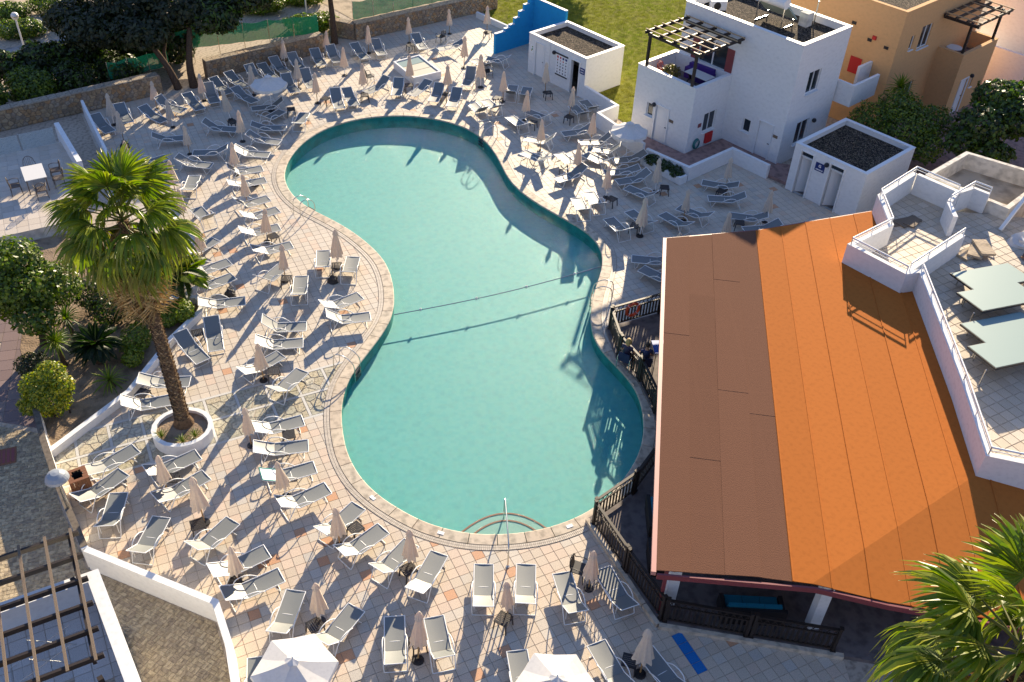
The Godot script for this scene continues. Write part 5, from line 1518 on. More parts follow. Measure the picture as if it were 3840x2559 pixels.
func heap(mb: MB, s: Vector3, fn: FastNoiseLite, rough: float) -> void:
	var nu := 14; var nv := 6
	var p := []
	for j in nv + 1:
		var r := []
		for i in nu:
			var a := TAU * i / nu; var b := PI * 0.5 * j / nv
			var d := Vector3(cos(a) * cos(b), sin(b), sin(a) * cos(b))
			r.append(d * s * (1.0 + rough * fn.get_noise_3d(d.x * 2, d.y * 2, d.z * 2)))
		p.append(r)
	for j in nv:
		for i in nu: mb.quad(p[j][i], p[j + 1][i], p[j + 1][(i + 1) % nu], p[j][(i + 1) % nu], p[j][i] + p[j + 1][(i + 1) % nu])

func leaf_mesh(mb: MB, lobes: Array, count: int, size: float, tones: Array, seed_: int, stretch := 1.0, shell_ := 0.55, up := 0.4) -> void:
	# leaf-sized faces through a crown made of ellipsoid lobes, denser near their skins, facing outwards and up
	var r := RandomNumberGenerator.new(); r.seed = seed_
	var vol := []; var total := 0.0
	for l in lobes:
		var w: float = pow(l[1].x * l[1].y * l[1].z, 0.67); vol.append(w); total += w
	var fn := FastNoiseLite.new(); fn.seed = seed_; fn.frequency = 0.55
	for li in lobes.size():
		var c: Vector3 = lobes[li][0]; var s: Vector3 = lobes[li][1]
		var nn := int(count * vol[li] / total)
		for k in nn:
			var d := Vector3(r.randfn(), r.randfn(), r.randfn()).normalized()
			var q := lerpf(shell_, 1.0, sqrt(r.randf()))
			var bump := 1.0 + 0.28 * fn.get_noise_3d((c.x + d.x * s.x) * 2.2, (c.y + d.y * s.y) * 2.2, (c.z + d.z * s.z) * 2.2)
			var p := c + d * s * (q * bump)
			var nr := (d + Vector3.UP * up + Vector3(r.randfn(), r.randfn(), r.randfn()) * 0.55).normalized()
			var x := nr.cross(Vector3(r.randfn(), r.randfn(), r.randfn())).normalized()
			var y := nr.cross(x)
			var h := size * r.randf_range(0.6, 1.25)
			x *= h * 0.5; y *= h * 0.5 * stretch
			mb.col = tones[r.randi() % tones.size()] * r.randf_range(0.75, 1.25)
			var a := p - y; var b := p + x; var e := p + y; var f := p - x
			mb.tri(a, b, e); mb.tri(a, e, f)

func leaf_part(parent: Node3D, called: String, lobes: Array, count: int, size: float, tones: Array, seed_: int, stretch := 1.6, m: Material = null) -> MeshInstance3D:
	var mb := MB.new()
	leaf_mesh(mb, lobes, count, size, tones, seed_, stretch)
	return part(mb, called, m if m else M.leaf, parent)

var fold_a := Vector2(8.84, -16.64)
var fold_d := Vector2(0.8054, -0.5927)
func roof_y(p: Vector2) -> float:
	var n := Vector2(-fold_d.y, fold_d.x)          # towards the near right corner
	return 2.80 - maxf(0.0, (p - fold_a).dot(n)) * 0.13

func roof_piece(parent: Node, called: String, m: Material, poly: PackedVector2Array, lift: float, tone: Color) -> void:
	var n := Vector2(-fold_d.y, fold_d.x)
	var big := PackedVector2Array([fold_a - fold_d * 60, fold_a + fold_d * 60, fold_a + fold_d * 60 + n * 60, fold_a - fold_d * 60 + n * 60])
	var mb := MB.new()
	mb.col = tone
	var sets := [Geometry2D.clip_polygons(poly, big), Geometry2D.intersect_polygons(poly, big)]
	for s in sets:
		for q in s:
			var ix := Geometry2D.triangulate_polygon(q)
			for i in range(0, ix.size(), 3):
				var t := []
				for k in 3: t.append(at3(q[ix[i + k]], roof_y(q[ix[i + k]]) + lift))
				if (t[2] - t[0]).cross(t[1] - t[0]).y >= 0: mb.tri(t[0], t[1], t[2])
				else: mb.tri(t[0], t[2], t[1])
			for i in q.size():
				var a: Vector2 = q[i]; var b: Vector2 = q[(i + 1) % q.size()]
				mb.quad(at3(a, roof_y(a) + lift), at3(b, roof_y(b) + lift), at3(b, roof_y(b) + lift - 0.03), at3(a, roof_y(a) + lift - 0.03), Vector3(b.y - a.y, 0, a.x - b.x))
	if mb.v.size() > 0: part(mb, called, m, parent)

func railing(label: String, a: Vector2, b: Vector2, y0: float) -> void:
	var t := thing("railing", label, "railing", Vector3.ZERO, 0.0, "dark wooden railings round the bar terrace")
	var d := (b - a).normalized(); var l := a.distance_to(b)
	var A := at3(a, y0); var D := Vector3(d.x, 0, d.y)
	for e in [0.0, l]:
		var mb := MB.new()
		mb.box(A + D * e + Vector3.UP * 0.55, Vector3(0.09, 1.10, 0.09), Basis(D, Vector3.UP, D.cross(Vector3.UP)))
		mb.box(A + D * e + Vector3.UP * 1.115, Vector3(0.12, 0.03, 0.12), Basis(D, Vector3.UP, D.cross(Vector3.UP)))
		mb.box(A + D * e + Vector3.UP * 0.02, Vector3(0.16, 0.04, 0.16), Basis(D, Vector3.UP, D.cross(Vector3.UP)))
		part(mb, "post", M.dark_wood, t)
	for q in [[1.02, "top_rail", 0.09], [0.76, "middle_rail", 0.05], [0.12, "bottom_rail", 0.06]]:
		var mb := MB.new(); mb.bar(A + D * 0.05 + Vector3.UP * q[0], A + D * (l - 0.05) + Vector3.UP * q[0], q[2], 0.05); part(mb, q[1], M.dark_wood, t)
	var n := int(l / 0.145)
	for k in n:
		var mb := MB.new(); var p := A + D * (l * (k + 0.5) / n)
		mb.box(p + Vector3.UP * 0.44, Vector3(0.072, 0.585, 0.018), Basis(D, Vector3.UP, D.cross(Vector3.UP))); part(mb, "slat", M.dark_wood, t)
	var m := int(l / 0.2)
	for k in m:
		var mb := MB.new(); var p := A + D * (l * k / m + 0.03); var q := A + D * (l * (k + 1) / m - 0.03)
		mb.bar(p + Vector3.UP * 0.785, q + Vector3.UP * 0.995, 0.016, 0.02); mb.bar(p + Vector3.UP * 0.995, q + Vector3.UP * 0.785, 0.018, 0.016)
		part(mb, "lattice_cross", M.dark_wood, t)

func armchair(label: String, at: Vector3, yaw: float, w: float) -> void:
	var t := thing("wicker_sofa", label, "sofa", at, yaw, "wicker sofas under the awning")
	var mb := MB.new(); mb.box(Vector3(0, 0.17, 0), Vector3(w, 0.30, 0.75)); part(mb, "base", M.wicker, t)
	mb = MB.new(); mb.box(Vector3(0, 0.53, -0.34), Vector3(w, 0.42, 0.12)); part(mb, "back", M.wicker, t)
	for s in [-1.0, 1.0]:
		mb = MB.new(); mb.box(Vector3(s * (w * 0.5 - 0.06), 0.43, 0.04), Vector3(0.12, 0.22, 0.63)); part(mb, "arm", M.wicker, t)
	var n := maxi(1, int(round((w - 0.3) / 0.6)))
	for k in n:
		var x := -w * 0.5 + 0.15 + (w - 0.3) * (k + 0.5) / n
		mb = MB.new(); mb.box(Vector3(x, 0.39, 0.06), Vector3((w - 0.3) / n - 0.015, 0.13, 0.60)); part(mb, "seat_cushion", M.teal_cushion, t)
		mb = MB.new(); mb.box(Vector3(x, 0.64, -0.21), Vector3((w - 0.3) / n - 0.015, 0.36, 0.12), Basis(Vector3.RIGHT, -0.15)); part(mb, "back_cushion", M.teal_cushion, t)

func flesh(mb: MB, bones: Array, cell: float, k: float, tone: Callable) -> void:
	# one skin round tapered bones [a, b, ra, rb, colour], meshed as surface nets
	var lo := Vector3(1e9, 1e9, 1e9); var hi := -lo
	for b in bones:
		for e in [[b[0], b[2]], [b[1], b[3]]]:
			lo = lo.min(e[0] - Vector3.ONE * (e[1] + cell * 2)); hi = hi.max(e[0] + Vector3.ONE * (e[1] + cell * 2))
	var n := Vector3i(((hi - lo) / cell).ceil()) + Vector3i.ONE
	var f := PackedFloat32Array(); f.resize(n.x * n.y * n.z); f.fill(1.0)
	for b in bones:
		var a: Vector3 = b[0]; var e: Vector3 = b[1]
		var r: float = maxf(b[2], b[3]) + cell * 3 + k
		var i0 := Vector3i(((a.min(e) - Vector3.ONE * r - lo) / cell).floor()).clamp(Vector3i.ZERO, n - Vector3i.ONE)
		var i1 := Vector3i(((a.max(e) + Vector3.ONE * r - lo) / cell).ceil()).clamp(Vector3i.ZERO, n - Vector3i.ONE)
		var ab := e - a; var ll := maxf(ab.length_squared(), 1e-9)
		for z in range(i0.z, i1.z + 1):
			for y in range(i0.y, i1.y + 1):
				for x in range(i0.x, i1.x + 1):
					var p := lo + Vector3(x, y, z) * cell
					var t := clampf((p - a).dot(ab) / ll, 0.0, 1.0)
					var d: float = p.distance_to(a + ab * t) - lerpf(b[2], b[3], t)
					var ix := x + n.x * (y + n.y * z)
					var h := clampf(0.5 + 0.5 * (f[ix] - d) / k, 0.0, 1.0)
					f[ix] = lerpf(f[ix], d, h) - k * h * (1.0 - h)
	var vert := {}
	var o := [Vector3i(0, 0, 0), Vector3i(1, 0, 0), Vector3i(0, 1, 0), Vector3i(1, 1, 0), Vector3i(0, 0, 1), Vector3i(1, 0, 1), Vector3i(0, 1, 1), Vector3i(1, 1, 1)]
	var edges := [[0, 1], [0, 2], [0, 4], [1, 3], [1, 5], [2, 3], [2, 6], [3, 7], [4, 5], [4, 6], [5, 7], [6, 7]]
	for z in n.z - 1:
		for y in n.y - 1:
			for x in n.x - 1:
				var c := Vector3i(x, y, z)
				var s := 0
				var g := []
				for q in o:
					var e: Vector3i = c + q
					var d := f[e.x + n.x * (e.y + n.y * e.z)]
					g.append(d)
					if d < 0.0: s += 1
				if s == 0 or s == 8: continue
				var sum := Vector3.ZERO; var m := 0
				for e in edges:
					if (g[e[0]] < 0.0) != (g[e[1]] < 0.0):
						var t: float = g[e[0]] / (g[e[0]] - g[e[1]])
						sum += Vector3(o[e[0]]).lerp(Vector3(o[e[1]]), t); m += 1
				var gr := Vector3(g[1] + g[3] + g[5] + g[7] - g[0] - g[2] - g[4] - g[6], g[2] + g[3] + g[6] + g[7] - g[0] - g[1] - g[4] - g[5], g[4] + g[5] + g[6] + g[7] - g[0] - g[1] - g[2] - g[3]).normalized()
				vert[c] = [lo + (Vector3(c) + sum / m) * cell, gr]
	var dirs := [Vector3i(1, 0, 0), Vector3i(0, 1, 0), Vector3i(0, 0, 1)]
	for c in vert:
		for k2 in 3:
			var u: Vector3i = dirs[(k2 + 1) % 3]; var w: Vector3i = dirs[(k2 + 2) % 3]
			var a: Vector3i = c; var b: Vector3i = c + dirs[k2]
			var fa := f[a.x + n.x * (a.y + n.y * a.z)]; var fb := f[b.x + n.x * (b.y + n.y * b.z)]
			if (fa < 0.0) == (fb < 0.0): continue
			var q := [c, c - u, c - u - w, c - w]
			if not (vert.has(q[1]) and vert.has(q[2]) and vert.has(q[3])): continue
			var v := []
			for e in q: v.append(vert[e])
			mb.col = tone.call((v[0][0] + v[2][0]) * 0.5)
			mb.trin(v[0][0], v[1][0], v[2][0], v[0][1], v[1][1], v[2][1]); mb.trin(v[0][0], v[2][0], v[3][0], v[0][1], v[2][1], v[3][1])

func seated_person(label: String, at: Vector3, yaw: float, shirt: Color, pants: Color, hair: Color, turn: float, bob: bool) -> void:
	var t := thing("person", label, "person", at, yaw)
	var sk := Color(0.44, 0.24, 0.15)
	var hip := Vector3(0, 0.56, 0); var chest := Vector3(0, 0.98, -0.03); var neck := Vector3(0, 1.12, -0.02); var head := Vector3(0, 1.29, 0.02)
	var b := [[hip, chest, 0.15, 0.15], [chest, neck, 0.11, 0.06], [neck, head, 0.055, 0.06], [Vector3(-0.14, 1.04, -0.02), Vector3(0.14, 1.04, -0.02), 0.075, 0.075]]
	for s in [-1.0, 1.0]:
		b.append([Vector3(0.09 * s, 0.53, 0.02), Vector3(0.12 * s, 0.52, 0.46), 0.085, 0.062])
		b.append([Vector3(0.12 * s, 0.52, 0.46), Vector3(0.12 * s, 0.10, 0.50), 0.058, 0.04])
		b.append([Vector3(0.12 * s, 0.06, 0.47), Vector3(0.13 * s, 0.045, 0.68), 0.042, 0.035])
		b.append([Vector3(0.19 * s, 1.04, -0.02), Vector3(0.25 * s, 0.80, 0.02), 0.052, 0.043])
		b.append([Vector3(0.25 * s, 0.80, 0.02), Vector3(0.20 * s, 0.70, 0.25), 0.042, 0.03])
		b.append([Vector3(0.20 * s, 0.70, 0.25), Vector3(0.19 * s, 0.69, 0.33), 0.036, 0.034])
	var mb := MB.new()
	flesh(mb, b, 0.022, 0.035, func(p: Vector3) -> Color:
		if p.y > 1.12: return sk
		if absf(p.x) > 0.19 and p.y < 0.9 and p.y > 0.6 : return sk
		if p.z > 0.08 and p.y > 0.62: return sk
		if p.y > 0.60 and p.z < 0.2: return shirt
		if p.y < 0.12: return Color(0.05, 0.04, 0.04)
		return pants if p.y > 0.40 else sk)
	for s in [-1.0, 1.0]:
		mb.col = sk
		for k in 4:
			var x: float = 0.19 * s + (k - 1.5) * 0.018
			var ln: float = [0.060, 0.072, 0.068, 0.052][k]
			mb.tube([Vector3(x, 0.69, 0.345), Vector3(x, 0.682, 0.345 + ln * 0.55), Vector3(x, 0.655, 0.345 + ln)], 0.0085, 5, 0.007)
		mb.tube([Vector3(0.17 * s, 0.695, 0.30), Vector3(0.145 * s, 0.69, 0.335), Vector3(0.14 * s, 0.675, 0.365)], 0.0095, 5, 0.008)
	part(mb, "body", M.skin_vc, t)
	var hd := MB.new()
	var q := Basis(Vector3.UP, turn)
	var hb := [[head + q * Vector3(0, 0.02, -0.015), head + q * Vector3(0, 0.05, -0.01), 0.088, 0.084], [head + q * Vector3(0, -0.05, 0.03), head + q * Vector3(0, -0.065, 0.045), 0.055, 0.045], [head + q * Vector3(0, 0.0, 0.085), head + q * Vector3(0, -0.012, 0.105), 0.013, 0.015], [head + q * Vector3(0.085, 0, 0), head + q * Vector3(0.085, -0.02, 0), 0.016, 0.012], [head + q * Vector3(-0.085, 0, 0), head + q * Vector3(-0.085, -0.02, 0), 0.016, 0.012]]
	flesh(hd, hb, 0.009, 0.02, func(_p: Vector3) -> Color: return sk)
	for s in [-1.0, 1.0]:
		hd.col = Color(0.03, 0.02, 0.02); hd.box(head + q * Vector3(0.032 * s, 0.012, 0.082), Vector3(0.022, 0.010, 0.012), q)
	hd.col = Color(0.35, 0.10, 0.08); hd.box(head + q * Vector3(0, -0.048, 0.082), Vector3(0.045, 0.010, 0.012), q)
	part(hd, "head", M.skin_vc, t)
	var hr := MB.new()
	var hs := [[head + q * Vector3(0, 0.05, -0.025), head + q * Vector3(0, 0.055, 0.015), 0.098, 0.085]]
	if bob:
		hs.append([head + q * Vector3(0, 0.03, -0.05), head + q * Vector3(0, -0.09, -0.075), 0.085, 0.07])
		for s in [-1.0, 1.0]: hs.append([head + q * Vector3(0.07 * s, 0.03, -0.03), head + q * Vector3(0.085 * s, -0.09, -0.03), 0.05, 0.04])
	flesh(hr, hs, 0.011, 0.02, func(_p: Vector3) -> Color: return hair)
	part(hr, "hair", M.skin_vc, t)

func stage_30_bar() -> void:
	rng.seed = 8
	mat("skin_vc", Color(1, 1, 1), 0.7)
	var pf := structure("bar_platform", "dark raised floor of the bar terrace")
	var pp := v2([6.35, -33.4, 6.3, -32.25, 3.85, -31.0, 4.2, -29.1, 4.95, -27.85, 5.42, -26.15, 5.5, -25.0, 5.3, -23.6, 4.4, -22.1, 2.78, -20.75, 4.42, -17.5, 4.8, -16.8, 10.2, -16.05, 16, -15.2, 16, -21, 15.9, -31, 13.6, -32.7, 15.7, -34.5, 15.8, -36.4])
	var mb := MB.new(); mb.prism(pp, -0.01, 0.15); part(mb, "floor_slab", M.platform, pf)
	mb = MB.new()
	var eg := [Vector2(2.78, -20.75), Vector2(4.42, -17.5), Vector2(4.8, -16.8), Vector2(10.2, -16.05)]
	for i in 3:
		var d: Vector2 = (eg[i + 1] - eg[i]).normalized() * 0.02
		mb.bar(at3(eg[i] + d, 0.085), at3(eg[i + 1] - d, 0.085), 0.14, 0.166)
	part(mb, "edge_stone", M.coping, pf)
	# the awning roof: bitumen sheets on the pool side, orange membrane behind
	var t := thing("awning_roof", "flat bar roof of brown bitumen sheets and orange membrane", "roof")
	var outline := v2([4.38, -16.75, 6.28, -33.87, 10.24, -34.83, 15.71, -36.9, 15.6, -34.4, 13.5, -32.7, 15.2, -30.85, 15.85, -31.05, 15.35, -24.6, 14.95, -21.1, 18.0, -20.35, 20.0, -19.9, 20.0, -15.1, 14.41, -15.94, 10.82, -16.21, 8.82, -16.54, 7.21, -16.7])
	var u := Vector2(0.9941, 0.1087); var v := Vector2(0.1087, -0.9941); var o := Vector2(4.38, -16.75)
	var edges := [-1.0, 0.95, 1.95, 2.95, 3.82, 4.9, 6.0, 7.1, 8.2, 9.3, 10.4, 11.5, 18.0]
	for i in edges.size() - 1:
		var brown := i < 4
		var cuts := [-3.0, 40.0]
		if brown: cuts = [[-3.0, 10.8, 40.0], [-3.0, 4.6, 13.4, 40.0], [-3.0, 8.0, 12.0, 14.6, 40.0], [-3.0, 7.0, 40.0]][i]
		for k in cuts.size() - 1:
			var e: float = edges[i] - (0.03 if i > 0 else 0.0)
			var q := PackedVector2Array([o + u * e + v * cuts[k], o + u * edges[i + 1] + v * cuts[k], o + u * edges[i + 1] + v * (cuts[k + 1] + 0.04), o + u * e + v * (cuts[k + 1] + 0.04)])
			for s in Geometry2D.intersect_polygons(q, outline):
				var lift := (0.012 if i % 2 == 0 else 0.0) + (0.006 if k % 2 == 1 else 0.0)
				roof_piece(t, "bitumen_sheet" if brown else "membrane_sheet", M.roof_brown if brown else M.roof_orange, s, lift + (0.006 if not brown else 0.0), Color.WHITE * rng.randf_range(0.90, 1.08))
		if not brown and i < edges.size() - 1:
			var ridge := PackedVector2Array([o + u * (edges[i] - 0.02) + v * -3.0, o + u * (edges[i] + 0.02) + v * -3.0, o + u * (edges[i] + 0.02) + v * 40.0, o + u * (edges[i] - 0.02) + v * 40.0])
			for s in Geometry2D.intersect_polygons(ridge, outline): roof_piece(t, "welded_seam", M.roof_orange, s, 0.034, Color.WHITE * 1.1)
	mb = MB.new()
	mb.bar(at3(Vector2(4.30, -16.70), 2.72), at3(Vector2(6.20, -33.9), 2.72), 0.14, 0.16); part(mb, "gutter", M.gutter, t)
	mb = MB.new()
	mb.bar(at3(Vector2(4.40, -16.66), 2.66), at3(Vector2(8.82, -16.46), 2.66), 0.06, 0.2); mb.bar(at3(Vector2(8.82, -16.46), 2.66), at3(Vector2(10.82, -16.13), 2.5), 0.06, 0.2); mb.bar(at3(Vector2(10.82, -16.13), 2.5), at3(Vector2(19.9, -15.02), 2.1), 0.06, 0.2)
	mb.bar(at3(Vector2(6.28, -33.93), 2.68), at3(Vector2(10.24, -34.9), 2.68), 0.06, 0.18); mb.bar(at3(Vector2(10.24, -34.9), 2.68), at3(Vector2(15.7, -36.97), 2.68), 0.06, 0.18)
	part(mb, "fascia", M.maroon, t)
	for p in [[5.15, -17.6], [9.45, -17.05], [5.9, -23.6], [6.5, -29.5], [12.0, -33.6]]:
		mb = MB.new(); mb.box(Vector3(p[0], 1.33, p[1]), Vector3(0.34, 2.36, 0.30), Basis(Vector3.UP, 0.12))
		var pl := part(mb, "pillar", M.stucco, t)
		mb = MB.new(); mb.box(Vector3(p[0] + 0.02, 2.02, p[1] + 0.17), Vector3(0.2, 0.2, 0.06), Basis(Vector3.UP, 0.12)); part(mb, "pillar_lamp", M.black_resin, pl)
	mb = MB.new(); mb.box(Vector3(4.82, 1.35, -17.25), Vector3(0.1, 2.4, 0.1)); part(mb, "corner_post", M.maroon, t)
	for e in [["at the pool side, nearer one", 5.0, -19.0, 1.57, 0.95], ["at the pool side, further one", 5.1, -20.6, 1.57, 1.35], ["behind the front railing near the pillar", 7.6, -17.3, PI, 1.9], ["deep under the roof opposite the front railing", 7.2, -19.2, 0.0, 1.9]]:
		armchair("dark wicker sofa with teal cushions " + e[0], Vector3(e[1], 0.152, e[2]), e[3], e[4])
	var fp := [Vector2(6.22, -32.2), Vector2(3.98, -31.0), Vector2(4.28, -29.2), Vector2(5.02, -27.85), Vector2(5.46, -26.1), Vector2(5.54, -24.9), Vector2(5.32, -23.5), Vector2(4.42, -22.0), Vector2(2.95, -20.62), Vector2(3.92, -18.75), Vector2(4.92, -16.95), Vector2(7.45, -16.55), Vector2(9.95, -16.2)]
	var where := ["with the lifebuoy at the far end", "at the far pool corner", "behind the seated couple", "below the seated couple", "at the pool's right bulge, first of three", "at the pool's right bulge, second of three", "at the pool's right bulge, third of three", "meeting the pool's near right edge", "on the slope towards the bottom, upper part", "on the slope towards the bottom, lower part", "along the bottom front, left part", "along the bottom front, right part"]
	for i in fp.size() - 1:
		var d: Vector2 = (fp[i + 1] - fp[i]).normalized() * 0.07
		railing("dark lattice railing " + where[i], fp[i] + d, fp[i + 1] - d, 0.152)
	t = thing("lifebuoy", "orange lifebuoy hanging on the far railing", "lifebuoy", Vector3(4.92, 0.82, -31.42), 0.49)
	mb = MB.new()
	var ring := []
	for i in 21: ring.append(Vector3(cos(TAU * i / 20) * 0.30, sin(TAU * i / 20) * 0.30, 0.0))
	mb.tube(ring, 0.065, 8, -1, false); part(mb, "ring", M.orange_plastic, t)
	for i in 4:
		mb = MB.new(); var a := TAU * (i + 0.5) / 4
		var bs := Basis(Vector3(0, 0, 1), a)
		var wr := []
		for k in 9: wr.append(bs * Vector3(0.30 + cos(TAU * k / 8) * 0.07, 0, sin(TAU * k / 8) * 0.07))
		mb.tube(wr, 0.012, 5, -1, false); part(mb, "band", M.white_paint, t)
	for e in [["blonde person in dark top sitting on a chair behind the railing", 4.50, -28.55, PI - 0.5, Color(0.03, 0.025, 0.06), Color(0.05, 0.04, 0.05), Color(0.42, 0.28, 0.10), 0.4, true], ["dark-haired person in navy shirt sitting with back to the camera", 5.22, -28.35, PI, Color(0.02, 0.03, 0.09), Color(0.03, 0.03, 0.04), Color(0.035, 0.02, 0.012), 0.0, false]]:
		seated_person(e[0], Vector3(e[1], 0.152, e[2]), e[3], e[4], e[5], e[6], e[7], e[8])
		var k := thing("bar_chair", ["navy chair under the blonde person", "navy chair under the dark-haired person"][0 if e[8] else 1], "chair", Vector3(e[1], 0.152, e[2]), e[3], "chairs of the seated couple")
		mb = MB.new(); mb.box(Vector3(0, 0.40, 0.02), Vector3(0.46, 0.04, 0.46)); part(mb, "seat", M.navy, k)
		mb = MB.new(); mb.box(Vector3(0, 0.66, -0.255), Vector3(0.46, 0.42, 0.03), Basis(Vector3.RIGHT, -0.12)); part(mb, "backrest", M.navy, k)
		for sx in [-1.0, 1.0]:
			mb = MB.new(); mb.tube(arc([Vector3(0.26 * sx, 0.0, 0.24), Vector3(0.26 * sx, 0.60, 0.22), Vector3(0.26 * sx, 0.63, 0.0), Vector3(0.26 * sx, 0.62, -0.25), Vector3(0.26 * sx, 0.0, -0.30)], 2), 0.016, 6); part(mb, "side_frame", M.steel, k)
	var k3 := thing("bar_table", "bright blue square table beside the seated couple", "table", Vector3(5.95, 0.152, -29.0), 0.1)
	mb = MB.new(); mb.box(Vector3(0, 0.73, 0), Vector3(0.8, 0.04, 0.8)); part(mb, "table_top", M.blue_top, k3)
	for sx in [-1.0, 1.0]:
		for sz in [-1.0, 1.0]:
			mb = MB.new(); mb.tube([Vector3(sx * 0.34, 0, sz * 0.34), Vector3(sx * 0.34, 0.71, sz * 0.34)], 0.02, 6); part(mb, "leg", M.steel, k3)

func near_pool(p: Vector2) -> int:
	var best := 0; var bd := 1e9
	for i in pool_in.size():
		var d := pool_in[i].distance_squared_to(p)
		if d < bd: bd = d; best = i
	return best

func stage_40_pool_gear() -> void:
	rng.seed = 12
	var names := ["at the pool's upper left edge", "at the pool's left edge beside the flagstones", "at the pool's far right edge", "at the pool's right edge beside the railing"]
	var spots := [Vector2(-9.9, -39.2), Vector2(-6.0, -27.9), Vector2(-2.2, -47.4), Vector2(3.5, -33.2)]
	for k in 4:
		var i := near_pool(spots[k])
		var p := at3(pool_in[i], 0); var nn := Vector3(pool_nrm[i].x, 0, pool_nrm[i].y); var tg := nn.cross(Vector3.UP)
		var t := thing("pool_ladder", "steel pool ladder " + names[k], "ladder", Vector3.ZERO, 0.0, "steel pool ladders")
		for s in [-0.25, 0.25]:
			var mb := MB.new()
			var b: Vector3 = p + tg * s
			mb.tube(arc([b + nn * 0.78 + Vector3.UP * 0.0, b + nn * 0.76 + Vector3.UP * 0.55, b + nn * 0.62 + Vector3.UP * 0.76, b + nn * 0.25 + Vector3.UP * 0.74, b - nn * 0.08 + Vector3.UP * 0.42, b - nn * 0.10 - Vector3.UP * 0.1, b - nn * 0.10 - Vector3.UP * 0.48], 3), 0.021, 7)
			part(mb, "rail", M.steel, t)
		for j in 3:
			var mb := MB.new(); mb.box(p - nn * 0.10 - Vector3.UP * (0.05 + j * 0.17), Vector3(0.46, 0.03, 0.09), Basis(tg, Vector3.UP, nn)); part(mb, "tread", M.black_resin, t)
	var t := thing("entry_handrail", "steel handrail down the near pool steps", "handrail")
	var mb := MB.new()
	mb.tube(arc([Vector3(0.22, 0.0, -18.75), Vector3(0.22, 0.62, -18.8), Vector3(0.20, 0.88, -19.1), Vector3(0.06, 0.80, -20.6), Vector3(0.03, 0.70, -20.95), Vector3(0.02, 0.2, -21.05), Vector3(0.02, -0.45, -21.05)], 4), 0.024, 8); part(mb, "rail", M.steel, t)
	mb = MB.new(); mb.lathe([Vector2(0.0, 0.02), Vector2(0.06, 0.02), Vector2(0.065, 0.0)], 12, Vector3(0.22, 0.002, -18.75)); part(mb, "foot_plate", M.steel, t)
	# rounded steps under water with brown nosings
	t = structure("pool_steps", "two curved steps under water at the near end")
	var arcs := [[Vector2(-1.75, -19.8), Vector2(-0.02, -22.5), Vector2(1.95, -20.2), -0.40], [Vector2(-1.25, -19.8), Vector2(0.03, -21.75), Vector2(1.5, -20.1), -0.29]]
	for a in arcs:
		var poly := PackedVector2Array(); var line := []
		for i in 17:
			var s := i / 16.0
			var q: Vector2 = a[0] * (1 - s) * (1 - s) + a[1] * 2.0 * s * (1 - s) + a[2] * s * s
			poly.append(q)
			if Geometry2D.is_point_in_polygon(q, pool_in): line.append(at3(q, a[3] + 0.004))
		poly.append(Vector2(a[2].x, -19.0)); poly.append(Vector2(a[0].x, -19.0))
		for q in Geometry2D.intersect_polygons(poly, pool_in):
			mb = MB.new(); mb.col = Color(0.20, 0.42, 0.36); mb.prism(q, -0.6, a[3]); part(mb, "step", M.pool_lining, t)
		mb = MB.new()
		for i in line.size() - 1: mb.bar(line[i], line[i + 1], 0.06, 0.02)
		part(mb, "nosing", M.bin_wood, t)
	# dividing rope with floats
	t = thing("divider_rope", "blue rope with floats stretched across the pool", "rope")
	mb = MB.new()
	var pts := []
	for i in 15:
		var s := i / 14.0
		pts.append(Vector3(lerpf(-5.0, 3.9, s), -0.10, lerpf(-31.45, -35.75, s) + sin(s * PI) * 0.25))
	mb.tube(pts, 0.018, 6); part(mb, "rope", M.rope, t)
	for s in [0.12, 0.38, 0.62, 0.86]:
		mb = MB.new(); mb.lathe([Vector2(0.0, 0.08), Vector2(0.05, 0.05), Vector2(0.06, 0.0), Vector2(0.05, -0.05), Vector2(0.0, -0.08)], 10, Vector3(lerpf(-5.0, 3.9, s), -0.09, lerpf(-31.45, -35.75, s) + sin(s * PI) * 0.25)); part(mb, "float", M.white_resin, t)
	# skylight box at the far end
	t = thing("skylight_box", "low white skylight box with pale glass at the pool's far end", "skylight")
	var c := [Vector2(-8.06, -55.82), Vector2(-6.68, -57.0), Vector2(-5.17, -54.76), Vector2(-6.63, -53.71)]
	wall_path(t, c, 0.0, 0.45, 0.12, M.stucco, true)
	var ctr := Vector2(-6.63, -55.3)
	for i in 3:
		var a0: Vector2 = c[0].lerp(c[3], i / 3.0 + 0.01); var a1: Vector2 = c[1].lerp(c[2], i / 3.0 + 0.01); var b1: Vector2 = c[1].lerp(c[2], (i + 1) / 3.0 - 0.01); var b0: Vector2 = c[0].lerp(c[3], (i + 1) / 3.0 - 0.01)
		var q := PackedVector2Array()
		for e in [a0, a1, b1, b0]: q.append(e.lerp(ctr, 0.07))
		mb = MB.new(); mb.prism(q, 0.30, 0.40); part(mb, "glass_panel", [M.collector_glass, M.sky_panel, M.sky_panel][i], t)
	flagstones()

func cut_cell(poly: PackedVector2Array, p: Vector2, q: Vector2) -> PackedVector2Array:
	# keep the side of the bisector that is nearer to p
	var m := (p + q) * 0.5; var n := (q - p).normalized()
	var out := PackedVector2Array()
	for i in poly.size():
		var a := poly[i]; var b := poly[(i + 1) % poly.size()]
		var da := (a - m).dot(n); var db := (b - m).dot(n)
		if da <= 0.0: out.append(a)
		if (da < 0.0) != (db < 0.0) and absf(da - db) > 1e-9: out.append(a.lerp(b, da / (da - db)))
	return out

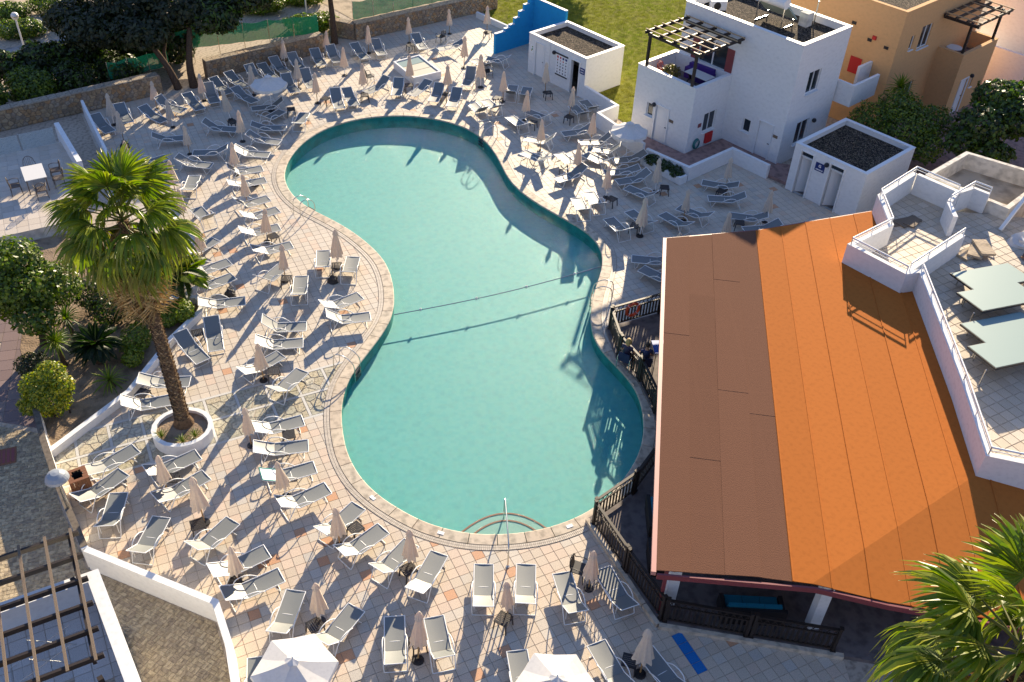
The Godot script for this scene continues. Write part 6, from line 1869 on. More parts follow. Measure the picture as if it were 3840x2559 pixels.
func voronoi(r: Rect2, nx: int, ny: int, jit: float) -> Array:
	var pts := []
	for j in ny:
		for i in nx:
			pts.append(r.position + Vector2((i + 0.5 + rng.randf_range(-jit, jit) + (0.25 if j % 2 == 0 else -0.25)) * r.size.x / nx, (j + 0.5 + rng.randf_range(-jit, jit)) * r.size.y / ny))
	var cells := []
	for i in pts.size():
		var c := PackedVector2Array([r.position, Vector2(r.end.x, r.position.y), r.end, Vector2(r.position.x, r.end.y)])
		for j in pts.size():
			if i != j and pts[i].distance_to(pts[j]) < 3.0 * maxf(r.size.x / nx, r.size.y / ny) and c.size() > 2: c = cut_cell(c, pts[i], pts[j])
		if c.size() > 2: cells.append(c)
	return cells

func inset(c: PackedVector2Array, g: float) -> PackedVector2Array:
	var o := Geometry2D.offset_polygon(c, -g)
	return o[0] if o.size() > 0 else PackedVector2Array()

func flagstones() -> void:
	var t := structure("flagstone_band", "band of crazy-paved flagstones framed by pale strips")
	var ax := Vector2(0.8862, -0.4633); var ay := Vector2(0.4633, 0.8862)
	var outer := v2(DECK)
	var hole := Geometry2D.offset_polygon(pool_in, 0.64, Geometry2D.JOIN_ROUND)[0]
	var tones := [Color(0.56, 0.51, 0.38), Color(0.60, 0.55, 0.42), Color(0.52, 0.49, 0.38), Color(0.57, 0.50, 0.36), Color(0.62, 0.58, 0.47)]
	var to_w := func(c: PackedVector2Array) -> PackedVector2Array:
		var o := PackedVector2Array()
		for p in c: o.append(ax * p.x + ay * p.y)
		return o
	var strips := []
	for w in [-28.0, -26.76, -25.52]: strips.append(Rect2(-7.0, w - 0.055, 16.0, 0.11))
	for k in 14:
		for r in 2: strips.append(Rect2(-6.1 + k * 1.13 - 0.05, -27.94 + r * 1.24, 0.10, 1.12))
	for s in strips:
		var q: PackedVector2Array = to_w.call(PackedVector2Array([s.position, Vector2(s.end.x, s.position.y), s.end, Vector2(s.position.x, s.end.y)]))
		for a in Geometry2D.intersect_polygons(q, outer):
			for b in Geometry2D.clip_polygons(a, hole):
				var mb := MB.new(); mb.col = Color(0.62, 0.60, 0.55); tile_shape(mb, b, -0.012, 0.002, 0.004); part(mb, "pale_strip", M.tile, t)
	for k in 13:
		for r in 2:
			var rc := Rect2(-6.05 + k * 1.13, -27.935 + r * 1.24, 1.03, 1.12)
			for c in voronoi(rc, 3, 3, 0.36):
				var q: PackedVector2Array = to_w.call(inset(c, 0.014))
				if q.size() < 3: continue
				for a in Geometry2D.intersect_polygons(q, outer):
					for b in Geometry2D.clip_polygons(a, hole):
						if b.size() < 3: continue
						var mb := MB.new(); mb.col = tones[rng.randi() % 5] * rng.randf_range(0.9, 1.08); tile_shape(mb, b, -0.012, rng.randf_range(-0.001, 0.004), 0.008); part(mb, "flagstone", M.stone, t)

func stone_wall(label: String, a: Vector2, b: Vector2, h: float, rounded: bool, nx: float, ny: int) -> void:
	var t := thing("stone_wall", label, "wall")
	var d := (b - a).normalized(); var l := a.distance_to(b)
	var D := Vector3(d.x, 0, d.y); var A := at3(a, 0); var N := D.cross(Vector3.UP).normalized()
	if N.z < 0: N = -N
	var core := MB.new()
	core.box(A + D * l * 0.5 - N * 0.22 + Vector3.UP * (h * 0.5 - 0.02), Vector3(l, h - 0.04, 0.44), Basis(D, Vector3.UP, D.cross(Vector3.UP)))
	part(core, "core", M.mortar, t)
	var tones := [Color(0.36, 0.27, 0.18), Color(0.42, 0.32, 0.21), Color(0.33, 0.26, 0.19), Color(0.46, 0.34, 0.21), Color(0.40, 0.33, 0.25), Color(0.44, 0.28, 0.15)]
	var cols := int(l * nx)
	for c in voronoi(Rect2(0, 0.0, l, h - 0.05), cols, ny, 0.34 if rounded else 0.2):
		var q := inset(c, 0.011)
		if q.size() < 3: continue
		var ctr := Vector2.ZERO
		for p in q: ctr += p
		ctr /= q.size()
		var mb := MB.new(); mb.col = tones[rng.randi() % 6] * rng.randf_range(0.85, 1.15)
		var dep := rng.randf_range(0.02, 0.05)
		var top := []; var low := []
		for p in q:
			low.append(A + D * p.x + Vector3.UP * p.y)
			var s := p.lerp(ctr, 0.16)
			top.append(A + D * s.x + Vector3.UP * s.y + N * dep)
		var cc := A + D * ctr.x + Vector3.UP * ctr.y + N * dep * 1.15
		for i in q.size():
			var j := (i + 1) % q.size()
			mb.quad(low[i], low[j], top[j], top[i], N + (top[i] - cc)); mb.quad(top[i], top[j], cc, cc, N)
		part(mb, "stone", M.stone, t)
	var k := 0.0
	while k < l - 0.1:
		var w := minf(rng.randf_range(0.45, 0.8), l - k)
		var mb := MB.new(); mb.col = tones[rng.randi() % 6].lerp(Color(0.45, 0.40, 0.33), 0.6)
		mb.box(A + D * (k + w * 0.5) - N * 0.2 + Vector3.UP * (h + rng.randf_range(-0.01, 0.012)), Vector3(w - 0.02, 0.07, 0.54), Basis(D, Vector3.UP, D.cross(Vector3.UP)))
		part(mb, "cap_stone", M.stone, t)
		k += w

func stage_50_walls() -> void:
	rng.seed = 31
	stone_wall("rubble stone wall at the left below the hedge", Vector2(-31.5, -42.4), Vector2(-20.75, -50.8), 1.15, true, 3.6, 5)
	stone_wall("rubble stone wall between the tree trunks and the slim tree", Vector2(-18.75, -52.86), Vector2(-12.75, -57.75), 1.15, true, 3.8, 5)
	stone_wall("short stone return wall beside the slim tree", Vector2(-12.9, -60.5), Vector2(-11.2, -59.9), 1.05, false, 3.8, 5)
	stone_wall("long squared stone wall below the green netting at the top", Vector2(-11.06, -59.85), Vector2(-2.2, -66.75), 1.1, false, 3.8, 6)
	for e in [["green windbreak netting above the rubble wall", Vector2(-21.6, -54.6), Vector2(-13.2, -58.6), 0.9, 2.1], ["green windbreak netting above the squared wall", Vector2(-11.3, -60.5), Vector2(-3.0, -67.0), 1.1, 2.3], ["low green netting behind the hedge", Vector2(-23.5, -50.4), Vector2(-20.8, -52.6), 0.9, 1.9]]:
		var t := thing("netting_fence", e[0], "fence")
		var a: Vector2 = e[1]; var b: Vector2 = e[2]
		var n := int(a.distance_to(b) / 1.6) + 1
		for i in n:
			var p := a.lerp(b, float(i) / n); var q := a.lerp(b, float(i + 1) / n)
			var mb := MB.new()
			for k in 6:
				for j in 4:
					var f := func(u: float, v: float) -> Vector3:
						var c := p.lerp(q, u)
						return Vector3(c.x, lerpf(e[3], e[4], v) - 0.10 * sin(u * PI) * v, c.y) + Vector3(0.5, 0, 0.7) * (0.05 * sin(u * 9.0 + v * 4.0 + i * 2.0))
					mb.quad(f.call(k / 6.0, j / 4.0), f.call((k + 1) / 6.0, j / 4.0), f.call((k + 1) / 6.0, (j + 1) / 4.0), f.call(k / 6.0, (j + 1) / 4.0), Vector3(0.3, 0, 1))
			part(mb, "net_panel", M.green_net, t)
			var ps := MB.new(); ps.tube([at3(p, 0.0), at3(p, e[4] + 0.05)], 0.025, 6); part(ps, "post", M.steel, t)
	var t := thing("kerb_wall", "low white kerb beside the lawn at the top", "wall")
	wall_path(t, [Vector2(-3.55, -64.9), Vector2(-1.2, -62.55), Vector2(-0.9, -61.2)], 0.0, 0.4, 0.16, M.stucco)
	t = thing("partition_wall", "slim white partition wall by the left loungers", "wall")
	wall_path(t, [Vector2(-23.95, -47.45), Vector2(-20.2, -41.3)], 0.0, 1.0, 0.14, M.stucco)
	t = thing("slab_wall", "white slab wall beside the left dining terrace", "wall")
	wall_path(t, [Vector2(-23.95, -44.2), Vector2(-21.3, -40.4)], 0.0, 1.3, 0.24, M.stucco)
	# dining terrace at the left edge
	var st := structure("dining_terrace", "pale raised terrace at the left edge")
	var tp := v2([-28, -40.6, -23.7, -43.7, -21.4, -40.4, -20.3, -36.4, -22.9, -34.8, -29, -32.5])
	var mb := MB.new(); mb.prism(tp, -0.01, 0.488); part(mb, "terrace_slab", M.stucco_old, st)
	laid(st, "terrace_tile", tp, 0.503, 0.5, 0.5, 0.48, M.tile, [Color(0.62, 0.53, 0.43), Color(0.60, 0.52, 0.43), Color(0.64, 0.56, 0.47)], 0.006, 140)
	t = thing("glass_balustrade", "clear glass balustrade at the left terrace", "balustrade")
	for i in 3:
		var a := Vector2(-28, -40.6).lerp(Vector2(-23.8, -43.55), i / 3.0); var b := Vector2(-28, -40.6).lerp(Vector2(-23.8, -43.55), (i + 0.96) / 3.0)
		mb = MB.new(); mb.bar(at3(a, 0.95), at3(b, 0.95), 0.012, 0.86); part(mb, "pane", M.glass_pane, t)
		mb = MB.new(); mb.tube([at3(a, 0.5), at3(a, 1.42)], 0.03, 6); part(mb, "post", M.steel, t)
	var k := thing("dining_table", "pale square dining table on the left terrace", "table", Vector3(-23.05, 0.506, -39.25), 0.55)
	mb = MB.new(); mb.box(Vector3(0, 0.74, 0), Vector3(0.95, 0.035, 1.45)); part(mb, "table_top", M.white_resin, k)
	for sx in [-1.0, 1.0]:
		for sz in [-1.0, 1.0]:
			mb = MB.new(); mb.box(Vector3(sx * 0.42, 0.36, sz * 0.66), Vector3(0.045, 0.72, 0.045)); part(mb, "leg", M.grey_wood, k)
	var ch := [[-0.05, -1.15, 0.0, "far end of"], [0.95, -0.42, -1.57, "right side, further along,"], [0.95, 0.42, -1.57, "right side, nearer along,"], [-0.95, 0.3, 1.57, "left side of"], [0.05, 1.15, PI, "near end of"]]
	for e in ch:
		var q := Vector3(e[0], 0, e[1]).rotated(Vector3.UP, 0.55)
		k = thing("dining_chair", "dark wire chair at the %s the left terrace table" % e[3], "chair", Vector3(-23.05, 0.506, -39.25) + q, 0.55 + e[2], "chairs round the left terrace table")
		simple_chair(k, M.chair_brown, M.chair_brown)

func stage_51_lower_left() -> void:
	rng.seed = 41
	var g := structure("brick_walk", "tan brick walk at the lower left")
	var tones := [Color(0.50, 0.40, 0.26), Color(0.55, 0.45, 0.30), Color(0.46, 0.37, 0.25), Color(0.58, 0.47, 0.31), Color(0.41, 0.33, 0.23)]
	laid(g, "brick", v2([-12.3, -17.7, -8.35, -16.2, -7.4, -14.4, -6.3, -11.0, -12.3, -9.5]), 0.0, 0.24, 0.24, 1.12, M.stone, tones, 0.006, 220, 1)
	laid(g, "paving_brick", v2([-21.5, -24.3, -16.5, -23.5, -14.6, -20.35, -12.8, -17.9, -12.32, -17.7, -12.32, -9.5, -21.5, -12.0]), 0.0, 0.22, 0.15, 0.35, M.stone, tones, 0.006, 80, 2)
	var gp := structure("garden_path", "purplish paved path at the left edge")
	laid(gp, "path_slab", v2([-26, -33.5, -20.4, -31.5, -19.2, -28.0, -16.6, -23.75, -22.5, -24.6]), 0.0, 0.6, 0.6, 0.3, M.tile, [Color(0.24, 0.17, 0.16), Color(0.22, 0.155, 0.15), Color(0.27, 0.20, 0.18)], 0.006, 60)
	var so := structure("garden_bed", "bare brown earth of the planting bed")
	var mb := MB.new()
	mb.poly(v2([-16.6, -23.8, -15.6, -22.5, -14.0, -25.6, -13.4, -28.8, -12.9, -30.6, -13.5, -31.5, -15.2, -33.4, -17.6, -36.6, -20.2, -36.3, -22.6, -34.9, -26, -33.4, -20.4, -31.5, -19.2, -28.0]), 0.008); part(mb, "bed_soil", M.earth, so)
	var t := thing("bed_wall", "curving low white wall between the planting bed and deck", "wall")
	wall_path(t, [Vector2(-15.75, -22.35), Vector2(-14.05, -25.6), Vector2(-13.45, -28.8), Vector2(-12.85, -30.5), Vector2(-12.85, -31.15), Vector2(-13.3, -31.5), Vector2(-14.3, -31.3)], 0.0, 0.32, 0.2, M.stucco)
	t = thing("walk_wall", "white wall bending along the brick walk", "wall")
	wall_path(t, [Vector2(-12.62, -17.95), Vector2(-8.22, -16.3), Vector2(-7.5, -15.0), Vector2(-6.3, -12.0)], 0.0, 0.9, 0.2, M.stucco)
	t = thing("weathered_wall", "weathered grey-topped white wall left of the loungers", "wall")
	wall_path(t, [Vector2(-16.7, -24.0), Vector2(-15.75, -22.4), Vector2(-14.5, -20.5), Vector2(-12.66, -17.99)], 0.0, 0.88, 0.2, M.stucco)
	wall_path(t, [Vector2(-16.7, -24.0), Vector2(-15.75, -22.4), Vector2(-14.5, -20.5), Vector2(-12.7, -18.04)], 0.882, 0.905, 0.21, M.weathered)
	t = thing("litter_bin", "square wooden litter bin with round opening by the low wall", "litter bin", Vector3(-14.05, 0.002, -20.95), 0.6)
	var q := Basis()
	for s in 4:
		for i in 5:
			mb = MB.new(); mb.box(Basis(Vector3.UP, s * PI / 2) * Vector3(-0.24 + i * 0.12, 0.40, 0.30), Vector3(0.112, 0.80, 0.025), Basis(Vector3.UP, s * PI / 2)); part(mb, "side_board", M.bin_wood, t)
	for i in 5:
		for s in [-1.0, 1.0]:
			mb = MB.new()
			if i == 2: mb.box(Vector3(s * 0.245, 0.815, -0.25 + i * 0.125), Vector3(0.13, 0.025, 0.118))
			elif i == 1 or i == 3: mb.box(Vector3(s * 0.225, 0.815, -0.25 + i * 0.125), Vector3(0.17, 0.025, 0.118))
			else: mb.box(Vector3(s * 0.156, 0.815, -0.25 + i * 0.125), Vector3(0.31, 0.025, 0.118))
			part(mb, "lid_board", M.bin_wood, t)
	mb = MB.new(); mb.lathe([Vector2(0.0, 0.5), Vector2(0.17, 0.5), Vector2(0.17, 0.81)], 16); part(mb, "liner", M.black_resin, t)
	t = thing("dome_lamp", "blue-grey dome lamp on a post at the wall's end", "lamp", Vector3(-13.75, 0.0, -19.5))
	mb = MB.new(); mb.tube([Vector3.ZERO, Vector3(0, 2.2, 0)], 0.05, 8); part(mb, "post", M.steel, t)
	mb = MB.new(); mb.lathe([Vector2(0.0, 2.52), Vector2(0.14, 2.50), Vector2(0.26, 2.43), Vector2(0.34, 2.32), Vector2(0.36, 2.24), Vector2(0.33, 2.21), Vector2(0.0, 2.20)], 24); part(mb, "dome", M.lamp_blue, t)
	# house corner with its roof terrace
	t = thing("terrace_house", "white terrace house corner at the lower left", "building")
	wall_path(t, [Vector2(-17.5, -11.75), Vector2(-10.97, -15.5), Vector2(-8.0, -11.2)], 0.0, 3.0, 0.34, M.stucco)
	mb = MB.new(); mb.prism(v2([-17.5, -11.6, -10.97, -15.35, -8.1, -11.2, -15, -7]), 1.9, 2.1, true); part(mb, "terrace_floor", M.grout, t)
	laid(t, "floor_tile", v2([-17.5, -11.5, -10.97, -15.25, -8.2, -11.2, -15, -7]), 2.115, 0.45, 0.45, 0.53, M.tile, [Color(0.62, 0.57, 0.53), Color(0.65, 0.60, 0.56)], 0.008, 60)
	var w := Vector3(0.867, 0, -0.498); var u := Vector3(0.485, 0, 0.8745)
	pergola("weathered dark pergola over the lower left roof terrace", Vector3(-11.76, 0, -16.49) - w * 3.4, u, w, 4.2, 3.4, 3.45, 6, 6, [Vector2(-11.35, -15.2), Vector2(-9.6, -12.4)], 2.1, M.dark_wood, M.grey_wood, 0.07)
	k_rack()

func k_rack() -> void:
	var t := thing("drying_rack", "thin metal drying rack on the lower left terrace", "drying rack", Vector3(-11.6, 2.12, -13.3), 0.5)
	var mb := MB.new()
	for s in [-1.0, 1.0]: mb.tube([Vector3(-0.8, 0.0, 0.3 * s), Vector3(0.8, 0.85, 0.0 + 0.3 * s)], 0.012, 5)
	for i in 6: mb.tube([Vector3(-0.8 + i * 0.3, i * 0.16, -0.3), Vector3(-0.8 + i * 0.3, i * 0.16, 0.3)], 0.007, 4)
	part(mb, "frame", M.steel, t)
	mb = MB.new()
	for s in [-1.0, 1.0]: mb.tube([Vector3(0.8, 0.0, 0.3 * s), Vector3(-0.2, 0.85, 0.3 * s)], 0.012, 5)
	part(mb, "legs", M.steel, t)

func fan_frond(lp: float, rad: float, droop: float, segs: int, seed_: int, tones: Array, stalk: Color) -> ArrayMesh:
	var r := RandomNumberGenerator.new(); r.seed = seed_
	var mb := MB.new()
	mb.col = stalk
	var hub := Vector3(0, -0.05 * lp, lp)
	mb.tube([Vector3.ZERO, Vector3(0, 0.02 * lp, lp * 0.5), hub], 0.026, 5, 0.014)
	for k in segs:
		var a := deg_to_rad(lerpf(-118.0, 118.0, float(k) / (segs - 1)) + r.randf_range(-2.5, 2.5))
		var l := rad * (1.0 - 0.22 * pow(absf(a) / 2.06, 2.0)) * r.randf_range(0.88, 1.06)
		var d := Vector3(sin(a), 0, cos(a)); var s := Vector3(cos(a), 0, -sin(a))
		var w := l * 0.052
		var fold := Vector3.UP * w * 0.7
		var g := droop * (0.6 + 0.5 * absf(sin(a))) * r.randf_range(0.8, 1.25)
		var p := []
		for i in 5:
			var t: float = [0.0, 0.35, 0.62, 0.84, 1.0][i]
			p.append(hub + d * l * (t - g * 0.18 * t * t * t) + Vector3.UP * (0.06 * sin(t * 2.2) * l - g * l * pow(t, 2.6)))
		var ww := [0.003, w, w * 1.05, w * 0.55, 0.002]
		mb.col = tones[r.randi() % tones.size()] * r.randf_range(0.8, 1.2)
		for i in 4:
			if i == 3: mb.col = mb.col.lerp(Color(0.34, 0.27, 0.09), 0.45)
			var e: Vector3 = fold * (1.0 if i > 0 else 0.0); var e2: Vector3 = fold * (1.0 if i < 3 else 0.0)
			mb.quad(p[i] - e, p[i + 1] - e2, p[i + 1] + s * ww[i + 1], p[i] + s * ww[i], Vector3.UP); mb.quad(p[i] - e, p[i + 1] - e2, p[i + 1] - s * ww[i + 1], p[i] - s * ww[i], Vector3.UP)
	return mb.mesh()

func pinnate_frond(len_: float, droop: float, n: int, leaf: float, seed_: int, tones: Array) -> ArrayMesh:
	var r := RandomNumberGenerator.new(); r.seed = seed_
	var mb := MB.new()
	var pt := func(t: float) -> Vector3: return Vector3(0, len_ * (0.30 * t - droop * t * t * 0.75), len_ * t * (1.0 - 0.15 * droop * t))
	mb.col = Color(0.16, 0.16, 0.05)
	mb.tube([pt.call(0.0), pt.call(0.3), pt.call(0.6), pt.call(1.0)], 0.018, 4, 0.006)
	for k in n:
		var t := 0.16 + 0.82 * k / n
		var c: Vector3 = pt.call(t); var f: Vector3 = (pt.call(minf(t + 0.05, 1.0)) - c).normalized()
		var l := leaf * sin(PI * (0.12 + 0.86 * t)) * r.randf_range(0.85, 1.1)
		mb.col = tones[r.randi() % tones.size()] * r.randf_range(0.8, 1.2)
		for s in [-1.0, 1.0]:
			var d := (Vector3(s, 0.28, 0) + f * 0.75).normalized()
			var tip := c + d * l + Vector3.DOWN * l * 0.22
			var w := f * 0.016
			mb.tri(c - w, c + d * l * 0.5 + w * 1.2 + Vector3.UP * 0.01, tip); mb.tri(c + w, c + d * l * 0.5 - w * 1.2, tip)
	return mb.mesh()

func fan_palm(label: String, base: Vector3, top: Vector3, r0: float, r1: float, n_green: int, n_dry: int, scale_: float, seed_: int) -> void:
	var t := thing("fan_palm", label, "palm")
	var r := RandomNumberGenerator.new(); r.seed = seed_
	var bend := (base + top) * 0.5 + Vector3(0.18, 0, 0.1)
	var along := func(s: float) -> Vector3: return base.lerp(bend, s).lerp(bend.lerp(top, s), s)
	var mb := MB.new()
	var rings := 46
	var pts := []
	for i in rings + 1: pts.append(along.call(float(i) / rings))
	mb.col = Color(0.24, 0.16, 0.10)
	mb.tube(pts, r0, 12, r1)
	mb.tube([base - Vector3.UP * 0.1, base + Vector3.UP * 0.35], r0 * 1.75, 12, r0 * 1.05)
	var tr := part(mb, "trunk", M.bark, t)
	mb = MB.new()
	for i in rings * 2:
		var s := (i + 0.5) / (rings * 2)
		var c: Vector3 = along.call(s); var rad := lerpf(r0, r1, s)
		for k in 10:
			var a := TAU * (k + (0.5 if i % 2 == 0 else 0.0)) / 10 + r.randf_range(-0.12, 0.12)
			var o := Vector3(cos(a), 0, sin(a)); var x := Vector3(-sin(a), 0, cos(a))
			mb.col = [Color(0.36, 0.26, 0.15), Color(0.28, 0.20, 0.12), Color(0.42, 0.32, 0.20), Color(0.20, 0.13, 0.08)][r.randi() % 4]
			var h := 0.10 * r.randf_range(0.7, 1.3); var w := rad * 0.34
			var tip := c + o * (rad + 0.05 * r.randf_range(0.6, 1.4)) + Vector3.UP * h
			mb.tri(c + o * rad * 0.97 - x * w, c + o * rad * 0.97 + x * w, tip); mb.tri(c + o * rad * 0.9 + Vector3.UP * h * 0.8 - x * w * 0.6, tip, c + o * rad * 0.9 + Vector3.UP * h * 0.8 + x * w * 0.6)
	part(mb, "bark_scales", M.bark, t).set_meta("kind", "stuff")
	var green := [Color(0.17, 0.23, 0.016), Color(0.23, 0.28, 0.02), Color(0.32, 0.33, 0.03), Color(0.12, 0.18, 0.014)]
	var mid := [Color(0.26, 0.25, 0.03), Color(0.33, 0.28, 0.06), Color(0.18, 0.20, 0.02)]
	var straw := [Color(0.52, 0.36, 0.17), Color(0.44, 0.29, 0.13), Color(0.60, 0.44, 0.23), Color(0.36, 0.23, 0.11)]
	var gm := []; var mm := []; var dm := []
	for k in 4: gm.append(fan_frond(0.95, 0.86, [0.45, 0.65, 0.9, 1.15][k], 30, seed_ + k, green, Color(0.17, 0.18, 0.04)))
	for k in 2: mm.append(fan_frond(0.9, 0.85, 1.1, 28, seed_ + 10 + k, mid, Color(0.30, 0.24, 0.08)))
	for k in 3: dm.append(fan_frond(0.75, 0.8, 1.0, 22, seed_ + 20 + k, straw, Color(0.35, 0.25, 0.12)))
	for k in n_green:
		var s := (k + 0.5) / n_green
		var el := lerpf(1.35, -0.75, pow(s, 0.85)) + r.randf_range(-0.12, 0.12)
		var az := k * 2.39996 + r.randf_range(-0.2, 0.2)
		var fr: Mesh = mm[r.randi() % 2] if s > 0.78 else gm[mini(3, int(s * 4.6))]
		var o := MeshInstance3D.new(); o.name = "frond"; o.mesh = fr; o.material_override = M.leaf
		var q := Basis(Vector3.UP, az) * Basis(Vector3.RIGHT, -el) * Basis(Vector3(0, 0, 1), r.randf_range(-0.35, 0.35))
		o.transform = Transform3D(q.scaled(Vector3.ONE * scale_ * r.randf_range(0.9, 1.12)), top + Vector3.UP * (0.25 - s * 0.55) * scale_)
		t.add_child(o, true)
	for k in n_dry:
		var s := (k + 0.5) / n_dry
		var az := k * 2.39996
		var o := MeshInstance3D.new(); o.name = "dry_frond"; o.mesh = dm[r.randi() % 3]; o.material_override = M.dry_leaf
		var q := Basis(Vector3.UP, az) * Basis(Vector3.RIGHT, lerpf(0.95, 1.42, s) + r.randf_range(-0.08, 0.08)) * Basis(Vector3(0, 0, 1), r.randf_range(-0.8, 0.8))
		var cc: Vector3 = top.lerp(base, s * 0.20)
		o.transform = Transform3D(q.scaled(Vector3.ONE * scale_ * r.randf_range(0.85, 1.1)), cc - Vector3.UP * 0.1)
		t.add_child(o, true)

func rosette(t: Node3D, c: Vector3, n: int, len_: float, w: float, tones: Array, lo: float, hi: float, seed_: int) -> void:
	var r := RandomNumberGenerator.new(); r.seed = seed_
	for k in n:
		var mb := MB.new()
		var el := lerpf(hi, lo, pow((k + 0.5) / n, 0.8)); var az := k * 2.39996
		var d := Vector3(cos(az) * cos(el), sin(el), sin(az) * cos(el)); var s := d.cross(Vector3.UP).normalized() * w
		var l := len_ * r.randf_range(0.8, 1.1)
		var m := c + d * l * 0.5 + Vector3.UP * 0.03; var tip := c + d * l - Vector3.UP * l * 0.12
		mb.col = tones[r.randi() % tones.size()] * r.randf_range(0.8, 1.25)
		var dn := Vector3.UP * w * 0.5
		mb.quad(c - s * 0.6, m - s, m - dn, c - dn, Vector3.UP); mb.quad(c + s * 0.6, m + s, m - dn, c - dn, Vector3.UP)
		mb.tri(m - s, tip, m - dn); mb.tri(m + s, m - dn, tip)
		part(mb, "leaf", M.leaf, t)

func tree(label: String, called: String, category: String, trunks: Array, lobes: Array, count: int, size: float, tones: Array, seed_: int, stretch := 1.6) -> void:
	var t := thing(called, label, category)
	for q in trunks:
		var mb := MB.new(); mb.col = q[2] if q.size() > 2 else Color(0.12, 0.085, 0.06)
		mb.tube(arc(q[0], 3), q[1], 9, q[1] * 0.55); part(mb, "trunk", M.bark, t)
	var mb := MB.new()
	leaf_mesh(mb, lobes, count, size, tones, seed_, stretch)
	part(mb, "crown", M.leaf, t)

func shrub(label: String, lobes: Array, count: int, size: float, tones: Array, seed_: int, stretch := 1.5) -> void:
	var t := thing("shrub", label, "shrub")
	var mb := MB.new(); mb.col = Color(0.10, 0.07, 0.05)
	for l in lobes:
		var c: Vector3 = l[0]
		mb.tube([Vector3(c.x, 0, c.z), c], 0.035, 5, 0.015)
	part(mb, "stems", M.bark, t)
	mb = MB.new()
	leaf_mesh(mb, lobes, count, size, tones, seed_, stretch)
	part(mb, "foliage", M.leaf, t)

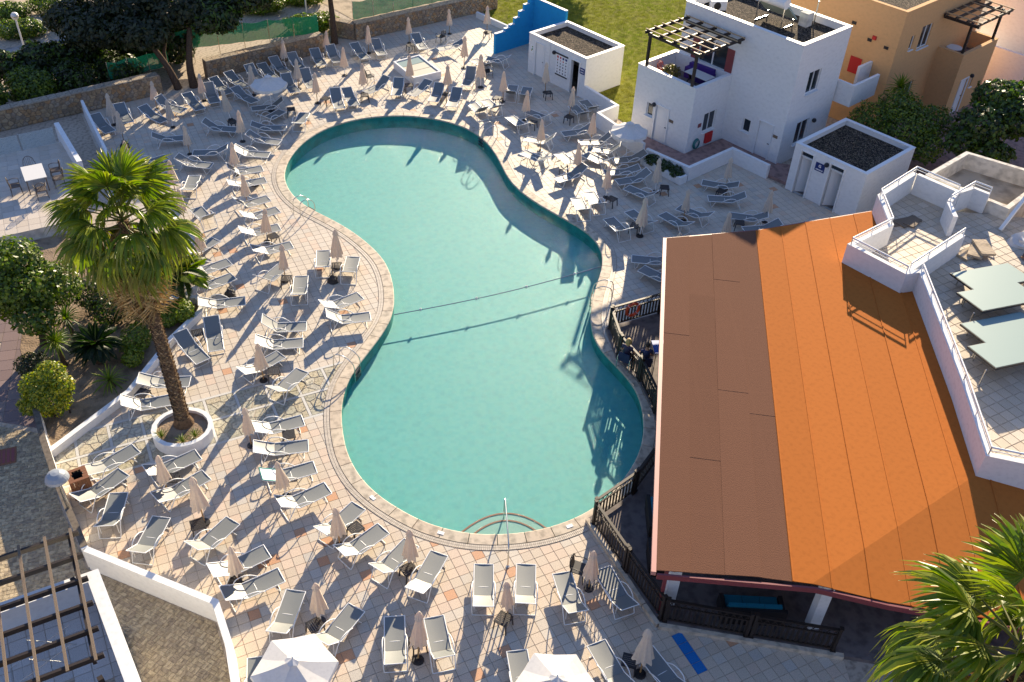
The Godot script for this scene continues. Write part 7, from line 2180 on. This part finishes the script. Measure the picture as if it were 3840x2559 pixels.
func stage_60_plants() -> void:
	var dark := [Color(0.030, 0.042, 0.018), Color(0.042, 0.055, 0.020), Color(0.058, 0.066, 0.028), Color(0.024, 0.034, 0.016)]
	var mid := [Color(0.07, 0.12, 0.016), Color(0.10, 0.16, 0.018), Color(0.055, 0.095, 0.016)]
	var lit := [Color(0.17, 0.23, 0.018), Color(0.24, 0.28, 0.02), Color(0.12, 0.18, 0.016)]
	var yel := [Color(0.42, 0.38, 0.016), Color(0.33, 0.32, 0.016), Color(0.50, 0.43, 0.03)]
	# palm in its ring planter
	var t := thing("ring_planter", "round white planter ring at the foot of the tall palm", "planter")
	var ring := []
	for k in 20: ring.append(Vector2(-11.5 + cos(TAU * k / 20) * 0.98, -23.75 + sin(TAU * k / 20) * 0.92))
	wall_path(t, ring, 0.0, 0.46, 0.16, M.stucco, true)
	var mb := MB.new(); mb.prism(PackedVector2Array(ring.map(func(p): return p.lerp(Vector2(-11.5, -23.75), 0.08))), 0.0, 0.33); part(mb, "soil", M.earth, t)
	fan_palm("tall fan palm with dry straw skirt in the round planter", Vector3(-11.55, 0.3, -24.05), Vector3(-12.35, 8.15, -25.0), 0.24, 0.155, 34, 64, 1.3, 5)
	for e in [[-10.95, -23.4, "right rim"], [-12.1, -23.3, "left rim"], [-11.3, -23.1, "front rim"]]:
		t = thing("grass_tuft", "green grassy tuft at the %s of the palm planter" % e[2], "plant")
		rosette(t, Vector3(e[0], 0.34, e[1]), 34, 0.42, 0.012, [Color(0.12, 0.16, 0.02), Color(0.16, 0.19, 0.03), Color(0.08, 0.12, 0.02)], 0.25, 1.4, int(e[0] * 10))
	fan_palm("fan palm crown reaching in at the lower right corner", Vector3(10.4, 0.0, -9.3), Vector3(9.75, 9.35, -10.15), 0.24, 0.16, 30, 6, 1.55, 9)
	# feather palm, cycad and yuccas in the bed
	t = thing("feather_palm", "small feathery palm beside the curving bed wall", "palm")
	mb = MB.new(); mb.col = Color(0.20, 0.14, 0.09); mb.tube([Vector3(-13.75, 0.0, -31.0), Vector3(-13.65, 0.8, -31.1), Vector3(-13.6, 1.55, -31.2)], 0.13, 9, 0.11); part(mb, "trunk", M.bark, t)
	var fm := [pinnate_frond(1.35, 0.55, 44, 0.40, 3, lit), pinnate_frond(1.3, 0.9, 44, 0.38, 4, mid), pinnate_frond(1.2, 0.2, 40, 0.36, 5, lit)]
	for k in 34:
		var o := MeshInstance3D.new(); o.name = "frond"; o.mesh = fm[2 if k < 9 else k % 2]; o.material_override = M.leaf
		o.transform = Transform3D(Basis(Vector3.UP, k * 2.39996) * Basis(Vector3.RIGHT, -lerpf(1.0, -0.35, k / 34.0)), Vector3(-13.6, 1.6, -31.2)); t.add_child(o, true)
	t = thing("cycad", "large dark cycad with arching fronds in the planting bed", "cycad")
	mb = MB.new(); mb.col = Color(0.13, 0.09, 0.06); mb.tube([Vector3(-15.85, 0.0, -27.45), Vector3(-15.85, 0.75, -27.5)], 0.19, 10, 0.16); part(mb, "trunk", M.bark, t)
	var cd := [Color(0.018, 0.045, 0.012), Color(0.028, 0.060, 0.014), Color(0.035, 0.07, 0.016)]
	fm = [pinnate_frond(1.15, 0.5, 60, 0.20, 13, cd), pinnate_frond(1.1, 0.75, 60, 0.19, 14, cd), pinnate_frond(1.0, 0.3, 56, 0.18, 15, cd)]
	for k in 52:
		var o := MeshInstance3D.new(); o.name = "frond"; o.mesh = fm[2 if k < 14 else k % 2]; o.material_override = M.leaf
		o.transform = Transform3D(Basis(Vector3.UP, k * 2.39996) * Basis(Vector3.RIGHT, -lerpf(0.75, -0.25, k / 52.0)), Vector3(-15.85, 0.82, -27.5)); t.add_child(o, true)
	mb = MB.new(); mb.col = Color(0.30, 0.10, 0.03)
	heap(mb, Vector3(0.12, 0.16, 0.12), FastNoiseLite.new(), 0.2)
	var cone := part(mb, "cone", M.bark, t); cone.position = Vector3(-15.85, 0.85, -27.5)
	for e in [["bright green yucca left of the cycad", -17.15, 1.25, -27.1, 80, 0.75, 1], ["dark yucca behind the cycad", -17.4, 1.1, -28.7, 60, 0.8, 2], ["low yucca in front of the cycad", -14.95, 0.35, -26.1, 46, 0.8, 3], ["tall yucca between the white and orange houses", 20.2, 3.4, -49.0, 110, 0.95, 4]]:
		t = thing("yucca", e[0], "yucca")
		mb = MB.new(); mb.col = Color(0.16, 0.11, 0.07); mb.tube([Vector3(e[1] + 0.1, 0, e[3]), Vector3(e[1], e[2], e[3])], 0.09, 8, 0.07); part(mb, "stem", M.bark, t)
		rosette(t, Vector3(e[1], e[2], e[3]), e[4], e[5], 0.028, lit if e[6] != 2 else mid, -0.7, 1.4, e[6])
	tree("round glossy green tree at the left edge", "garden_tree", "tree", [[[Vector3(-18.4, 0, -28.3), Vector3(-18.3, 1.2, -28.4), Vector3(-18.4, 2.4, -28.4)], 0.14]], [[Vector3(-18.6, 2.7, -28.6), Vector3(1.5, 1.1, 1.3)], [Vector3(-19.6, 2.4, -28.4), Vector3(1.3, 1.1, 1.2)], [Vector3(-17.5, 2.6, -28.9), Vector3(1.0, 0.8, 1.0)], [Vector3(-18.9, 3.6, -29.0), Vector3(1.1, 0.8, 1.0)], [Vector3(-20.4, 3.2, -29.2), Vector3(1.2, 0.9, 1.0)], [Vector3(-18.0, 1.9, -27.7), Vector3(0.9, 0.7, 0.8)]], 11000, 0.115, lit + mid, 21)
	shrub("bright yellow-green bush in the corner of the planting bed", [[Vector3(-16.35, 0.95, -24.35), Vector3(0.75, 0.7, 0.7)], [Vector3(-16.9, 1.2, -24.6), Vector3(0.5, 0.5, 0.5)], [Vector3(-15.9, 1.35, -24.6), Vector3(0.5, 0.5, 0.5)], [Vector3(-16.3, 1.65, -24.9), Vector3(0.5, 0.45, 0.5)], [Vector3(-17.0, 0.7, -24.2), Vector3(0.45, 0.4, 0.4)]], 6500, 0.075, yel + lit, 22)
	shrub("dark green shrub behind the tall palm's trunk", [[Vector3(-16.2, 0.75, -30.0), Vector3(1.0, 0.7, 0.9)], [Vector3(-15.0, 0.65, -30.2), Vector3(0.8, 0.6, 0.7)], [Vector3(-17.2, 0.9, -30.6), Vector3(0.8, 0.7, 0.7)]], 5200, 0.085, dark + mid, 23)
	shrub("light green shrub by the trunk of the tall palm", [[Vector3(-14.75, 0.45, -28.4), Vector3(0.6, 0.45, 0.9)], [Vector3(-14.5, 0.4, -27.4), Vector3(0.4, 0.35, 0.5)]], 2400, 0.07, lit, 24)
	shrub("leafy bush in the bend of the bed wall", [[Vector3(-13.5, 0.45, -30.3), Vector3(0.55, 0.45, 0.6)], [Vector3(-13.9, 0.4, -29.8), Vector3(0.4, 0.35, 0.4)]], 2400, 0.08, lit, 25)
	shrub("dark shrub at the path's edge below the yucca", [[Vector3(-18.0, 0.45, -26.6), Vector3(0.7, 0.5, 0.6)], [Vector3(-17.4, 0.4, -25.7), Vector3(0.6, 0.4, 0.6)]], 2600, 0.07, dark, 26)
	# dark trees behind the stone walls
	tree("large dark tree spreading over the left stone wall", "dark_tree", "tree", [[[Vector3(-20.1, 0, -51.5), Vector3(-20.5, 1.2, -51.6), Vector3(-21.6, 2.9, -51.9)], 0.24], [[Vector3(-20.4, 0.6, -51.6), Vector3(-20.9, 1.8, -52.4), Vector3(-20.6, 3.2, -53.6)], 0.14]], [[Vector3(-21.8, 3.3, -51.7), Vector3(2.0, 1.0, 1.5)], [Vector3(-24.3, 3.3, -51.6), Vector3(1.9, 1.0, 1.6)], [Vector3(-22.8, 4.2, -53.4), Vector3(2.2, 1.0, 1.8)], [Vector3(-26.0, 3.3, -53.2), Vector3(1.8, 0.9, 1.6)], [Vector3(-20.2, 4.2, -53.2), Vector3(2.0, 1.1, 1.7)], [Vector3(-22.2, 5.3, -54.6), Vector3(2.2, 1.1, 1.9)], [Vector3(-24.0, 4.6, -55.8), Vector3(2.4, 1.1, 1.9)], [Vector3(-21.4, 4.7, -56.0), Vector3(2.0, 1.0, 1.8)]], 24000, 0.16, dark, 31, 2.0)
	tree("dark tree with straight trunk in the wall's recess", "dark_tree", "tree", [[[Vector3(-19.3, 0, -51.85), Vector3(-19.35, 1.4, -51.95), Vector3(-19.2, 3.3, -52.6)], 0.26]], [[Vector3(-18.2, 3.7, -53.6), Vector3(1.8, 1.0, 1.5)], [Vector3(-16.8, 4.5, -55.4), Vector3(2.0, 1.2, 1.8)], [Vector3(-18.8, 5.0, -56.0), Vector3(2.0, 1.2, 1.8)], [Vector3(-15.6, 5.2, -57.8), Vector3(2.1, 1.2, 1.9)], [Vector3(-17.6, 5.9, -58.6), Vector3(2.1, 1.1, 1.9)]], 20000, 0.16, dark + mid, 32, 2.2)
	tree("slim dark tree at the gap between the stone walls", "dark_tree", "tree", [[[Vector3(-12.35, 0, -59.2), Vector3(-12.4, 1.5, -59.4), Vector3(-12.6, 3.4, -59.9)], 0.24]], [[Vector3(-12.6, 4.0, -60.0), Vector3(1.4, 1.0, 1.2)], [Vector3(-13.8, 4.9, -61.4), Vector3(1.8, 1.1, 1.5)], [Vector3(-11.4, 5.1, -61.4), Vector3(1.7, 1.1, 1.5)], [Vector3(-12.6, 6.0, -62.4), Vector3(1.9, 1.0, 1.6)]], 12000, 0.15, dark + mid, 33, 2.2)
	# hedge and shrubs beyond
	for e in [["leafy hedge bush at the left end behind the stone wall", -29.2, -46.9, 34], ["second hedge bush from the left behind the stone wall", -27.2, -48.4, 35], ["third hedge bush from the left behind the stone wall", -25.3, -49.8, 36], ["hedge bush under the dark tree behind the stone wall", -23.4, -51.2, 37]]:
		shrub(e[0], [[Vector3(e[1], 0.95, e[2]), Vector3(1.2, 0.95, 0.9)], [Vector3(e[1] - 0.5, 1.3, e[2] - 0.6), Vector3(0.9, 0.7, 0.8)], [Vector3(e[1] + 0.6, 1.1, e[2] - 0.4), Vector3(0.8, 0.8, 0.7)]], 4600, 0.11, (mid + lit) if e[3] < 36 else (dark + mid), e[3], 2.0)
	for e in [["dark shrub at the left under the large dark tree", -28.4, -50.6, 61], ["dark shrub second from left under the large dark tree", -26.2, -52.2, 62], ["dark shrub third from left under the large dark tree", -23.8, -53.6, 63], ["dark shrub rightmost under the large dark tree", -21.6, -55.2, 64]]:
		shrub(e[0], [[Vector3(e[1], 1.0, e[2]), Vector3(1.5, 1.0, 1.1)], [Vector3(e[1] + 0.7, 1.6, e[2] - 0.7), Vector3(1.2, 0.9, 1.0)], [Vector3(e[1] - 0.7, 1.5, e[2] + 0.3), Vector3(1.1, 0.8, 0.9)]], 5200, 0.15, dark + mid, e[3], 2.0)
	for e in [["low clipped hedge on the sandy slope, left piece", -34.5, -60.2, 41], ["low clipped hedge on the sandy slope, right piece", -31.6, -61.8, 42], ["rounded hedge between path and slope, left piece", -32.4, -57.6, 43], ["rounded hedge between path and slope, right piece", -29.4, -59.6, 44], ["sunlit bush behind the netting, left one", -18.6, -63.6, 45], ["sunlit bush behind the netting, right one", -16.2, -65.6, 46], ["small bush low behind the net by the slim tree", -14.4, -61.0, 47]]:
		shrub(e[0], [[Vector3(e[1], 0.55, e[2]), Vector3(1.7, 0.6, 0.7)], [Vector3(e[1] + 0.9, 0.55, e[2] - 0.5), Vector3(1.2, 0.55, 0.7)]], 3200, 0.11, lit if e[3] > 44 else mid + lit, e[3], 1.6)
	tree("round green tree between the toilet hut and the orange annex", "garden_tree", "tree", [[[Vector3(20.1, 0, -46.4), Vector3(20.2, 1.2, -46.4), Vector3(20.3, 2.2, -46.5)], 0.14]], [[Vector3(20.2, 2.3, -46.5), Vector3(1.7, 1.2, 1.5)], [Vector3(18.6, 2.1, -47.4), Vector3(1.3, 1.0, 1.2)], [Vector3(21.6, 2.3, -47.2), Vector3(1.2, 1.0, 1.1)], [Vector3(19.8, 3.1, -47.4), Vector3(1.2, 0.8, 1.1)], [Vector3(21.0, 1.7, -45.5), Vector3(1.0, 0.8, 0.9)]], 10500, 0.10, mid + lit, 51)
	tree("glossy dark-leaved tree at the right edge above the canopy roof", "garden_tree", "tree", [[[Vector3(24.4, 0, -45.6), Vector3(24.3, 1.4, -45.6), Vector3(24.4, 2.6, -45.7)], 0.15]], [[Vector3(23.6, 3.0, -45.6), Vector3(1.5, 1.1, 1.3)], [Vector3(25.4, 3.3, -46.2), Vector3(1.5, 1.1, 1.3)], [Vector3(24.6, 3.9, -47.2), Vector3(1.3, 0.9, 1.2)], [Vector3(26.6, 3.6, -47.8), Vector3(1.4, 1.0, 1.3)], [Vector3(22.5, 2.4, -44.9), Vector3(0.9, 0.7, 0.8)], [Vector3(24.0, 2.0, -44.5), Vector3(1.2, 0.7, 0.9)]], 8500, 0.16, mid + [Color(0.03, 0.05, 0.02)], 52)
	tree("tree beyond the lawn, out of the picture, that shades it", "lawn_tree", "tree", [[[Vector3(4.5, 0, -78), Vector3(4.5, 2, -78), Vector3(4.6, 4, -78)], 0.2]], [[Vector3(4.5, 5.0, -78), Vector3(2.4, 2.0, 2.2)]], 3000, 0.2, mid, 53)

func stage_61_lawn() -> void:
	rng.seed = 71
	var lawn := structure("lawn", "sunlit green lawn behind the service hut")
	var lp := v2([-3.3, -66.2, -1.1, -62.5, -0.85, -61.2, 0.2, -61.0, 2.35, -58.8, 5.8, -55.2, 3.65, -52.95, 5.45, -50.5, 6.3, -49.2, 8.4, -51.3, 11.4, -54.2, 14, -58, 24, -62, 24, -84, -10, -84])
	var mb := MB.new(); mb.poly(lp, 0.004); part(mb, "turf_soil", M.turf, lawn)
	var blade := MB.new()
	for k in 5:
		var a := k * 1.3
		var o := Vector3(cos(a), 0, sin(a)) * 0.05
		blade.tri(o + Vector3(-0.008, 0, 0), o + Vector3(0.008, 0, 0), o * 1.9 + Vector3(0, 0.055, 0))
	var mm := MultiMesh.new()
	mm.transform_format = MultiMesh.TRANSFORM_3D; mm.use_colors = true; mm.mesh = blade.mesh()
	var xf := []
	var fn := FastNoiseLite.new(); fn.seed = 2; fn.frequency = 0.12
	while xf.size() < 16000:
		var p := Vector2(rng.randf_range(-4.0, 14.0), rng.randf_range(-71.0, -49.0))
		if not Geometry2D.is_point_in_polygon(p, lp): continue
		if not in_frame(at3(p, 0)): continue
		var g := fn.get_noise_2d(p.x, p.y)
		var dry: float = clampf(0.4 + g * 1.2 + (0.5 if p.y > -56.0 else 0.0), 0.0, 1.0)
		xf.append([Transform3D(Basis(Vector3.UP, rng.randf() * TAU).scaled(Vector3.ONE * rng.randf_range(0.7, 1.6)), at3(p, 0.004)), Color(0.24, 0.27, 0.012).lerp(Color(0.36, 0.27, 0.06), dry * 0.7) * rng.randf_range(0.7, 1.3)])
	mm.instance_count = xf.size()
	for i in xf.size():
		mm.set_instance_transform(i, xf[i][0]); mm.set_instance_color(i, xf[i][1])
	var mi := MultiMeshInstance3D.new()
	mi.name = "grass_tufts"; mi.multimesh = mm; mi.material_override = M.leaf; mi.set_meta("kind", "stuff")
	lawn.add_child(mi)
	# path, lamps and court beyond the walls
	var p2 := structure("upper_path", "paved path crossing behind the stone wall")
	mb = MB.new(); mb.poly(v2([-40, -47.5, -31.5, -53.0, -26.5, -57.0, -20, -63, -21.5, -65, -28.0, -59.2, -33.0, -55.2, -41, -50]), 0.0); part(mb, "path_surface", M.path_grey, p2)
	var p3 := structure("sand_court", "pale sand court behind the green netting")
	mb = MB.new(); mb.poly(v2([-11.5, -63.0, -4.5, -68.6, -3.0, -70, -8, -78, -18, -70]), 0.0); part(mb, "court_surface", M.sand, p3)
	for e in [["white globe lamp on a post above the left hedge", -30.0, -54.2], ["white lamp post behind the green netting", -15.2, -64.3]]:
		var t := thing("globe_lamp", e[0], "lamp", Vector3(e[1], 0, e[2]))
		mb = MB.new(); mb.tube([Vector3.ZERO, Vector3(0, 2.55, 0)], 0.05, 8); part(mb, "post", M.white_paint, t)
		mb = MB.new(); mb.lathe([Vector2(0.0, 3.0), Vector2(0.12, 2.97), Vector2(0.2, 2.88), Vector2(0.22, 2.77), Vector2(0.18, 2.65), Vector2(0.10, 2.57), Vector2(0.0, 2.55)], 16); part(mb, "globe", M.white_resin, t)
		mb = MB.new(); mb.lathe([Vector2(0.0, 2.80), Vector2(0.228, 2.80), Vector2(0.228, 2.76), Vector2(0.0, 2.76)], 16); part(mb, "band", M.steel, t)
